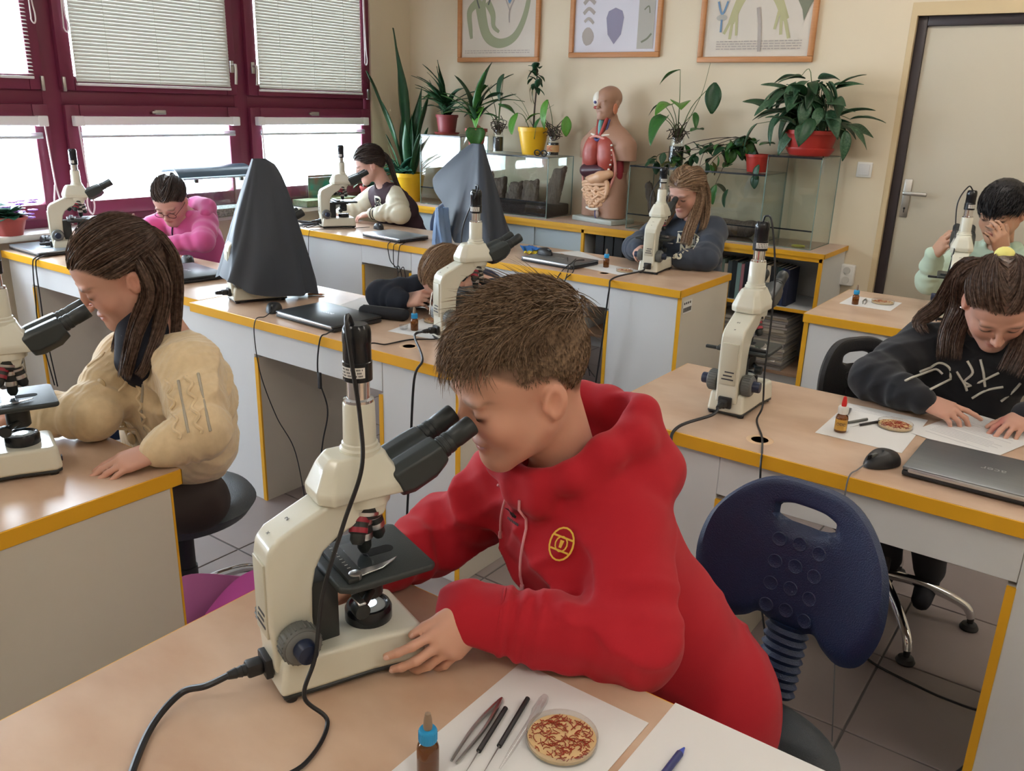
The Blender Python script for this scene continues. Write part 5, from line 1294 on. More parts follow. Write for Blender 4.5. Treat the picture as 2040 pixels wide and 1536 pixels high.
def bottle(label, x, y, cap='blue', k=1., z=DZT+.001):
    o = thing('dropper_bottle', label, 'bottle', (x, y, z), 0, 'amber dropper bottles')
    K = Matrix.Scale(k, 4)
    MB().lathe([(.0, 0), (.0125, 0), (.0138, .0015), (.0138, .034), (.0125, .039), (.0085, .043), (.0085, .047), (0, .047)], 24, K).obj('glass_body', m_amber, o)
    MB().lathe([(0, .001), (.0118, .002), (.0118, .022), (0, .022)], 20, K).obj('liquid', mat('amber_liquid', (.20, .05, .005), .1), o)
    c = MB(); c.lathe([(.0105, .044), (.0112, .045), (.0112, .060), (.0098, .062), (.006, .062)], 24, K)
    for j in range(20): a = 2*PI*j/20; c.cyl((.0112*k*math.cos(a), .0112*k*math.sin(a), .046*k), (.0112*k*math.cos(a), .0112*k*math.sin(a), .059*k), .0007*k, n=4)
    c.obj('cap', m_bluecap if cap == 'blue' else m_whitecap, o)
    MB().lathe([(.0052, .062), (.0058, .066), (.0050, .076), (.0034, .084), (0, .086)], 16, K).obj('dropper_bulb', m_teat if cap == 'blue' else m_redb, o)
    if cap != 'blue':
        b = MB()
        for i in range(10):
            a0, a1 = rad(-150+i*14), rad(-136+i*14); b.add([(.0140*k*math.cos(a), .0140*k*math.sin(a), zz*k) for a, zz in ((a0, .006), (a1, .006), (a1, .032), (a0, .032))], [(0, 1, 2, 3)], 0, True)
        lo = b.obj('label', mat('bottle_label', (.55, .30, .05), .5), o)
        text('label_text', 'ODC', .009*k, m_print, lo, T(.0032*k, -.01395*k, .021*k) @ RZ(rad(12)) @ RX(PI/2), .0002)
    return o
bottle('amber dropper bottle with blue cap and brown teat beside the red hoodie wearer\'s sheet', -.566, .632)
bottle('amber dropper bottle with white cap and red bulb', -.512, 2.165, 'red', 1.12)
bottle('amber dropper bottle with blue cap next to the pencil case', -2.012, 2.185)
bottle('amber dropper bottle with blue cap in front of the grey lettered sweatshirt', -2.145, 3.765, k=1.1)
bottle('amber dropper bottle with blue cap on the desk by the door', -.915, 3.775)
bottle('amber dropper bottle near the tangled cables by the window', -4.35, 3.86)

def petri(label, x, y, seed, r=.046, n=60, lid=True):
    o = thing('petri_dish', label, 'dish', (x, y, DZT+.0011), 0, 'petri dishes of red larvae')
    MB().lathe([(0, 0), (r, 0), (r+.0006, .001), (r+.0008, .013), (r-.0006, .013), (r-.001, .0016), (0, .0016)], 40).obj('dish', m_dish, o)
    MB().lathe([(r-.0012, .0017), (r-.0012, .0058), (0, .0058)], 36).obj('liquid', m_agar, o)
    R = random.Random(seed); b = MB()
    for i in range(n):
        a = R.uniform(0, 2*PI); q = math.sqrt(R.uniform(0, .72))*r; p = Vector((q*math.cos(a), q*math.sin(a), .0065)); th = R.uniform(0, 2*PI); c = R.uniform(-2.4, 2.4); L = R.uniform(.008, .016); pts = [p]
        for s in range(6):
            p = p+Vector((math.cos(th), math.sin(th), 0))*L/6; p.z = .0062+.0018*R.random(); th += c/6*1.2+R.uniform(-.2, .2)
            if p.xy.length > r*.93: break
            pts.append(p)
        if len(pts) > 2: b.tube(pts, .00055, 5)
    w = b.obj('larvae', m_worm, o); w['kind'] = 'stuff'
    return o
petri('petri dish of red larvae on the sheet beside the red hoodie wearer', -.463, .775, 1, n=170)
petri('petri dish of red larvae on the sheet with the red-capped bottle', -.408, 2.295, 2, .043, 110)
petri('petri dish of red larvae under the navy sweater wearer\'s tweezers', -2.042, 2.330, 3, .042, 60)
petri('petri dish in front of the grey lettered sweatshirt', -2.02, 3.735, 4, .042, 40)
petri('petri dish on the desk by the door', -.828, 3.885, 5, .046, 40)

def tweezers(label, x, y, rz, L=.125, z=DZT+.0012, M=None):
    o = thing('tweezers', label, 'tweezers', (x, y, z), rz, 'steel tweezers')
    if M: o.matrix_world = M
    for s in (-1, 1):
        MB().tube([(0, L, .004), (s*.003, L*.85, .004), (s*.007, L*.5, .004), (s*.005, L*.15, .003), (s*.0035, 0, .002)], lambda t: .0030-.0018*abs(t-.35), 6, spline=4).obj('arm', m_steel2, o)
    return o
tweezers('steel tweezers lying beside the black dissecting needles', -.548, .660, rad(10), .132)
tweezers('steel tweezers next to the red-bulbed bottle', -.538, 2.235, rad(0), .12)
tweezers('steel tweezers on the desk by the door', -.885, 3.80, rad(10), .11)
tw = tweezers('white-handled tweezers held over a petri dish by the navy sweater wearer', 0, 0, 0, .13, M=T(-2.075, 2.342, .775) @ RZ(rad(20)) @ RX(rad(62)))
tw.children[0].active_material  # shared steel
def needle(label, x, y, rz, L=.075, n=.05, m=None):
    o = thing('dissecting_needle', label, 'needle', (x, y, DZT+.0012), rz, 'dissecting needles')
    MB().cyl((0, 0, .0036), (0, L, .0036), .0036, n=8).obj('handle', m or m_black, o); MB().cyl((0, 0, .0036), (0, -n, .0030), .0011, .0004, 6).obj('shaft', m_steel2, o); return o
needle('longer black-handled dissecting needle beside a clear pipette', -.519, .715, rad(14), .100)
needle('shorter black-handled dissecting needle beside the tweezers', -.534, .692, rad(14), .088, .04)
needle('grey-handled dissecting needle on the red-capped bottle\'s sheet', -.512, 2.235, rad(-28), .07, .035, m_grey)
needle('black-handled dissecting needle on the red-capped bottle\'s sheet', -.482, 2.238, rad(-28), .07, .035)
needle('dissecting needle on the sheet beside the blue-capped bottle', -1.905, 2.235, rad(-70), .06, .03)
def pipette(label, x, y, rz, L=.15):
    o = thing('pipette', label, 'pipette', (x, y, DZT+.0012), rz, 'clear plastic pipettes')
    MB().lathe([(0, 0), (.0052, .002), (.0068, .010), (.0068, .035), (.0045, .045), (.0036, .055), (.0034, L*.75), (.0015, L)], 14, T(0, 0, .007) @ RX(PI/2)).obj('tube', m_clear, o); return o
pipette('clear plastic pipette lying beside the petri dish and needles', -.524, .828, rad(12))
pn = thing('ballpoint_pen', 'blue pen lying on the blank sheet', 'pen', (-.330, .760, DZT+.0011), rad(0))
MB().cyl((0, 0, .0048), (0, .085, .0048), .0048, n=14).obj('barrel', mat('pen_navy', (.03, .04, .16), .4), pn); MB().cyl((0, .085, .0048), (0, .098, .0046), .0046, .0012, 12).obj('tip', mat('pen_blue', (.02, .06, .5), .3), pn)
# pencil case, wrappers, slides, pencils, clear pot
pc = thing('pencil_case', 'black pencil case in front of the navy sweater wearer', 'pencil case', (-2.215, 2.238, DZT), rad(18))
MB().rbox((-.10, -.027, .0), (.10, .027, .044), .020, 4).obj('body', mat('case_fabric', (.012, .013, .017), .85), pc); MB().tube([(-.085, .0, .0445), (.085, .0, .0445)], .0014, 5).obj('zip', m_grey, pc)
wp = thing('snack_wrapper', 'crumpled blue and yellow snack wrapper beside the laptop cables', 'wrapper', (-2.665, 3.84, DZT), rad(20))
R = np.random.RandomState(4)
b = MB(); hgt = R.uniform(.004, .045, (8, 6)); b.sheet(lambda u, v: Vector(((u-.5)*.11+.01*math.sin(v*9), (v-.5)*.07, float(hgt[min(7, int(u*7.99)), min(5, int(v*5.99))]))), 7, 5, .0012); b.obj('foil', mat('wrapper_blue', (.02, .16, .55), .3), wp)
b = MB(); b.sheet(lambda u, v: Vector(((u-.5)*.07+.01, (v-.5)*.05-.035, .004+.018*math.sin(u*7+v*5)**2)), 7, 5, .0012); b.obj('flap', mat('wrapper_yellow', (.75, .60, .05), .35), wp)
for lab, x, y, a, L, c in (('orange pencil lying by the snack wrapper', -2.605, 3.79, 70, .10, (.75, .22, .08)), ('short orange crayon behind the laptop mouse', -2.52, 3.90, 60, .06, (.75, .20, .04)), ('reddish pencil standing off the folded strip behind the black laptop', -2.70, 2.335, 40, .07, (.55, .18, .05)), ('pencil beside the window sheets', -4.20, 3.78, 20, .12, (.03, .10, .14))):
    p = thing('pencil', lab, 'pencil', (x, y, DZT), rad(a), 'pencils on the desks'); MB().cyl((-L/2, 0, .0042), (L/2-.012, 0, .0042), .0042, n=6).obj('shaft', mat('pencil_%d' % int(c[0]*1000+x*-100), c, .4), p); MB().cyl((L/2-.012, 0, .0042), (L/2, 0, .0042), .0042, .0008, 6).obj('point', mat('pencil_wood', (.62, .42, .25), .6), p)
gp_ = thing('clear_pot', 'small clear plastic pot beside the blue-capped bottle', 'pot', (-2.05, 2.17, DZT), 0)
MB().lathe([(.013, 0), (.014, .001), (.016, .016), (.015, .016), (.013, .002), (0, .002)], 20).obj('wall', m_clear, gp_)
# covered microscopes
m_cover = mat('grey_dust_cover', (.032, .040, .056), .5, noise=(6, .4, (.042, .052, .072)))
def covered(label, x, y, rz, shape, apex, seed, cover_label=None, cv=.50):
    s = scope_at('cov%d' % seed, label, x, y, rz)
    c = thing('dust_cover', cover_label, 'cover', (x, y, DZT), rad(rz), 'grey microscope dust covers')
    R = np.random.RandomState(seed); ph = R.uniform(0, 6, 6)
    def f(u, v):
        a = u*2*PI; hx, hy, hz = shape(a); t = v
        fr = max(0, math.sin(a)); p = 1-cv*fr**2
        s_ = .13+.87*t**p
        rg = lambda q: 1-2*abs(math.sin(q)); fold = .016*t*(.9*rg(1.5*a+ph[0]+1.2*t)+.6*rg(2.5*a+ph[1]-1.5*t)+.4*math.sin(9*a+ph[2]+4*t))
        return Vector((hx*s_+math.cos(a)*fold, hy*s_+math.sin(a)*fold, apex[2]+(hz-apex[2])*t+.004*math.sin(7*a+ph[3])*t))
    b = MB(); b.sheet(f, 72, 26, .0012); b.obj('cover', m_cover, c)
    return c
def shA(a): c, s_ = math.cos(a), math.sin(a); return (.115*math.copysign(abs(c)**.5, c), .0+(.195 if s_ > 0 else .19)*math.copysign(abs(s_)**.6, s_), .008+(.09 if s_ < 0 else .0)*abs(s_)+.015*abs(c))
covered('microscope standing under the grey cover behind the black laptop', -2.80, 2.165, -20, shA, (0, 0, .550), 1, 'grey dust cover over the microscope behind the black laptop')
def shB(a): c, s_ = math.cos(a), math.sin(a); return (.15*math.copysign(abs(c)**.7, c), .02+(.36*abs(s_)**1.5 if s_ > 0 else -.27*abs(s_)**.8), .02+.33*max(0, s_)**1.3)
covered('microscope standing under the grey cover before the glass tanks', -3.06, 3.86, 75, shB, (0, 0, .560), 2, 'grey dust cover flaring to one side before the glass tanks', .22)
bg = thing('plastic_bag', 'crumpled light blue translucent plastic bag beside the flared grey cover', 'bag', (-3.19, 3.70, DZT), rad(20))
b = MB(); b.sheet(lambda u, v: Vector(((.05-.02*v+.012*math.sin(6*u*2*PI+v*3))*math.cos(u*2*PI), (.035+.01*math.sin(5*u*2*PI+v*5))*math.sin(u*2*PI), .21*v)), 40, 12, .001); b.obj('film', mat('blue_film', (.30, .46, .74), .35, trans=.5), bg)

# cables
cable('power_cable', 'thick black power cable from the red hoodie wearer\'s microscope', [swl(*SCOPES['boy'], (0, -.228, .045)), swl(*SCOPES['boy'], (-.005, -.26, .036)), Vector((-.905, .515, .775)), Vector((-.885, .455, DZT+.006)), Vector((-.80, .37, DZT+.005)), Vector((-.70, .30, DZT+.005))], .0048, 'black cables')
cable('camera_cable', 'black cable hanging from the camera of the red hoodie wearer\'s microscope', [swl(*SCOPES['boy'], (0, -.012, .560)), swl(*SCOPES['boy'], (.004, -.020, .576)), swl(*SCOPES['boy'], (.022, -.030, .566)), swl(*SCOPES['boy'], (.030, -.026, .50)), swl(*SCOPES['boy'], (.036, -.020, .43)), swl(*SCOPES['boy'], (.055, -.028, .36)), swl(*SCOPES['boy'], (.058, -.060, .28)), swl(*SCOPES['boy'], (.066, -.100, .18)), swl(*SCOPES['boy'], (.094, -.126, .10)), swl(*SCOPES['boy'], (.105, -.150, .045)), Vector((-.722, .610, DZT+.006)), Vector((-.690, .545, DZT+.004)), Vector((-.70, .47, DZT+.004)), Vector((-.66, .35, DZT+.004))], .0030, 'black cables')
def scope_cables(key, down, where, side=.05, extra=None):
    x, y, a = SCOPES[key]
    cable('power_cable', 'black power cable hanging from the microscope '+where, [swl(x, y, a, (0, -.228, .045)), swl(x, y, a, (-.005, -.26, .030)), Vector((x+down[0], down[1], DZT+.005)), Vector((x+down[0]+.01, down[1]-.05, DZT-.05)), Vector((x+down[0]-.01, down[1]-.05, .45)), Vector((x+down[0]-.05, down[1]-.03, .15)), Vector((x+down[0]-.06, down[1]-.02, .005))], .0042, 'black cables')
    cable('camera_cable', 'black camera cable looping down from the microscope '+where, [swl(x, y, a, (0, -.006, .560)), swl(x, y, a, (.008, -.012, .578)), swl(x, y, a, (.030, -.018, .560)), swl(x, y, a, (side, -.03, .42)), swl(x, y, a, (side+.012, -.05, .28)), swl(x, y, a, (side+.02, -.08, .14)), swl(x, y, a, (side+.035, -.11, .04)), swl(x, y, a, (side+.035, -.15, .004))]+(extra or []), .0026, 'black cables')
scope_cables('right', (-.045, 1.895), 'between the grommet and the red-capped bottle', .060, [Vector((-.655, 1.99, DZT+.004)), Vector((-.62, 1.90, DZT+.003)), Vector((-.60, 1.855, DZT-.06)), Vector((-.56, 1.85, .40)), Vector((-.5, 1.9, .1))])
scope_cables('ranger', (-.03, 3.515), 'used by the lettered sweatshirt wearer', -.05)
scope_cables('mid', (.06, 1.925), 'beside the pencil case desk\'s bottle', -.055, [Vector((-1.93, 2.08, DZT+.003)), Vector((-1.95, 1.98, DZT+.003)), Vector((-1.97, 1.90, DZT+.0)), Vector((-1.98, 1.885, .55)), Vector((-1.95, 1.885, .35)), Vector((-1.96, 1.90, .1))])
x, y, a = SCOPES['green']
cable('camera_cable', 'black camera cable looping over the microscope of the light green top wearer', [swl(x, y, a, (0, -.006, .560)), swl(x, y, a, (-.02, -.014, .575)), swl(x, y, a, (-.05, -.02, .50)), swl(x, y, a, (-.035, -.03, .36)), swl(x, y, a, (-.03, -.09, .30)), swl(x, y, a, (-.05, -.19, .10)), swl(x, y, a, (-.05, -.21, .004))], .0026, 'black cables')
cable('mouse_cable', 'thin grey mouse cable dropping over the yellow edge by the grey laptop', [(-.395, 1.962, DZT+.012), (-.405, 1.93, DZT+.004), (-.41, 1.883, DZT+.003), (-.41, 1.872, DZT-.05), (-.405, 1.875, .55), (-.38, 1.90, .3), (-.36, 1.95, .006)], .0018, 'thin mouse cables', m=mat('cable_grey', (.14, .14, .15), .5))
cable('mouse_cable', 'thin mouse cable hanging over the edge beside the black laptop', [(-2.565, 1.995, DZT+.012), (-2.545, 1.95, DZT+.004), (-2.54, 1.905, DZT+.003), (-2.54, 1.893, DZT-.06), (-2.52, 1.895, .55), (-2.45, 1.90, .40), (-2.36, 1.905, .28), (-2.33, 1.92, .03)], .0020, 'thin mouse cables')
cable('laptop_cable', 'black adapter cable hanging from the black laptop', [(-2.20, 1.985, DZT+.012), (-2.185, 1.93, DZT+.008), (-2.19, 1.90, DZT-.01), (-2.20, 1.893, .62), (-2.16, 1.895, .50), (-2.20, 1.90, .36), (-2.24, 1.91, .2), (-2.25, 1.94, .01)], .0028, 'black cables')
ad = thing('cable_adapter', 'small black inline adapter hanging before the kneehole', 'adapter', (-2.192, 1.893, .60)); MB().rbox((-.007, -.005, -.03), (.007, .005, .03), .003, 2).obj('block', m_black, ad)
for i, (xx, yy) in enumerate(((-2.215, 3.50), (-2.245, 3.50), (-2.185, 3.50))):
    cable('laptop_cable', 'black cable of the tangle hanging before the sticker desk\'s kneehole', [(-2.35+.05*i, 3.72, DZT+.03), (-2.27+.02*i, 3.60, DZT+.02+.01*i), (xx, 3.515, DZT+.006), (xx-.012*i, 3.475, DZT-.06), (xx-.06+.05*i, 3.47, .58-.05*i), (xx-.02+.03*i, 3.48, .44), (xx+.06, 3.49, .36-.03*i), (xx+.14-.03*i, 3.50, .33), (xx+.15, 3.53, .25)], .0028, 'tangled laptop cables')
for i in range(3):
    cable('laptop_cable', 'black cable hanging from the silver laptop at the varsity jacket wearer\'s desk', [(-3.46+.05*i, 3.585, DZT+.01), (-3.45+.05*i, 3.545, DZT+.003), (-3.45+.045*i, 3.528, DZT-.02), (-3.43+.03*i, 3.525, .66-.03*i), (-3.40+.035*i, 3.53, .63), (-3.38+.03*i, 3.535, .60-.05*i), (-3.40, 3.55, .45), (-3.41, 3.6, .15)], .0026, 'cables below the silver laptop')
cable('mouse_cable', 'thin mouse cable crossing the desk edge of the varsity jacket wearer', [(-3.93, 3.86, DZT+.01), (-4.02, 3.72, DZT+.003), (-4.10, 3.57, DZT+.003), (-4.12, 3.525, DZT-.02), (-4.12, 3.52, .5), (-4.08, 3.525, .3), (-4.06, 3.53, .05)], .0018, 'thin mouse cables')
for i in range(4):
    cable('cable_tangle', 'black cable of the tangle beside the varsity jacket wearer\'s microscope', [(-4.22+.03*i, 3.72, DZT+.004), (-4.28+.02*i, 3.64+.02*i, DZT+.015), (-4.36, 3.68-.02*i, DZT+.006+.008*i), (-4.30-.02*i, 3.76, DZT+.01), (-4.22, 3.66+.03*i, DZT+.02), (-4.33+.04*i, 3.60, DZT+.005), (-4.25+.02*i, 3.57, DZT+.01)], .0032, 'cables tangled by the window desk')
for i in range(2):
    cable('laptop_cable', 'black cable hanging below the pale laptop by the violet', [(-4.32+.03*i, 2.02, DZT+.012), (-4.29+.03*i, 1.96, DZT+.004), (-4.29+.03*i, 1.943, DZT-.03), (-4.32+.05*i, 1.945, .55), (-4.34+.06*i, 1.95, .40), (-4.31+.03*i, 1.97, .1)], .0032, 'cables below the pale laptop')
cable('floor_cable', 'long black cable curving over the tiles behind the navy chair', [(-.02, 1.98, .30), (-.04, 1.93, .18), (-.10, 1.93, .05), (-.20, 1.90, .006), (-.30, 1.80, .004), (-.40, 1.70, .004), (-.50, 1.70, .004), (-.58, 1.76, .004), (-.61, 1.86, .004), (-.60, 1.98, .005)], .0032, 'cables on the floor')
cable('floor_cable', 'black cable running to the chair foot on the tiles', [(-.02, 2.0, .30), (-.05, 2.10, .16), (-.15, 2.25, .05), (-.25, 2.33, .006), (-.36, 2.36, .004), (-.45, 2.42, .004)], .0036, 'cables on the floor')
cable('floor_cable', 'thin cable with a steel tip hanging beside the desk panel', [(-.035, 1.97, .33), (-.05, 1.95, .22), (-.065, 1.93, .10), (-.075, 1.92, .05)], .0028, 'cables on the floor')
cable('floor_cable', 'thin black cable trailing toward the aisle over the tiles', [(-.47, 1.86, .004), (-.44, 1.74, .004), (-.37, 1.66, .004), (-.34, 1.56, .004), (-.31, 1.45, .004), (-.26, 1.36, .004)], .0024, 'cables on the floor')

# ------------------------------------------------------------ chairs
m_pu = mat('navy_polyurethane', (.010, .024, .075), .40, bump=('noise', 420, .25), spec=.6)
m_puseat = mat('charcoal_polyurethane', (.030, .036, .042), .42, bump=('noise', 420, .25), spec=.6)
def smoothloop(pts, n):
    P = [Vector((p[0], 0, p[1])) for p in pts]; m = len(P); out = []
    for i in range(n):
        u = i/n*m; k = int(u); t = u-k; a, b_, c, d = (P[(k+j-1) % m] for j in range(4))
        out.append(.5*((2*b_)+(c-a)*t+(2*a-5*b_+4*c-d)*t*t+(3*b_-a-3*c+d)*t**3))
    return out
def make_chair(label, x, y, rz, h=.45, backm=None, ph=.3):
    c = thing('lab_chair', label, 'chair', (x, y, 0), rz, 'swivel lab chairs')
    half = [(0, .165), (.07, .160), (.125, .128), (.172, .068), (.190, .0), (.186, -.065), (.160, -.125), (.118, -.150), (.082, -.140), (.058, -.122), (.035, -.130)]
    outl = half+[(0, -.135)]+[(-a, b) for a, b in half[1:][::-1]]
    O = smoothloop(outl, 96)
    sl = [(.052*math.copysign(min(1, abs(math.cos(a))*1.35), math.cos(a)), .098+.017*math.sin(a)) for a in [2*PI*i/24 for i in range(24)]]
    # slot points by angle so that they pair up with the outline
    cen = Vector((0, 0, .098)); S_ = []
    for p in O:
        a = math.atan2((p.z-.098), p.x); ca, sa = math.cos(a), math.sin(a)
        k = 1/max(abs(ca)/.056, abs(sa)/.018); r = min(k, 1/math.sqrt((ca/.056)**2+(sa/.018)**2)*1.12); S_.append(Vector((r*ca, 0, .098+r*sa)))
    def bend(p, side):
        yb = -1.5*p.x*p.x+.10*(p.z)**2*-1; return Vector((p.x, yb+side, p.z))
    rings = []; K = 12
    for j in range(K+1):
        t = j/K; th = .016*math.sqrt(max(0, 1-(2*abs(t-.5))**6))
        rings.append([(bend(S_[i].lerp(O[i], t), -th), bend(S_[i].lerp(O[i], t), th)) for i in range(96)])
    vs = []; fs = []
    BM = T(0, .235, h+.27) @ RX(rad(-8))
    for side in (0, 1):
        for rg in rings: vs += [(BM @ p[side])[:] for p in rg]
    n = 96; off = (K+1)*n
    for j in range(K):
        for i in range(n):
            i2 = (i+1) % n; a, b, c_, d = j*n+i, j*n+i2, (j+1)*n+i2, (j+1)*n+i
            fs.append((a, b, c_, d)); fs.append((d+off, c_+off, b+off, a+off))
    for j in (0, K):
        for i in range(n):
            i2 = (i+1) % n; a, b = j*n+i, j*n+i2; fs.append((a, a+off, b+off, b) if j == 0 else (b, b+off, a+off, a))
    bk = MB().add(vs, fs, 0, True).obj('backrest', backm or m_pu, c)
    for r_ in range(4):
        for q in (-1, 0, 1):
            px, pz = q*.040+(.0), .045-r_*.046-(.004 if q else 0)
            p = BM @ bend(Vector((px, 0, pz)), -.016); nn = (BM.to_3x3() @ Vector((-3.0*px*-1*-1, -1, 0))).normalized()
            MB().lathe([(.0145, -.003), (.0145, .0004), (.0132, .0012), (.0120, .0005), (0, .0005)], 20, T(*p) @ nn.to_track_quat('Z', 'Y').to_matrix().to_4x4()).obj('stud', backm or m_pu, bk)
    # bellows stem
    pr = []
    for i in range(9): pr += [(.030, i*.016), (.036, i*.016+.008)]
    st = MB(); a = Vector((0, .20, h-.005)); d = (BM @ Vector((0, .01, -.115)))-a; M_ = T(*a) @ d.to_track_quat('Z', 'Y').to_matrix().to_4x4() @ Matrix.Diagonal((1.25, .75, d.length/.145, 1))
    st.lathe(pr, 20, M_); st.obj('bellows', backm or m_pu, c)
    # seat
    s = MB()
    def seat(u, v):
        a = u*2*PI; q = v; rx, ry = .205, .195; e = .82
        X = rx*math.copysign(abs(math.cos(a))**e, math.cos(a))*q; Y_ = ry*math.copysign(abs(math.sin(a))**e, math.sin(a))*q
        z = h-.008*math.cos(q*PI/2)-.05*max(0, q-.82)**1.2*2.4-.02*max(0, -Y_/ry-.6)*q; return Vector((X, Y_, z))
    s.sheet(seat, 48, 14); s.sheet(lambda u, v: Vector((.190*math.cos(-u*2*PI)*v, .18*math.sin(-u*2*PI)*v, h-.055)), 48, 3)
    s.sheet(lambda u, v: seat(1-u, 1).lerp(Vector((.190*math.cos(-u*2*PI), .18*math.sin(-u*2*PI), h-.055)), v), 48, 3)
    so = s.obj('seat', m_puseat, c)
    for sx, sy in ((0, .11), (.07, .10), (-.07, .10), (.11, .03), (.04, .04), (-.04, .04), (-.11, .03), (0, -.03), (.08, -.04), (-.08, -.04)):
        MB().lathe([(.016, -.002), (.016, .0008), (.0145, .0016), (.0132, .0008), (0, .0008)], 18, T(sx, sy, h-.0075)).obj('stud', m_puseat, so)
    MB().lathe([(.05, h-.06), (.05, h-.075), (.026, h-.08), (.026, .22), (.030, .22), (.030, .10)], 20).obj('column', m_black, c)
    MB().cyl((-.03, .0, h-.065), (-.20, -.02, h-.07), .006, n=8).obj('height_lever', m_black, c)
    MB().rbox((-.250, -.045, h-.075), (-.19, .005, h-.062), .005, 2).obj('lever_paddle', m_black, c)
    for i in range(5):
        a = 2*PI*i/5+ph; ca, sa = math.cos(a), math.sin(a)
        l = MB().tube([(.02*ca, .02*sa, .135), (.10*ca, .10*sa, .130), (.20*ca, .20*sa, .105), (.265*ca, .265*sa, .075), (.285*ca, .285*sa, .04)], lambda t: .017-.004*t, 12, spline=4).obj('leg', m_chrome, c)
        MB().lathe([(.026, 0), (.028, .006), (.022, .018), (.010, .022), (.010, .045)], 16, T(.285*ca, .285*sa, 0)).obj('foot', m_black, l)
    return c
make_chair('navy moulded lab chair behind the person in the red hoodie', -.425, 1.275, rad(-8), .44)
make_chair('dark lab chair under the person in the cream cardigan', -2.05, 1.235, rad(70), .45, ph=rad(30))
make_chair('dark lab chair behind the person in the black sweatshirt', -.445, 2.67, rad(58), .42, backm=mat('black_polyurethane', (.012, .013, .018), .4, bump=('noise', 420, .25)), ph=rad(-43))
make_chair('dark lab chair behind the person in the lettered sweatshirt', -2.05, 4.38, rad(25), .44)
make_chair('navy lab chair behind the person in the varsity jacket', -3.92, 4.38, rad(-12), .45)
make_chair('lab chair under the person in the navy sweater', -2.00, 2.86, rad(95), .42)
make_chair('lab chair under the person in the pink hoodie', -4.17, 2.92, rad(0), .44)
make_chair('lab chair under the person in the light green top', -.46, 4.44, rad(0), .44)
# pink bag on the floor by the cardigan desk
pb = thing('pink_bag', 'pink fabric bag standing open on the floor beside the cardigan wearer\'s desk', 'bag', (-1.655, 1.085, 0), rad(15))
m_pinkbag = mat('pink_bag_fabric', (.62, .20, .48), .7)
b = MB(); b.sheet(lambda u, v: Vector(((.085+.05*v)*math.cos(u*2*PI)*(1+.06*math.sin(4*u*2*PI+3*v)), (.13+.03*v)*math.sin(u*2*PI), .34*v+.03*v*math.sin(2*u*2*PI+1))), 44, 14, .003); b.obj('body', m_pinkbag, pb)
b = MB(); b.sheet(lambda u, v: Vector((.03+.13*v, -.10+.24*u, .36-.04*v+.03*math.sin(u*PI))), 14, 8, .004); b.obj('flap', mat('pink_bag_inner', (.42, .06, .30), .7), pb)
b = MB(); b.lathe([(0, 0), (.085, 0), (.09, .01)], 20, Matrix.Diagonal((1, 1.5, 1, 1))); b.obj('bottom', m_pinkbag, pb)
# ------------------------------------------------------------ books and magazines
R = random.Random(7)
SHZ = .472
x = -2.33
bl = [((.02, .02, .025), 'dark'), ((.30, .28, .26), 'grey'), ((.02, .03, .06), 'navy'), ((.08, .12, .12), 'green-black'), ((.55, .47, .33), 'cream'), ((.03, .05, .12), 'blue'), ((.25, .05, .06), 'maroon')]
k = 0
def book(label, x, w, h, d, col, group, band=None, title=None):
    o = thing('book', label, 'book', (x+w/2, SY0+.045, SHZ), 0, group)
    m = mat('book_%d_%d_%d' % tuple(int(c*255) for c in col), col, .55)
    c = MB(); c.rbox((-w/2, 0, 0), (-w/2+.0025, d, h), .0008, 1); c.rbox((w/2-.0025, 0, 0), (w/2, d, h), .0008, 1); c.rbox((-w/2, -.002, 0), (w/2, .0015, h), .001, 1); co = c.obj('cover', m, o)
    MB().box((-w/2+.0026, .0016, .003), (w/2-.0026, d-.003, h-.003)).obj('pages', mat('book_pages', (.68, .62, .50), .8), o)
    if band:
        MB().box((-w/2+.0005, -.0028, h*.52), (w/2-.0005, -.0019, h*.74)).obj('spine_band', mat('spine_red', (.50, .02, .03), .5), co)
        MB().box((-w/2+.006, -.0028, h*.08), (-w/2+.022, -.0019, h*.16)).obj('spine_label', m_label, co)
    if title:
        text('spine_title', title, min(w*.55, .016), mat('spine_print', (.70, .68, .60), .6), co, T(0, -.0026, h*.5) @ RX(PI/2) @ RZ(PI/2), .0002)
    return o
specs = []
xx = -2.36
for i in range(5): specs.append((xx, .056, .235, (.012, .012, .014), 'red', None)); xx += .0575
for i in range(3): specs.append((xx, .026, .215, (.36, .33, .31), None, 'Zoologie')); xx += .028
for i, (w, hh, c, ti) in enumerate(((.018, .22, (.10, .13, .11), None), (.022, .21, (.30, .22, .20), None), (.016, .225, (.16, .22, .18), None), (.02, .2, (.42, .35, .28), None), (.024, .22, (.08, .10, .11), None), (.03, .225, (.03, .035, .04), None), (.024, .215, (.25, .40, .40), None), (.018, .21, (.45, .20, .24), None), (.022, .225, (.02, .025, .035), None), (.028, .228, (.016, .018, .026), None), (.030, .230, (.018, .022, .034), None), (.024, .225, (.02, .02, .022), 'Zoologia'), (.022, .228, (.014, .014, .016), 'Botanika'), (.022, .222, (.58, .48, .34), None), (.020, .218, (.012, .013, .016), None), (.022, .222, (.02, .03, .03), 'Atlas'), (.020, .218, (.015, .05, .05), None), (.020, .215, (.02, .035, .10), None), (.022, .212, (.018, .022, .05), None))):
    if xx+w < SX1-.032: specs.append((xx, w, hh, c, None, ti)); xx += w+.0015
lab = {0: 'thick black reference volume with a red band on its spine'}
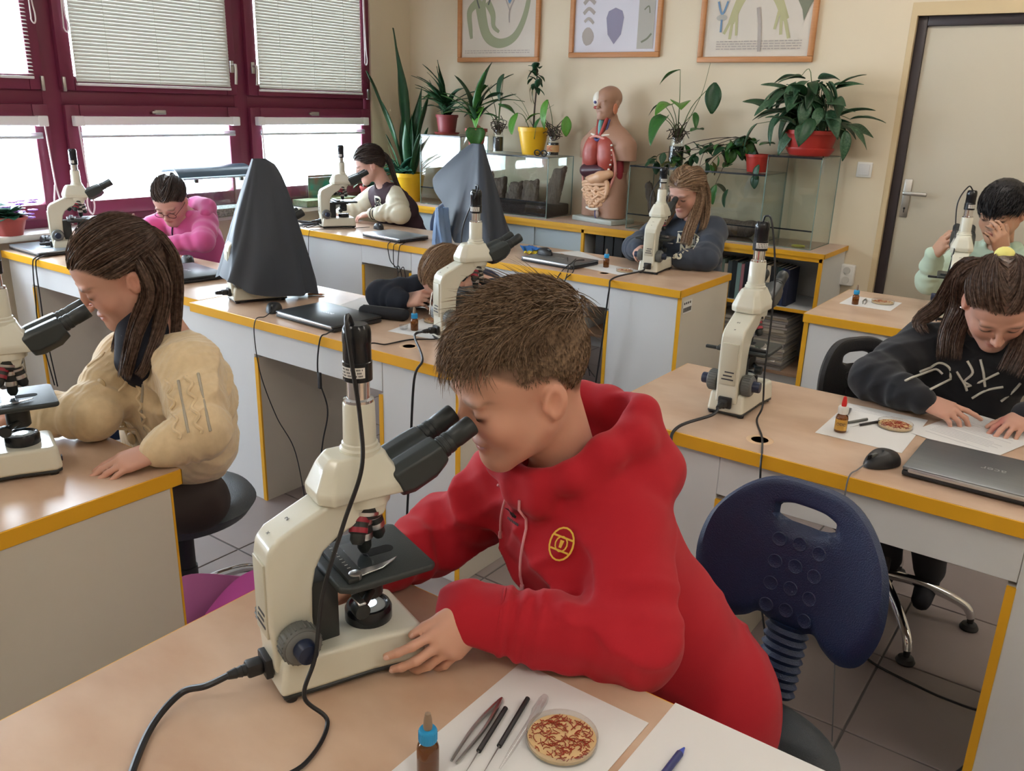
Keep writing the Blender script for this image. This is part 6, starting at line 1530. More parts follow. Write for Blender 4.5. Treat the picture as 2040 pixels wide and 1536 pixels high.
for i, (x, w, hh, c, band, ti) in enumerate(specs):
    if band: book('thick black reference volume with a red spine band on the shelf', x, w, hh, .17, c, 'black red-banded volumes', band)
    elif i < 8: book('slim grey book beside the red-banded volumes', x, w, hh, .17, c, 'grey books on the shelf', None, ti)
    else:
        lum = sum(c)/3
        nm = 'cream-spined book among dark ones on the shelf' if c[0] > .55 else 'muted pinkish book standing among dark books' if c[0] > .43 and c[1] < .25 else 'pale teal book standing among dark books' if c[2] > .35 else 'dark lettered book on the shelf' if ti else 'dark-spined book on the shelf' if lum < .12 else 'worn mid-toned book on the shelf'
        book(nm, x, w, hh, .17, c, 'books at the shelf end' if 'dark' not in nm[:4] else 'dark books at the shelf end', None, ti)
for sx, n0, top in ((-1.62, 16, .40), (-1.86, 14, .36), (-2.10, 13, .33)):
    z = .0885; n = 0
    while z < top:
        t = R.choice((.008, .012, .016, .02)); c = R.choice(((.50, .46, .42), (.42, .38, .36), (.55, .50, .42), (.36, .33, .33), (.60, .57, .54), (.48, .42, .33)))
        o = thing('magazine', 'worn magazine in the stack nearest the shelf end' if sx > -1.7 else 'worn magazine in the stack beneath the red-banded volumes' if sx > -2 else 'worn magazine in the lowest stack on the bottom board', 'magazine', (sx+R.uniform(-.006, .006), SY0+.15+R.uniform(-.008, .008), z), R.uniform(-.03, .03), 'stacked magazines %d' % int(-sx*100))
        MB().rbox((-.105, -.11, .0008), (.105, .14, t-.0008), .002, 1).obj('pages', mat('mag_%d' % int(c[0]*100+c[1]*10), c, .8), o)
        MB().box((-.106, -.1115, t-.0009), (.106, .141, t-.0001)).obj('cover', mat('magc_%d' % int(c[0]*100), tuple(v*.7 for v in c), .5), o)
        z += t
for i, (x, c) in enumerate(((-2.80, (.015, .015, .017)), (-2.73, (.015, .016, .018)), (-2.66, (.018, .018, .02)), (-2.58, (.55, .48, .36)))):
    o = thing('ring_binder', 'black ring binder standing in the shelf behind the chair back' if i < 3 else 'narrow cream binder beside the black binders', 'binder', (x, SY0+.06, SHZ), 0, 'binders on the shelf'); MB().rbox((-.032 if i < 3 else -.012, 0, 0), (.032 if i < 3 else .012, .22, .27), .003, 1).obj('case', mat('binder_%d' % i, c, .5), o); MB().lathe([(.012, 0), (.012, .002), (.008, .002)], 16, T(0, -.001, .06) @ RX(PI/2), cap=False).obj('finger_ring', m_steel, o)
# ------------------------------------------------------------ glass tanks
m_tank = glassmat('tank_glass', (.975, .99, .982), .15); m_edge = mat('glass_edge_green', (.30, .42, .38), .2, trans=.4)
def tank(label, x0, x1, y0, y1, z0, z1, group='glass tanks on the low shelf', rail=True, frontlow=None, parent_only=False):
    o = thing('glass_tank', label, 'tank', ((x0+x1)/2, (y0+y1)/2, z0), 0, group); w, d, h = (x1-x0)/2, (y1-y0)/2, z1-z0; t = .004
    for lo, hi in (((-w, -d, 0), (w, d, t)), ((-w, d-t, t), (w, d, h)), ((-w, -d+t, t), (-w+t, d-t, h)), ((w-t, -d+t, t), (w, d-t, h))): MB().box(lo, hi).obj('pane', m_tank, o)
    fl = frontlow or .0
    if fl: MB().box((-w, -d, t), (w, -d+t, fl)).obj('pane', m_tank, o); MB().box((-w+.004, -d-.004, fl), (w-.004, -d+.008, fl+.007)).obj('slide_rail', m_blackgloss, o)
    nx = 0
    for (a, b) in ((-w, -w*.0+.02), (-.0, w)): MB().box((a, -d+(.005 if a < -w*.5 else .001), fl+.007 if fl else t), (b, -d+(.009 if a < -w*.5 else .005), h-.006)).obj('sliding_pane', m_tank, o)
    if rail: MB().box((-w, -d-.004, h-.008), (w, -d+.010, h+.002)).obj('top_rail', m_blackgloss, o)
    MB().box((-w, -d+.010, h-.004), (w, d, h)).obj('lid_pane', m_tank, o)
    e = MB()
    for sx in (-w, w):
        for sy in (-d, d): e.box((sx-.0022, sy-.0022, 0), (sx+.0022, sy+.0022, h))
        e.box((sx-.002, -d, -.0), (sx+.002, d, .003)); e.box((sx-.002, -d, h-.002), (sx+.002, d, h+.001))
    e.box((-w, d-.002, h-.002), (w, d+.002, h+.001)); e.box((-w, -d-.002, 0), (w, -d+.002, .004)); eo = e.obj('seams', m_edge, o)
    return o
tank('tall narrow glass tank beneath the plant in the dark red pot', -4.40, -4.02, 4.86, 5.18, .80, 1.30, frontlow=.12)
tank('wide glass tank with bark slabs beneath the yellow pot', -4.01, -3.245, 4.84, 5.15, .80, 1.20, frontlow=.10)
tank('low glass tank behind the fair-haired person with upright driftwood', -2.63, -1.76, 4.84, 5.17, .80, 1.19, frontlow=.09)
tank('tall glass tank with the red planter on top', -1.755, -1.455, 4.83, 5.17, .80, 1.30, frontlow=.10)
m_bark = mat('bark', (.085, .062, .050), .9, noise=(14, .8, (.17, .135, .11), 6, (6, 6, 1)), bump=('noise', 60, .8))
def bark(label, x, y, z, w, h, rz, tilt=0, seed=0, wood=False):
    o = thing('driftwood' if wood else 'bark_slab', label, 'wood', (x, y, z), rz, 'wood pieces in the glass tanks'); S = Solid(); R_ = np.random.RandomState(seed)
    S.cone((0, 0, .0), (tilt*h, 0, h*.9), w*.5, w*.34, .02, lat=(1, 0, 0), flat=.35); S.cone((w*.15, 0, h*.3), (w*.3+tilt*h, .01, h*.98), w*.2, w*.1, .02)
    Vt, F = S.mesh(.008, disp=lambda X: .006*vnoise(X*V3(1, 1, .3), 70, seed)+.004*vnoise(X, 150, seed+1), clip=lambda X: -X[:, 2]); ob = mesh_obj('wood', Vt, F, m_bark); ob.parent = o; return o
for i, (x, w, h) in enumerate(((-3.90, .12, .26), (-3.80, .16, .22), (-3.66, .16, .20), (-3.52, .18, .22), (-3.34, .15, .33))): bark('tall brown bark slab at the end of the wide tank' if i == 4 else 'jagged bark slab leaning inside the wide tank', x, 5.03, .806, w, h, rad(R.uniform(-15, 15)), R.uniform(-.2, .2), i)
o = thing('soil_layer', 'dark soil filling the bottom of the wide tank', 'soil', (-3.6275, 4.995, .805), 0); MB().rbox((-.372, -.145, 0), (.372, .145, .075), .01, 2).obj('soil', mat('soil', (.035, .026, .024), .95, bump=('noise', 120, 1)), o)
bark('upright forked driftwood in the low tank', -2.42, 5.02, .806, .13, .36, rad(20), .12, 11, True); bark('leaning driftwood branch in the low tank', -2.50, 4.98, .806, .06, .30, rad(10), -.25, 12, True)
o = thing('driftwood', 'long grey driftwood log lying in the low tank', 'wood', (-2.0, 5.0, .806), rad(4)); S = Solid(); S.chain([(-.22, 0, .05), (-.05, .01, .045), (.12, 0, .06), (.21, 0, .085)], [.045, .05, .035, .018], .03); S.cone((-.2, 0, .03), (.1, .02, .025), .03, .03, .03); Vt, F = S.mesh(.008, disp=lambda X: .006*vnoise(X*V3(.4, 1, 1), 80, 3), clip=lambda X: -X[:, 2]); mesh_obj('wood', Vt, F, m_bark).parent = o
o = thing('lid_ring', 'yellow-green plastic ring on the floor of the tall tank', 'ring', (-1.545, 4.90, .8045), 0); MB().tube([(.035*math.cos(a), .024*math.sin(a), .004) for a in np.linspace(0, 2*PI, 25)], .004, 6).obj('ring', mat('olive_plastic', (.42, .40, .06), .4), o)
o = thing('goggles', 'black goggles lying on the tank edge beside the yellow pot', 'goggles', (-3.34, 4.885, 1.2025), rad(-8))
for s_ in (-1, 1): MB().tube([(s_*.030+.026*math.cos(a), 0, .021+.018*math.sin(a)) for a in np.linspace(0, 2*PI, 19)], .0045, 6).obj('rim', m_black, o)
MB().tube([(-.055, 0, .02), (-.05, .07, .012), (.05, .07, .012), (.055, 0, .02)], .0025, 5, spline=5).obj('strap', m_black, o)
# aquaria on the window sill
aq = thing('aquarium', 'aquarium with a dark curved hood on the window sill', 'aquarium', (-4.66, 3.24, .818), 0)
for lo, hi in (((-.09, -.24, 0), (.09, .24, .004)), ((-.09, -.24, .004), (-.086, .24, .24)), ((.086, -.24, .004), (.09, .24, .24)), ((-.086, -.24, .004), (.086, -.236, .24)), ((-.086, .236, .004), (.086, .24, .24))): MB().box(lo, hi).obj('pane', m_tank, aq)
MB().box((-.085, -.235, .005), (.085, .235, .05)).obj('gravel', mat('gravel', (.35, .36, .33), .9, noise=(90, 1, (.12, .13, .12))), aq)
b = MB(); b.sheet(lambda u, v: Vector((-.115+.23*u, -.265+.53*v, .246+.062*math.sin(min(1, u*1.15+.08)*PI)**.6)), 18, 4, .004); b.obj('hood', mat('hood_dark', (.035, .055, .075), .3), aq); MB().rbox((-.118, -.27, .238), (.118, .27, .248), .002, 1).obj('hood_rim', mat('hood_rim', (.45, .60, .70), .3), aq)
for v in (-.16, .16): MB().rbox((.07, v-.012, .215), (.088, v+.012, .238), .003, 1).obj('hood_catch', m_grey, aq)
aq2 = thing('aquarium', 'aquarium with a printed plant backdrop on the sill near the corner', 'aquarium', (-4.68, 4.18, .818), 0)
for lo, hi in (((-.08, -.25, 0), (.08, .25, .004)), ((-.08, -.25, .004), (-.077, .25, .20)), ((.077, -.25, .004), (.08, .25, .20)), ((-.077, -.25, .004), (.077, -.247, .20)), ((-.077, .247, .004), (.077, .25, .20))): MB().box(lo, hi).obj('pane', m_tank, aq2)
m_bd = mat('backdrop_print', (.03, .30, .22), .5, noise=(9, 1, (.30, .11, .08), 5)); MB().box((-.074, -.10, .006), (-.070, .246, .199)).obj('backdrop', m_bd, aq2)
MB().box((-.072, -.245, .005), (.076, .245, .045)).obj('gravel', mat('sand_green', (.13, .20, .09), .9, noise=(40, 1, (.25, .24, .16))), aq2)
# ------------------------------------------------------------ framed charts
m_frame = mat('picture_frame_wood', (.50, .22, .085), .45, noise=(8, .5, (.58, .28, .12), 6, (1, 1, 12)))
m_chart = mat('chart_paper', (.66, .60, .52), .7, noise=(2.2, .6, (.60, .53, .47))); m_chart2 = mat('chart_paper_cool', (.68, .66, .72), .5, noise=(1.5, .5, (.60, .58, .66)))
m_ink = {n: mat('ink_'+n, c, .75) for n, c in (('green', (.32, .34, .22)), ('dark', (.12, .12, .12)), ('violet', (.28, .26, .36)), ('blue', (.16, .27, .42)), ('brown', (.42, .37, .34)), ('pale', (.44, .42, .38)), ('olive', (.46, .44, .25)), ('leaf', (.20, .21, .15)))}
def chart(label, x0, x1, z0, h, paper, shapes):
    cx = (x0+x1)/2; o = thing('framed_chart', label, 'picture', (cx, WALL_Y, z0), 0, 'wood-framed wall charts'); w = (x1-x0)/2; fw = .032
    for lo, hi in (((-w, -.028, 0), (w, -.002, fw)), ((-w, -.028, h-fw), (w, -.002, h)), ((-w, -.028, fw), (-w+fw, -.002, h-fw)), ((w-fw, -.028, fw), (w, -.002, h-fw))): MB().rbox(lo, hi, .005, 2).obj('frame_bar', m_frame, o)
    pp = MB().box((-w+fw*.8, -.010, fw*.8), (w-fw*.8, -.004, h-fw*.8)).obj('sheet', paper, o)
    b = {}; cnt = [0]
    for kind, ink, *a in shapes:
        mb = b.setdefault(ink, MB()); cnt[0] += 1; y = -.0104-.00025*cnt[0]
        if kind == 'poly': pts = a[0]; n = len(pts); c = (sum(p[0] for p in pts)/n, sum(p[1] for p in pts)/n); mb.add([(p[0], y, p[1]) for p in pts]+[(c[0], y, c[1])], [(i, (i+1) % n, n) for i in range(n)])
        if kind == 'path':
            pts = [v for v in catmull([Vector((p[0], 0, p[1])) for p in a[0]], 8)]; r = a[1]; m = len(pts); vs = []
            for i, p in enumerate(pts):
                t = (pts[min(i+1, m-1)]-pts[max(i-1, 0)]).normalized(); nn = Vector((-t.z, 0, t.x)); rr = r(i/(m-1)) if callable(r) else r; vs += [(p.x+nn.x*rr, y, p.z+nn.z*rr), (p.x-nn.x*rr, y, p.z-nn.z*rr)]
            mb.add(vs, [(2*i, 2*i+1, 2*i+3, 2*i+2) for i in range(m-1)])
        if kind == 'lines':
            R_ = random.Random(3); xa, xb, za, n = a
            for i in range(n):
                q = xa
                while q < xb: l = R_.uniform(.01, .035); mb.box((q, y-.0001, za-i*.014), (min(q+l, xb), y, za-i*.014+.005)); q += l+.006
    for ink, mb in b.items(): ob = mb.obj('drawing', m_ink[ink], pp); ob['kind'] = 'stuff'
def oval(cx, cz, rx, rz, n=18, j=0): R_ = random.Random(j); return [(cx+rx*math.cos(2*PI*i/n)*(1+.10*R_.uniform(-1, 1)*(j > 0)), cz+rz*math.sin(2*PI*i/n)*(1+.10*R_.uniform(-1, 1)*(j > 0))) for i in range(n)]
chart('wood-framed chart of a long-tailed lizard', -4.315, -3.59, 1.812, 1.05, m_chart, [
    ('path', 'green', [(-.17, .62), (-.16, .45), (-.155, .34), (-.10, .18), (.02, .125), (.16, .18), (.25, .36), (.27, .62), (.22, .80)], lambda t: .055-.047*t), ('path', 'green', [(-.19, .40), (-.26, .34), (-.25, .22), (-.24, .16)], lambda t: .03-.018*t), ('path', 'green', [(-.10, .40), (-.05, .32), (-.04, .24), (.01, .20)], lambda t: .03-.02*t),
    ('path', 'dark', [(-.23, .60), (-.20, .44), (-.17, .36)], .006), ('path', 'dark', [(-.10, .60), (-.05, .50), (-.09, .38)], .006), ('path', 'pale', [(-.17, .56), (-.12, .50), (-.17, .42)], .028), ('poly', 'blue', oval(.10, .44, .022, .055, 12, 3)), ('path', 'brown', [(.10, .34), (.06, .44), (.10, .54), (.15, .44), (.10, .34), (.10, .26)], .005), ('lines', 'brown', -.30, .28, .075, 2)])
chart('wood-framed chart with violet insect drawings', -3.342, -2.665, 1.838, 1.05, m_chart2, [
    ('poly', 'violet', oval(.0, .40, .105, .045, 20, 5)), ('poly', 'violet', [(-.05, .44), (.05, .44), (.06, .64), (-.06, .64)]), ('poly', 'violet', [(-.065, .24), (-.05, .28), (0, .30), (.05, .28), (.065, .24), (.05, .14), (0, .08), (-.05, .14)]),
    ('poly', 'brown', oval(-.20, .13, .045, .055, 14, 6)), ('path', 'brown', [(-.24, .33), (-.20, .36), (-.155, .33)], .012), ('path', 'brown', [(-.24, .27), (-.20, .30), (-.155, .27)], .011), ('path', 'brown', [(-.23, .22), (-.20, .24), (-.16, .21)], .009), ('poly', 'pale', [(.17, .05), (.285, .05), (.285, .95), (.17, .95)]), ('path', 'leaf', [(.20, .09), (.24, .11), (.27, .14)], .006), ('path', 'leaf', [(.21, .28), (.24, .30), (.25, .26)], .004)])
chart('wood-framed chart of frog legs and a leaf-like organ', -2.403, -1.695, 1.805, 1.05, m_chart, [
    ('path', 'olive', [(-.05, .70), (-.03, .52), (-.07, .42), (-.12, .33), (-.16, .22)], lambda t: .045-.025*t), ('path', 'olive', [(.13, .70), (.09, .54), (.07, .42), (.12, .33), (.17, .23)], lambda t: .045-.025*t),
    ('path', 'olive', [(-.14, .28), (-.20, .16)], .009), ('path', 'olive', [(-.15, .26), (-.16, .13)], .009), ('path', 'olive', [(-.13, .28), (-.12, .15)], .008), ('path', 'olive', [(.15, .28), (.20, .13)], .010), ('path', 'olive', [(.14, .28), (.15, .15)], .009), ('path', 'olive', [(.13, .30), (.11, .18)], .008),
    ('poly', 'leaf', [(.23, .50), (.20, .42), (.225, .34), (.26, .28), (.275, .22), (.30, .29), (.33, .35), (.345, .43), (.32, .52), (.28, .56)]), ('poly', 'violet', oval(-.245, .46, .022, .10, 12)), ('poly', 'violet', oval(-.19, .46, .022, .10, 12)), ('path', 'blue', [(-.25, .34), (-.22, .27), (-.19, .34)], .006), ('poly', 'pale', oval(-.22, .25, .035, .018, 12)), ('path', 'blue', [(-.22, .24), (-.22, .17)], .006), ('path', 'brown', [(-.0, .30), (.02, .20), (.03, .06)], .010), ('lines', 'brown', -.24, .28, .115, 4)])
# ------------------------------------------------------------ anatomical torso
m_tskin = mat('torso_skin', (.40, .225, .155), .5); m_lung = mat('organ_lung', (.36, .06, .045), .42, noise=(30, .5, (.45, .10, .07))); m_liver = mat('organ_liver', (.07, .025, .035), .35); m_stom = mat('organ_stomach', (.68, .40, .24), .4); m_int = mat('organ_intestine', (.72, .44, .27), .4); m_cav = mat('organ_cavity', (.28, .02, .035), .45); m_rim = mat('organ_rim', (.62, .26, .22), .5); m_musc = mat('organ_muscle', (.40, .05, .045), .45); m_bone = mat('organ_bone', (.78, .74, .66), .45); m_teal = mat('organ_teal', (.12, .33, .33), .4); m_vein = mat('organ_vein', (.07, .07, .20), .4)
def torso():
    o = thing('anatomy_torso', 'anatomical torso model with open chest showing lungs and intestines', 'model', (-2.905, 5.0, .80), rad(-14))
    # local: x to the viewer's right, -y to the front
    MB().rbox((-.185, -.10, 0), (.185, .12, .032), .006, 2).obj('stand', mat('stand_grey_green', (.42, .46, .43), .5), o)
    S = Solid(); L = V3(1, 0, 0)
    S.cone((0, .02, .40), (0, .02, .52), .155, .170, .06, lat=L, flat=.62); S.cone((0, .015, .22), (0, .02, .40), .150, .150, .06, lat=L, flat=.66); S.cone((0, .01, .12), (0, .015, .22), .165, .155, .05, lat=L, flat=.62)
    for s_ in (-1, 1):
        S.cone((s_*.092, .01, .02), (s_*.088, .01, .15), .080, .082, .012); S.cone((s_*.08, .02, .52), (s_*.155, .02, .490), .06, .060, .05); S.cone((s_*.170, .02, .485), (s_*.190, .02, .40), .056, .050, .03); S.cone((0, .035, .60), (s_*.13, .02, .54), .05, .03, .04)
    S.cone((0, .025, .55), (0, .015, .66), .062, .055, .03)
    H = Head((0, .0, .755), -90, -2, 0, .98); head_prims(S, H)
    S.ell((0, -.105, .345), (.160, .085, .214), .010, True)
    S.ell((0, -.055, .60), (.038, .035, .055), .008, True)
    Vt, F = S.mesh(.006, clip=lambda X: np.maximum(.034-X[:, 2], np.where((np.abs(X[:, 0]) > .135) & (X[:, 2] > .33), .405-X[:, 2], -1.)))
    sk = mesh_obj('body_shell', Vt, F, m_tskin); sk.parent = o
    C_ = Solid(); C_.ell((0, .0, .345), (.130, .062, .214), .01); Vt, F = C_.mesh(.007); c = mesh_obj('cavity', Vt, F, m_cav); c.parent = o
    rimp = [((.118+.008*math.sin(a))*math.cos(a), -.062-.030*abs(math.sin(a))+.012*abs(math.cos(a)), .345+.205*math.sin(a)) for a in np.linspace(0, 2*PI, 49)]
    MB().tube(rimp, .0085, 8).obj('cut_rim', m_rim, o)
    for s_ in (-1, 1):
        l = Solid(); l.ell((s_*.054, -.062, .432), (.056, .048, .105), .02); l.ell((s_*.040, -.062, .505), (.038, .036, .048), .03); Vt, F = l.mesh(.006, disp=lambda X: .0015*vnoise(X, 90, 3)); mesh_obj('lung', Vt, F, m_lung).parent = o
    l = Solid(); l.cone((-.070, -.072, .330), (.045, -.080, .345), .046, .024, .02); Vt, F = l.mesh(.006); mesh_obj('liver', Vt, F, m_liver).parent = o
    l = Solid(); l.chain([(.092, -.078, .320), (.050, -.096, .300), (-.005, -.098, .280), (-.045, -.090, .280)], [.028, .034, .028, .018], .02); Vt, F = l.mesh(.005); mesh_obj('stomach', Vt, F, m_stom).parent = o
    MB().tube([(-.085, -.082, .250), (-.04, -.098, .262), (.03, -.100, .268), (.082, -.085, .275), (.090, -.080, .23), (.085, -.080, .19)], .014, 10, spline=5).obj('colon', m_int, o)
    MB().tube([(-.085, -.082, .235), (-.04, -.098, .245), (.03, -.100, .250), (.078, -.085, .255)], .012, 10, spline=5).obj('colon', m_int, o)
    R_ = random.Random(5); pts = []
    rows = 8
    for r_ in range(rows):
        z = .228-r_*.0165; w = .086*math.sqrt(max(.12, 1-((z-.235)/.135)**2)); n = 10
        for i in range(n):
            t = i/(n-1)*2-1; t = t if r_ % 2 == 0 else -t
            pts.append((t*w, -.102+.022*t*t-.004*math.sin(i*2.1+r_), z+.0085*math.sin(i*2.4+r_*1.3)))
    MB().tube(pts, .0105, 9, spline=5).obj('small_intestine', m_int, o)
    l = Solid(); l.ell((0, -.066, .175), (.085, .032, .075), .02); Vt, F = l.mesh(.008); mesh_obj('intestine_bed', Vt, F, m_stom).parent = o
    for i in range(8): MB().ell((.100-.002*i*(i > 4), -.078, .50-i*.030), (.008, .006, .007), 8, 6).obj('rib_end', m_bone, o)
    # neck and face cutaways
    for s_ in (-1, 1): MB().tube([(s_*.034, -.040, .665), (s_*.026, -.058, .61), (s_*.012, -.072, .555)], .011, 8, spline=4).obj('neck_muscle', m_musc, o); MB().tube([(s_*.050, -.030, .655), (s_*.045, -.045, .60), (s_*.055, -.06, .545)], .006, 8, spline=4).obj('vessel', m_vein, o)
    MB().tube([(0, -.045, .665), (0, -.060, .625), (0, -.060, .56)], .016, 12, spline=4).obj('larynx', m_teal, o); MB().ell((0, -.062, .585), (.018, .012, .016), 10, 8).obj('thyroid', mat('organ_orange', (.60, .20, .06), .4), o)
    MB().tube([(-.04, -.075, .545), (0, -.085, .525), (.04, -.075, .545)], .009, 8, spline=4).obj('vessel', m_vein, o)
    for s_ in (-1, 1): MB().tube([(s_*.03, -.075, .553), (s_*.075, -.060, .560), (s_*.10, -.045, .555)], .008, 8, spline=4).obj('collar_bone', m_bone, o)
    f = Solid(); f.ell((-.036, -.060, .775), (.034, .032, .048), .01); Vt, F = f.mesh(.005, clip=lambda X: X[:, 0]+.010); mesh_obj('skull_section', Vt, F, m_bone).parent = o
    MB().ell((-.033, -.088, .757), (.012, .008, .010), 12, 8).obj('eye_socket', m_vein, o); MB().ell((-.036, -.078, .725), (.016, .014, .010), 10, 8).obj('cheek_muscle', m_musc, o); MB().ell((.072, -.008, .720), (.010, .020, .034), 10, 8).obj('ear_section', mat('organ_ear', (.55, .20, .11), .5), o)
    MB().tube([(-.06, -.088, .095), (0, -.100, .088), (.05, -.092, .095)], .009, 8, spline=4).obj('pubic_section', m_bone, o); MB().ell((.035, -.088, .060), (.020, .012, .030), 10, 8).obj('groin_section', mat('organ_groin', (.45, .36, .33), .5), o); MB().tube([(.03, -.098, .085), (.035, -.102, .05), (.045, -.10, .035)], .004, 6, spline=4).obj('vessel', m_vein, o)
    for ch in o.children:
        if ch.name.split('.')[0] in ('lung', 'liver', 'stomach', 'colon', 'small_intestine', 'intestine_bed', 'rib_end', 'cavity', 'cut_rim'): ch.scale = (1.24, 1.0, 1.0)
    return o
torso()
# ------------------------------------------------------------ plants
m_leaf = {n: mat('leaf_'+n, c, .38, noise=(18, .6, c2, 4), spec=.4) for n, c, c2 in (('dark', (.012, .050, .022), (.028, .085, .030)), ('mid', (.025, .105, .022), (.055, .165, .030)), ('bright', (.07, .22, .025), (.12, .30, .04)), ('aglo', (.020, .075, .035), (.115, .19, .105)), ('teal', (.015, .075, .050), (.05, .16, .09)), ('olive', (.065, .075, .02), (.12, .11, .03)))}
m_soil = mat('potting_soil', (.035, .025, .020), .95); m_stem = mat('stem_green', (.08, .13, .04), .6); m_twig = mat('root_brown', (.055, .038, .028), .8)
m_terra = mat('terracotta_red', (.36, .065, .055), .5); m_potyel = mat('pot_yellow', (.80, .47, .02), .35); m_potred = mat('planter_red', (.42, .030, .022), .4); m_potdk = mat('pot_dark_red', (.24, .04, .045), .5)
LEAF = {}
def leafmesh(kind, mname):
    key = (kind, mname)
    if key in LEAF: return LEAF[key]
    W = {'strap': lambda t: .070*(1-t)**.6*(.55+.45*min(1, t*6)), 'sword': lambda t: .075*min(1, .45+t*1.6)*(1-max(0, t-.62)/.38)**.8, 'heart': lambda t: .44*math.sin(PI*min(1, (t+.10)/1.10)**.62)**.9*(1 if t < .97 else .4), 'oval': lambda t: .27*math.sin(PI*(t*.94+.03))**.8, 'lance': lambda t: .185*math.sin(PI*(t*.95+.03)**.8)**.9}[kind]
    bendv = {'strap': .55, 'sword': .05, 'heart': .35, 'oval': .30, 'lance': .42}[kind]
    b = MB(); n = 12
    def f(u, v):
        t = u; w = max(.002, W(t)); s = (v-.5)*2
        return Vector((s*w, t-.12*bendv*t*t, -bendv*t*t*.8+abs(s)*w*.35+.012*math.sin(9*t)*s))
    b.sheet(f, n, 4, .006)
    me = bpy.data.meshes.new('leaf'); me.from_pydata(b.v, [], b.f); me.materials.append(m_leaf[mname]); me.polygons.foreach_set('use_smooth', [True]*len(b.f)); me.update(); LEAF[key] = me; return me
def leaf(parent, kind, mname, base, az, el, L, roll=0, wide=1.):
    """a leaf springing from base towards azimuth az, elevation el"""
    o = bpy.data.objects.new('leaf', leafmesh(kind, mname)); COL.objects.link(o); o.parent = parent
    PM = T(*parent.location) @ RZ(parent.rotation_euler.z)
    for k in range(9):
        M = T(*base) @ RZ(rad(az-90)) @ RX(rad(el)) @ RY(rad(roll)) @ Matrix.Diagonal((L*wide, L, L, 1))
        w = [PM @ M @ v.co for v in o.data.vertices]
        ny, nx = max(v.y for v in w) > WALL_Y-.012, min(v.x for v in w) < WIN_X+.012
        if not (ny or nx): break
        if k == 0 and ny: az = -az          # turn away from the wall
        elif k == 1 and nx: az = 180-az
        else: el += (84-el)*.3; L *= .9
    o.matrix_local = M; return o
def stem(parent, pts, r=.003, m=None): return MB().tube(pts, lambda t: r*(1-.5*t), 6, spline=5).obj('stem', m or m_stem, parent)
def pot(parent, prof, m, soilz, soilr, name='pot', oval=1.): 
    MB().lathe(prof, 32, Matrix.Diagonal((oval, 1, 1, 1))).obj(name, m, parent); MB().lathe([(0, soilz), (soilr, soilz)], 24, Matrix.Diagonal((oval, 1, 1, 1)) ).obj('soil', m_soil, parent)
def P_(r0, r1, h, rim=.006): return [(0, 0), (r0, 0), (r1, h*.86), (r1+rim, h*.86), (r1+rim, h), (r1+rim-.006, h), (r1-.004, h*.86), (r0*.9, .01)]
def plant(name, label, x, y, z, rz=0): return thing(name, label, 'plant', (x, y, z), rz)
RR = random.Random(11)
# snake plant in the yellow pot
p = plant('snake_plant', 'tall snake plant in a yellow pot at the room corner', -4.58, 4.93, .80); pot(p, P_(.085, .115, .21), m_potyel, .18, .108)
for az, el, L, wd, b in ((232, 66, .90, .95, (-.03, 0)), (250, 87, 1.06, .65, (-.05, .02)), (60, 84, .66, 1.0, (.01, .02)), (20, 80, .60, 1.0, (.04, .0)), (140, 82, .50, 1.1, (-.01, -.03)), (-60, 78, .42, 1.1, (.03, -.04)), (-110, 70, .34, 1.1, (-.03, -.05)), (0, 70, .40, 1.0, (.06, -.02)), (80, 88, .46, 1.2, (.0, 0)), (-30, 60, .40, .9, (.05, -.03))): leaf(p, 'sword', 'dark', (b[0], b[1], .18), az, el, L, RR.uniform(-40, 40), wd)
for i in range(16): leaf(p, 'lance', 'teal', (RR.uniform(-.05, .02), RR.uniform(-.06, .0), .19), RR.uniform(190, 330), RR.uniform(5, 60), RR.uniform(.14, .24), RR.uniform(-30, 30))
stem(p, [(0, -.05, .19), (-.08, -.10, .32), (-.16, -.06, .42)])
# corner fern-like plant by the sill
p = plant('window_plant', 'light green arching plant behind the varsity jacket wearer', -4.70, 4.62, .818); pot(p, P_(.05, .065, .10), m_terra, .09, .06)
for i in range(22): leaf(p, 'strap', 'teal' if i % 2 else 'mid', (0, 0, .09), RR.uniform(-100, 60), RR.uniform(20, 75), RR.uniform(.18, .32), RR.uniform(-20, 20), .9)
# yucca in a dark red pot on the tall narrow tank
p = plant('yucca', 'bushy dark-leaved plant in a dark red pot on the tall narrow tank', -4.28, 5.02, 1.304); MB().lathe([(0, 0), (.085, 0), (.095, .014), (.088, .014), (0, .006)], 28).obj('saucer', m_terra, p); pot(p, [(a, b+.008) for a, b in P_(.062, .078, .13)], m_potdk, .118, .074)
for i in range(26): leaf(p, 'strap', 'dark', (RR.uniform(-.02, .02), RR.uniform(-.02, .02), .12+RR.uniform(0, .08)), RR.choice((RR.uniform(165, 375), RR.uniform(165, 375), 90)), RR.uniform(25, 84), RR.uniform(.22, .36), RR.uniform(-15, 15), 1.15)
for az, el, L in ((265, 84, .42), (275, 80, .38), (200, 70, .30)): leaf(p, 'sword', 'dark', (-.05, .02, .10), az, el, L, RR.uniform(-40, 40), 1.3)
for az in (170, 250, 200): leaf(p, 'heart', 'mid', (-.06, -.02, .26), az, 10, .13, 0)
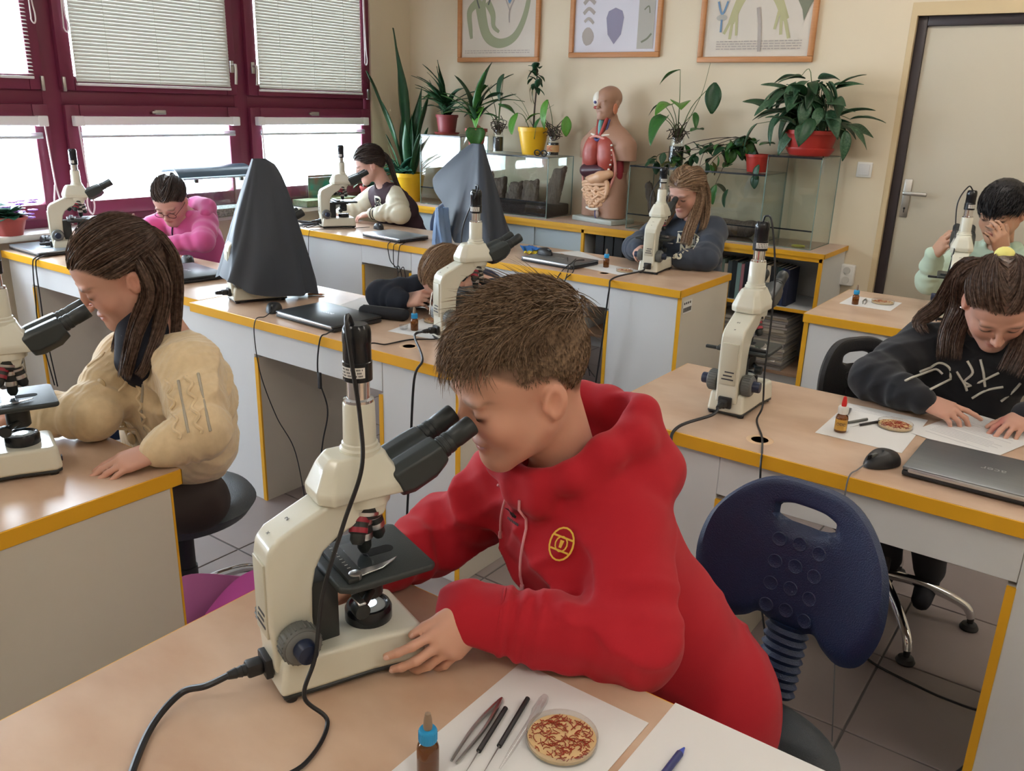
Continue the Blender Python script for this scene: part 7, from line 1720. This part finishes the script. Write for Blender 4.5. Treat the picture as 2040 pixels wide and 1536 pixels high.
# strap-leaved plant in a terracotta pot
p = plant('strap_plant', 'arching strap-leaved plant in a tapered terracotta pot', -3.93, 4.93, 1.204); pot(p, P_(.043, .070, .155, .010), m_terra, .14, .062)
MB().ell((.01, 0, .15), (.028, .028, .03), 12, 8).obj('bulb', mat('bulb_pink', (.48, .22, .16), .6), p)
stem(p, [(0, 0, .14), (-.005, 0, .22), (-.01, 0, .28)], .014)
for az, el, L in ((175, 50, .34), (160, 72, .38), (10, 58, .36), (30, 35, .34), (190, 25, .30), (350, 20, .28), (100, 80, .40), (80, 85, .30), (210, 60, .30), (300, 50, .26), (330, 70, .34), (140, 30, .34), (45, 70, .36), (250, 30, .26)): leaf(p, 'strap', RR.choice(('dark', 'mid')), (-.01, 0, .24+RR.uniform(-.06, .05)), az, el, L, RR.uniform(-15, 15), 1.35)
leaf(p, 'heart', 'mid', (.045, -.06, .16), -60, -75, .15, 0, 1.05)
# philodendron rooting in a dark jar
def jarplant(label, x, y, z, spec, band, h=.13, r=.036, glass=None):
    p = plant('philodendron_jar', label, x, y, z); MB().lathe([(0, 0), (r, 0), (r, h*.72), (r*.85, h*.82), (r*.85, h), (r*.78, h), (r*.78, h*.8), (r*.9, .008), (0, .006)], 26).obj('jar', m_tank, p)
    MB().lathe([(0, .007), (r*.9, .008), (r*.9, h*.70), (0, h*.70)], 20).obj('dark_water', mat('dark_water', (.012, .012, .014), .2), p)
    if band: 
        MB().lathe([(r+.0006, h*.22), (r+.0006, h*.58)], 26, cap=False).obj('jar_label', mat('jar_label_tan', (.52, .33, .15), .5), p); text('jar_label_text', 'SC', .040, mat('jar_label_red', (.55, .07, .02), .5), p, T(.002, -r-.002, h*.40) @ RX(PI/2), .0006)
    q = MB(); R_ = random.Random(int(x*100))
    for i in range(26):
        a = R_.uniform(0, 2*PI); b0 = Vector((.012*math.cos(a), .012*math.sin(a), h*.8)); q.tube([b0, b0+Vector((R_.uniform(-.05, .05), R_.uniform(-.04, .04), R_.uniform(.03, .09))), b0+Vector((R_.uniform(-.08, .08), R_.uniform(-.05, .05), R_.uniform(.02, .13)))], .0025, 5, spline=4)
    ob = q.obj('root_tangle', m_twig, p); ob['kind'] = 'stuff'
    for kind, mn, tip, az, el, L in spec: stem(p, [(0, 0, h*.8), (tip[0]*.35, tip[1]*.4, h+(tip[2]-h)*.55), tip], .0032); leaf(p, kind, mn, tip, az, el, L)
    return p
jarplant('philodendron with tangled roots in a dark jar', -3.765, 4.97, 1.204, [('heart', 'mid', (-.10, 0, .44), 200, -40, .13), ('heart', 'bright', (-.13, -.02, .30), 250, -55, .16), ('heart', 'mid', (.02, -.02, .31), 20, -10, .14), ('lance', 'dark', (.04, 0, .52), 250, -60, .18), ('heart', 'dark', (.03, .0, .38), 210, 0, .15)], False, .15, .040)
# slender ficus in the big yellow pot
p = plant('slender_ficus', 'slender single-stemmed plant in a large yellow pot', -3.475, 4.985, 1.204); pot(p, P_(.072, .102, .18, .004), m_potyel, .165, .096)
stem(p, [(.0, 0, .16), (.004, 0, .30), (.015, 0, .45), (.012, 0, .56)], .007, m_twig)
for i in range(16): leaf(p, 'oval', 'dark', (.012+RR.uniform(-.02, .02), RR.uniform(-.02, .02), RR.uniform(.42, .57)), RR.uniform(0, 360), RR.uniform(-50, 50), RR.uniform(.06, .10), 0)
for t, az, L in (((-.12, -.02, .27), 240, .15),): stem(p, [(-.02, -.02, .17), (-.07, -.02, .25), t], .003); leaf(p, 'oval', 'bright', t, az, -60, L, 0, 1.5)
for t in ((-.20, 0, .40), (-.16, -.02, .34), (.16, 0, .33)): stem(p, [(0, 0, .18), (t[0]*.5, t[1], t[2]*.85), t], .0018)
for az, el, b in ((230, -70, (-.03, 0, .44)), (260, -80, (-.01, -.01, .42))): leaf(p, 'strap', 'olive', b, az, el, .10)
jarplant('philodendron cutting in a dark labelled coffee jar', -3.295, 4.965, 1.204, [('lance', 'bright', (-.05, -.01, .36), 255, -65, .19), ('lance', 'mid', (-.10, -.02, .24), 240, -55, .14), ('oval', 'bright', (.10, 0, .26), -60, -70, .13), ('lance', 'bright', (-.12, 0, .27), 190, -10, .12)], True, .125, .042)
# tall philodendron in a glass vase on the low tank
vp = jarplant('tall philodendron with long bare stems in a root-filled glass vase', -2.395, 4.985, 1.194, [('lance', 'mid', (-.02, 0, .56), 185, -15, .15), ('oval', 'dark', (.21, 0, .49), -70, -65, .18), ('heart', 'bright', (-.05, -.01, .36), 250, -10, .15), ('heart', 'bright', (.0, -.01, .37), 300, 0, .14), ('heart', 'mid', (-.07, -.03, .29), 235, -45, .20), ('lance', 'dark', (-.12, 0, .37), 200, -25, .11), ('lance', 'olive', (-.14, 0, .30), 215, -60, .10), ('lance', 'mid', (.10, 0, .32), -50, -45, .11)], False, .17, .050)
stem(vp, [(0, 0, .15), (.10, 0, .35), (.14, 0, .45), (.17, 0, .60)], .0022)
# hoya trailing over the low tank
p = plant('trailing_hoya', 'trailing hoya with dark leaves in a small red pot', -1.875, 4.99, 1.194); pot(p, P_(.055, .068, .10), m_potred, .09, .062)
R_ = random.Random(21)
for i in range(9):
    a = R_.uniform(-.30, .08); path = [(0, 0, .10), (-.06-.1*i/9, -.03, .16+R_.uniform(-.05, .05)), (-.15-.05*i, -.06+R_.uniform(-.05, .05), .09+R_.uniform(-.03, .05)), (-.20-.055*i*R_.uniform(.6, 1), -.13, .02-R_.uniform(0, .16)*(i % 3 == 0))]
    stem(p, path, .003, m_twig)
    for q in catmull([Vector(v) for v in path], 5)[3:]:
        if R_.random() < .75: leaf(p, 'oval', R_.choice(('dark', 'mid', 'dark', 'olive')), (q.x, q.y, q.z), R_.uniform(0, 360), R_.uniform(-80, 30), R_.uniform(.055, .095), R_.uniform(-30, 30), 1.1)
for t in ((-.18, -.14, -.08), (-.10, -.15, -.10), (-.34, -.16, -.17), (.05, -.12, .0), (.06, -.13, .05), (-.24, -.15, -.10), (-.30, -.15, -.05), (.09, 0, .16), (-.03, 0, .17), (-.36, 0, .22), (-.45, -.1, .06), (-.14, -.02, .16)): leaf(p, 'oval', R_.choice(('dark', 'mid')), t, R_.uniform(220, 320), -70 if t[2] < .1 else 10, R_.uniform(.08, .12), 0, 1.15)
# aglaonema in the red planter
p = plant('aglaonema', 'large bushy silver-patterned plant in a red planter on the tall tank', -1.585, 5.0, 1.304); pot(p, [(0, .03), (.105, .03), (.125, .115), (.131, .115), (.131, .135), (.123, .135), (.118, .11), (.09, .04)], m_potred, .125, .118, 'planter', 1.12)
MB().lathe([(0, 0), (.098, 0), (.118, .03), (.118, .042), (.108, .042), (0, .02)], 30, Matrix.Diagonal((1.12, 1, 1, 1))).obj('saucer', m_potred, p)
for i in range(86):
    a = R_.uniform(0, 360); hh = R_.random(); b0 = Vector((R_.uniform(-.09, .07), R_.uniform(-.05, .05), .12)); rr_ = R_.uniform(.04, .22)*(1.15-.5*hh); t = Vector((b0.x*.6-.05*hh+rr_*math.cos(rad(a)), .7*rr_*math.sin(rad(a)), .15+.26*hh))
    if t.y > .14: t.y = .14
    if i % 3 == 0: stem(p, [b0, b0.lerp(t, .5)+Vector((0, 0, .05)), t], .003)
    leaf(p, 'lance', 'aglo' if R_.random() < .75 else 'dark', t, a+R_.uniform(-30, 30) if math.sin(rad(a)) < .3 else R_.choice((200, 340)), R_.uniform(-65, 35), R_.uniform(.13, .20), R_.uniform(-30, 30), 1.15)
for b0, az, el, L in (((-.30, -.05, .16), 210, -50, .17), ((-.18, -.05, .22), 230, -60, .18), ((.19, -.02, .14), -60, -65, .16), ((.20, 0, .20), 10, 15, .18), ((.10, 0, .36), 20, 45, .16), ((-.10, 0, .42), 170, 5, .17)): stem(p, [(0, 0, .13), (b0[0]*.5, b0[1], b0[2]+.02), b0], .003); leaf(p, 'lance', 'aglo', b0, az, el, L)
# potted violet on the sill
p = plant('african_violet', 'potted violet with purple flowers on the window sill', -4.70, 2.04, .818); pot(p, P_(.06, .085, .095, .008), m_terra, .085, .078)
for i in range(22): leaf(p, 'oval', 'teal', (0, 0, .09), R_.uniform(0, 360), R_.uniform(5, 55), R_.uniform(.08, .13), 0, 1.4)
m_viol = mat('violet_petal', (.36, .14, .58), .6)
for i in range(12):
    c = Vector((R_.uniform(-.0, .06), R_.uniform(-.02, .12), .13+R_.uniform(-.05, .05))); b = MB()
    for j in range(5): b.ell((c.x+.014*math.cos(j*1.257), c.y+.014*math.sin(j*1.257), c.z), (.013, .013, .005), 8, 5)
    b.obj('flower', m_viol, p)
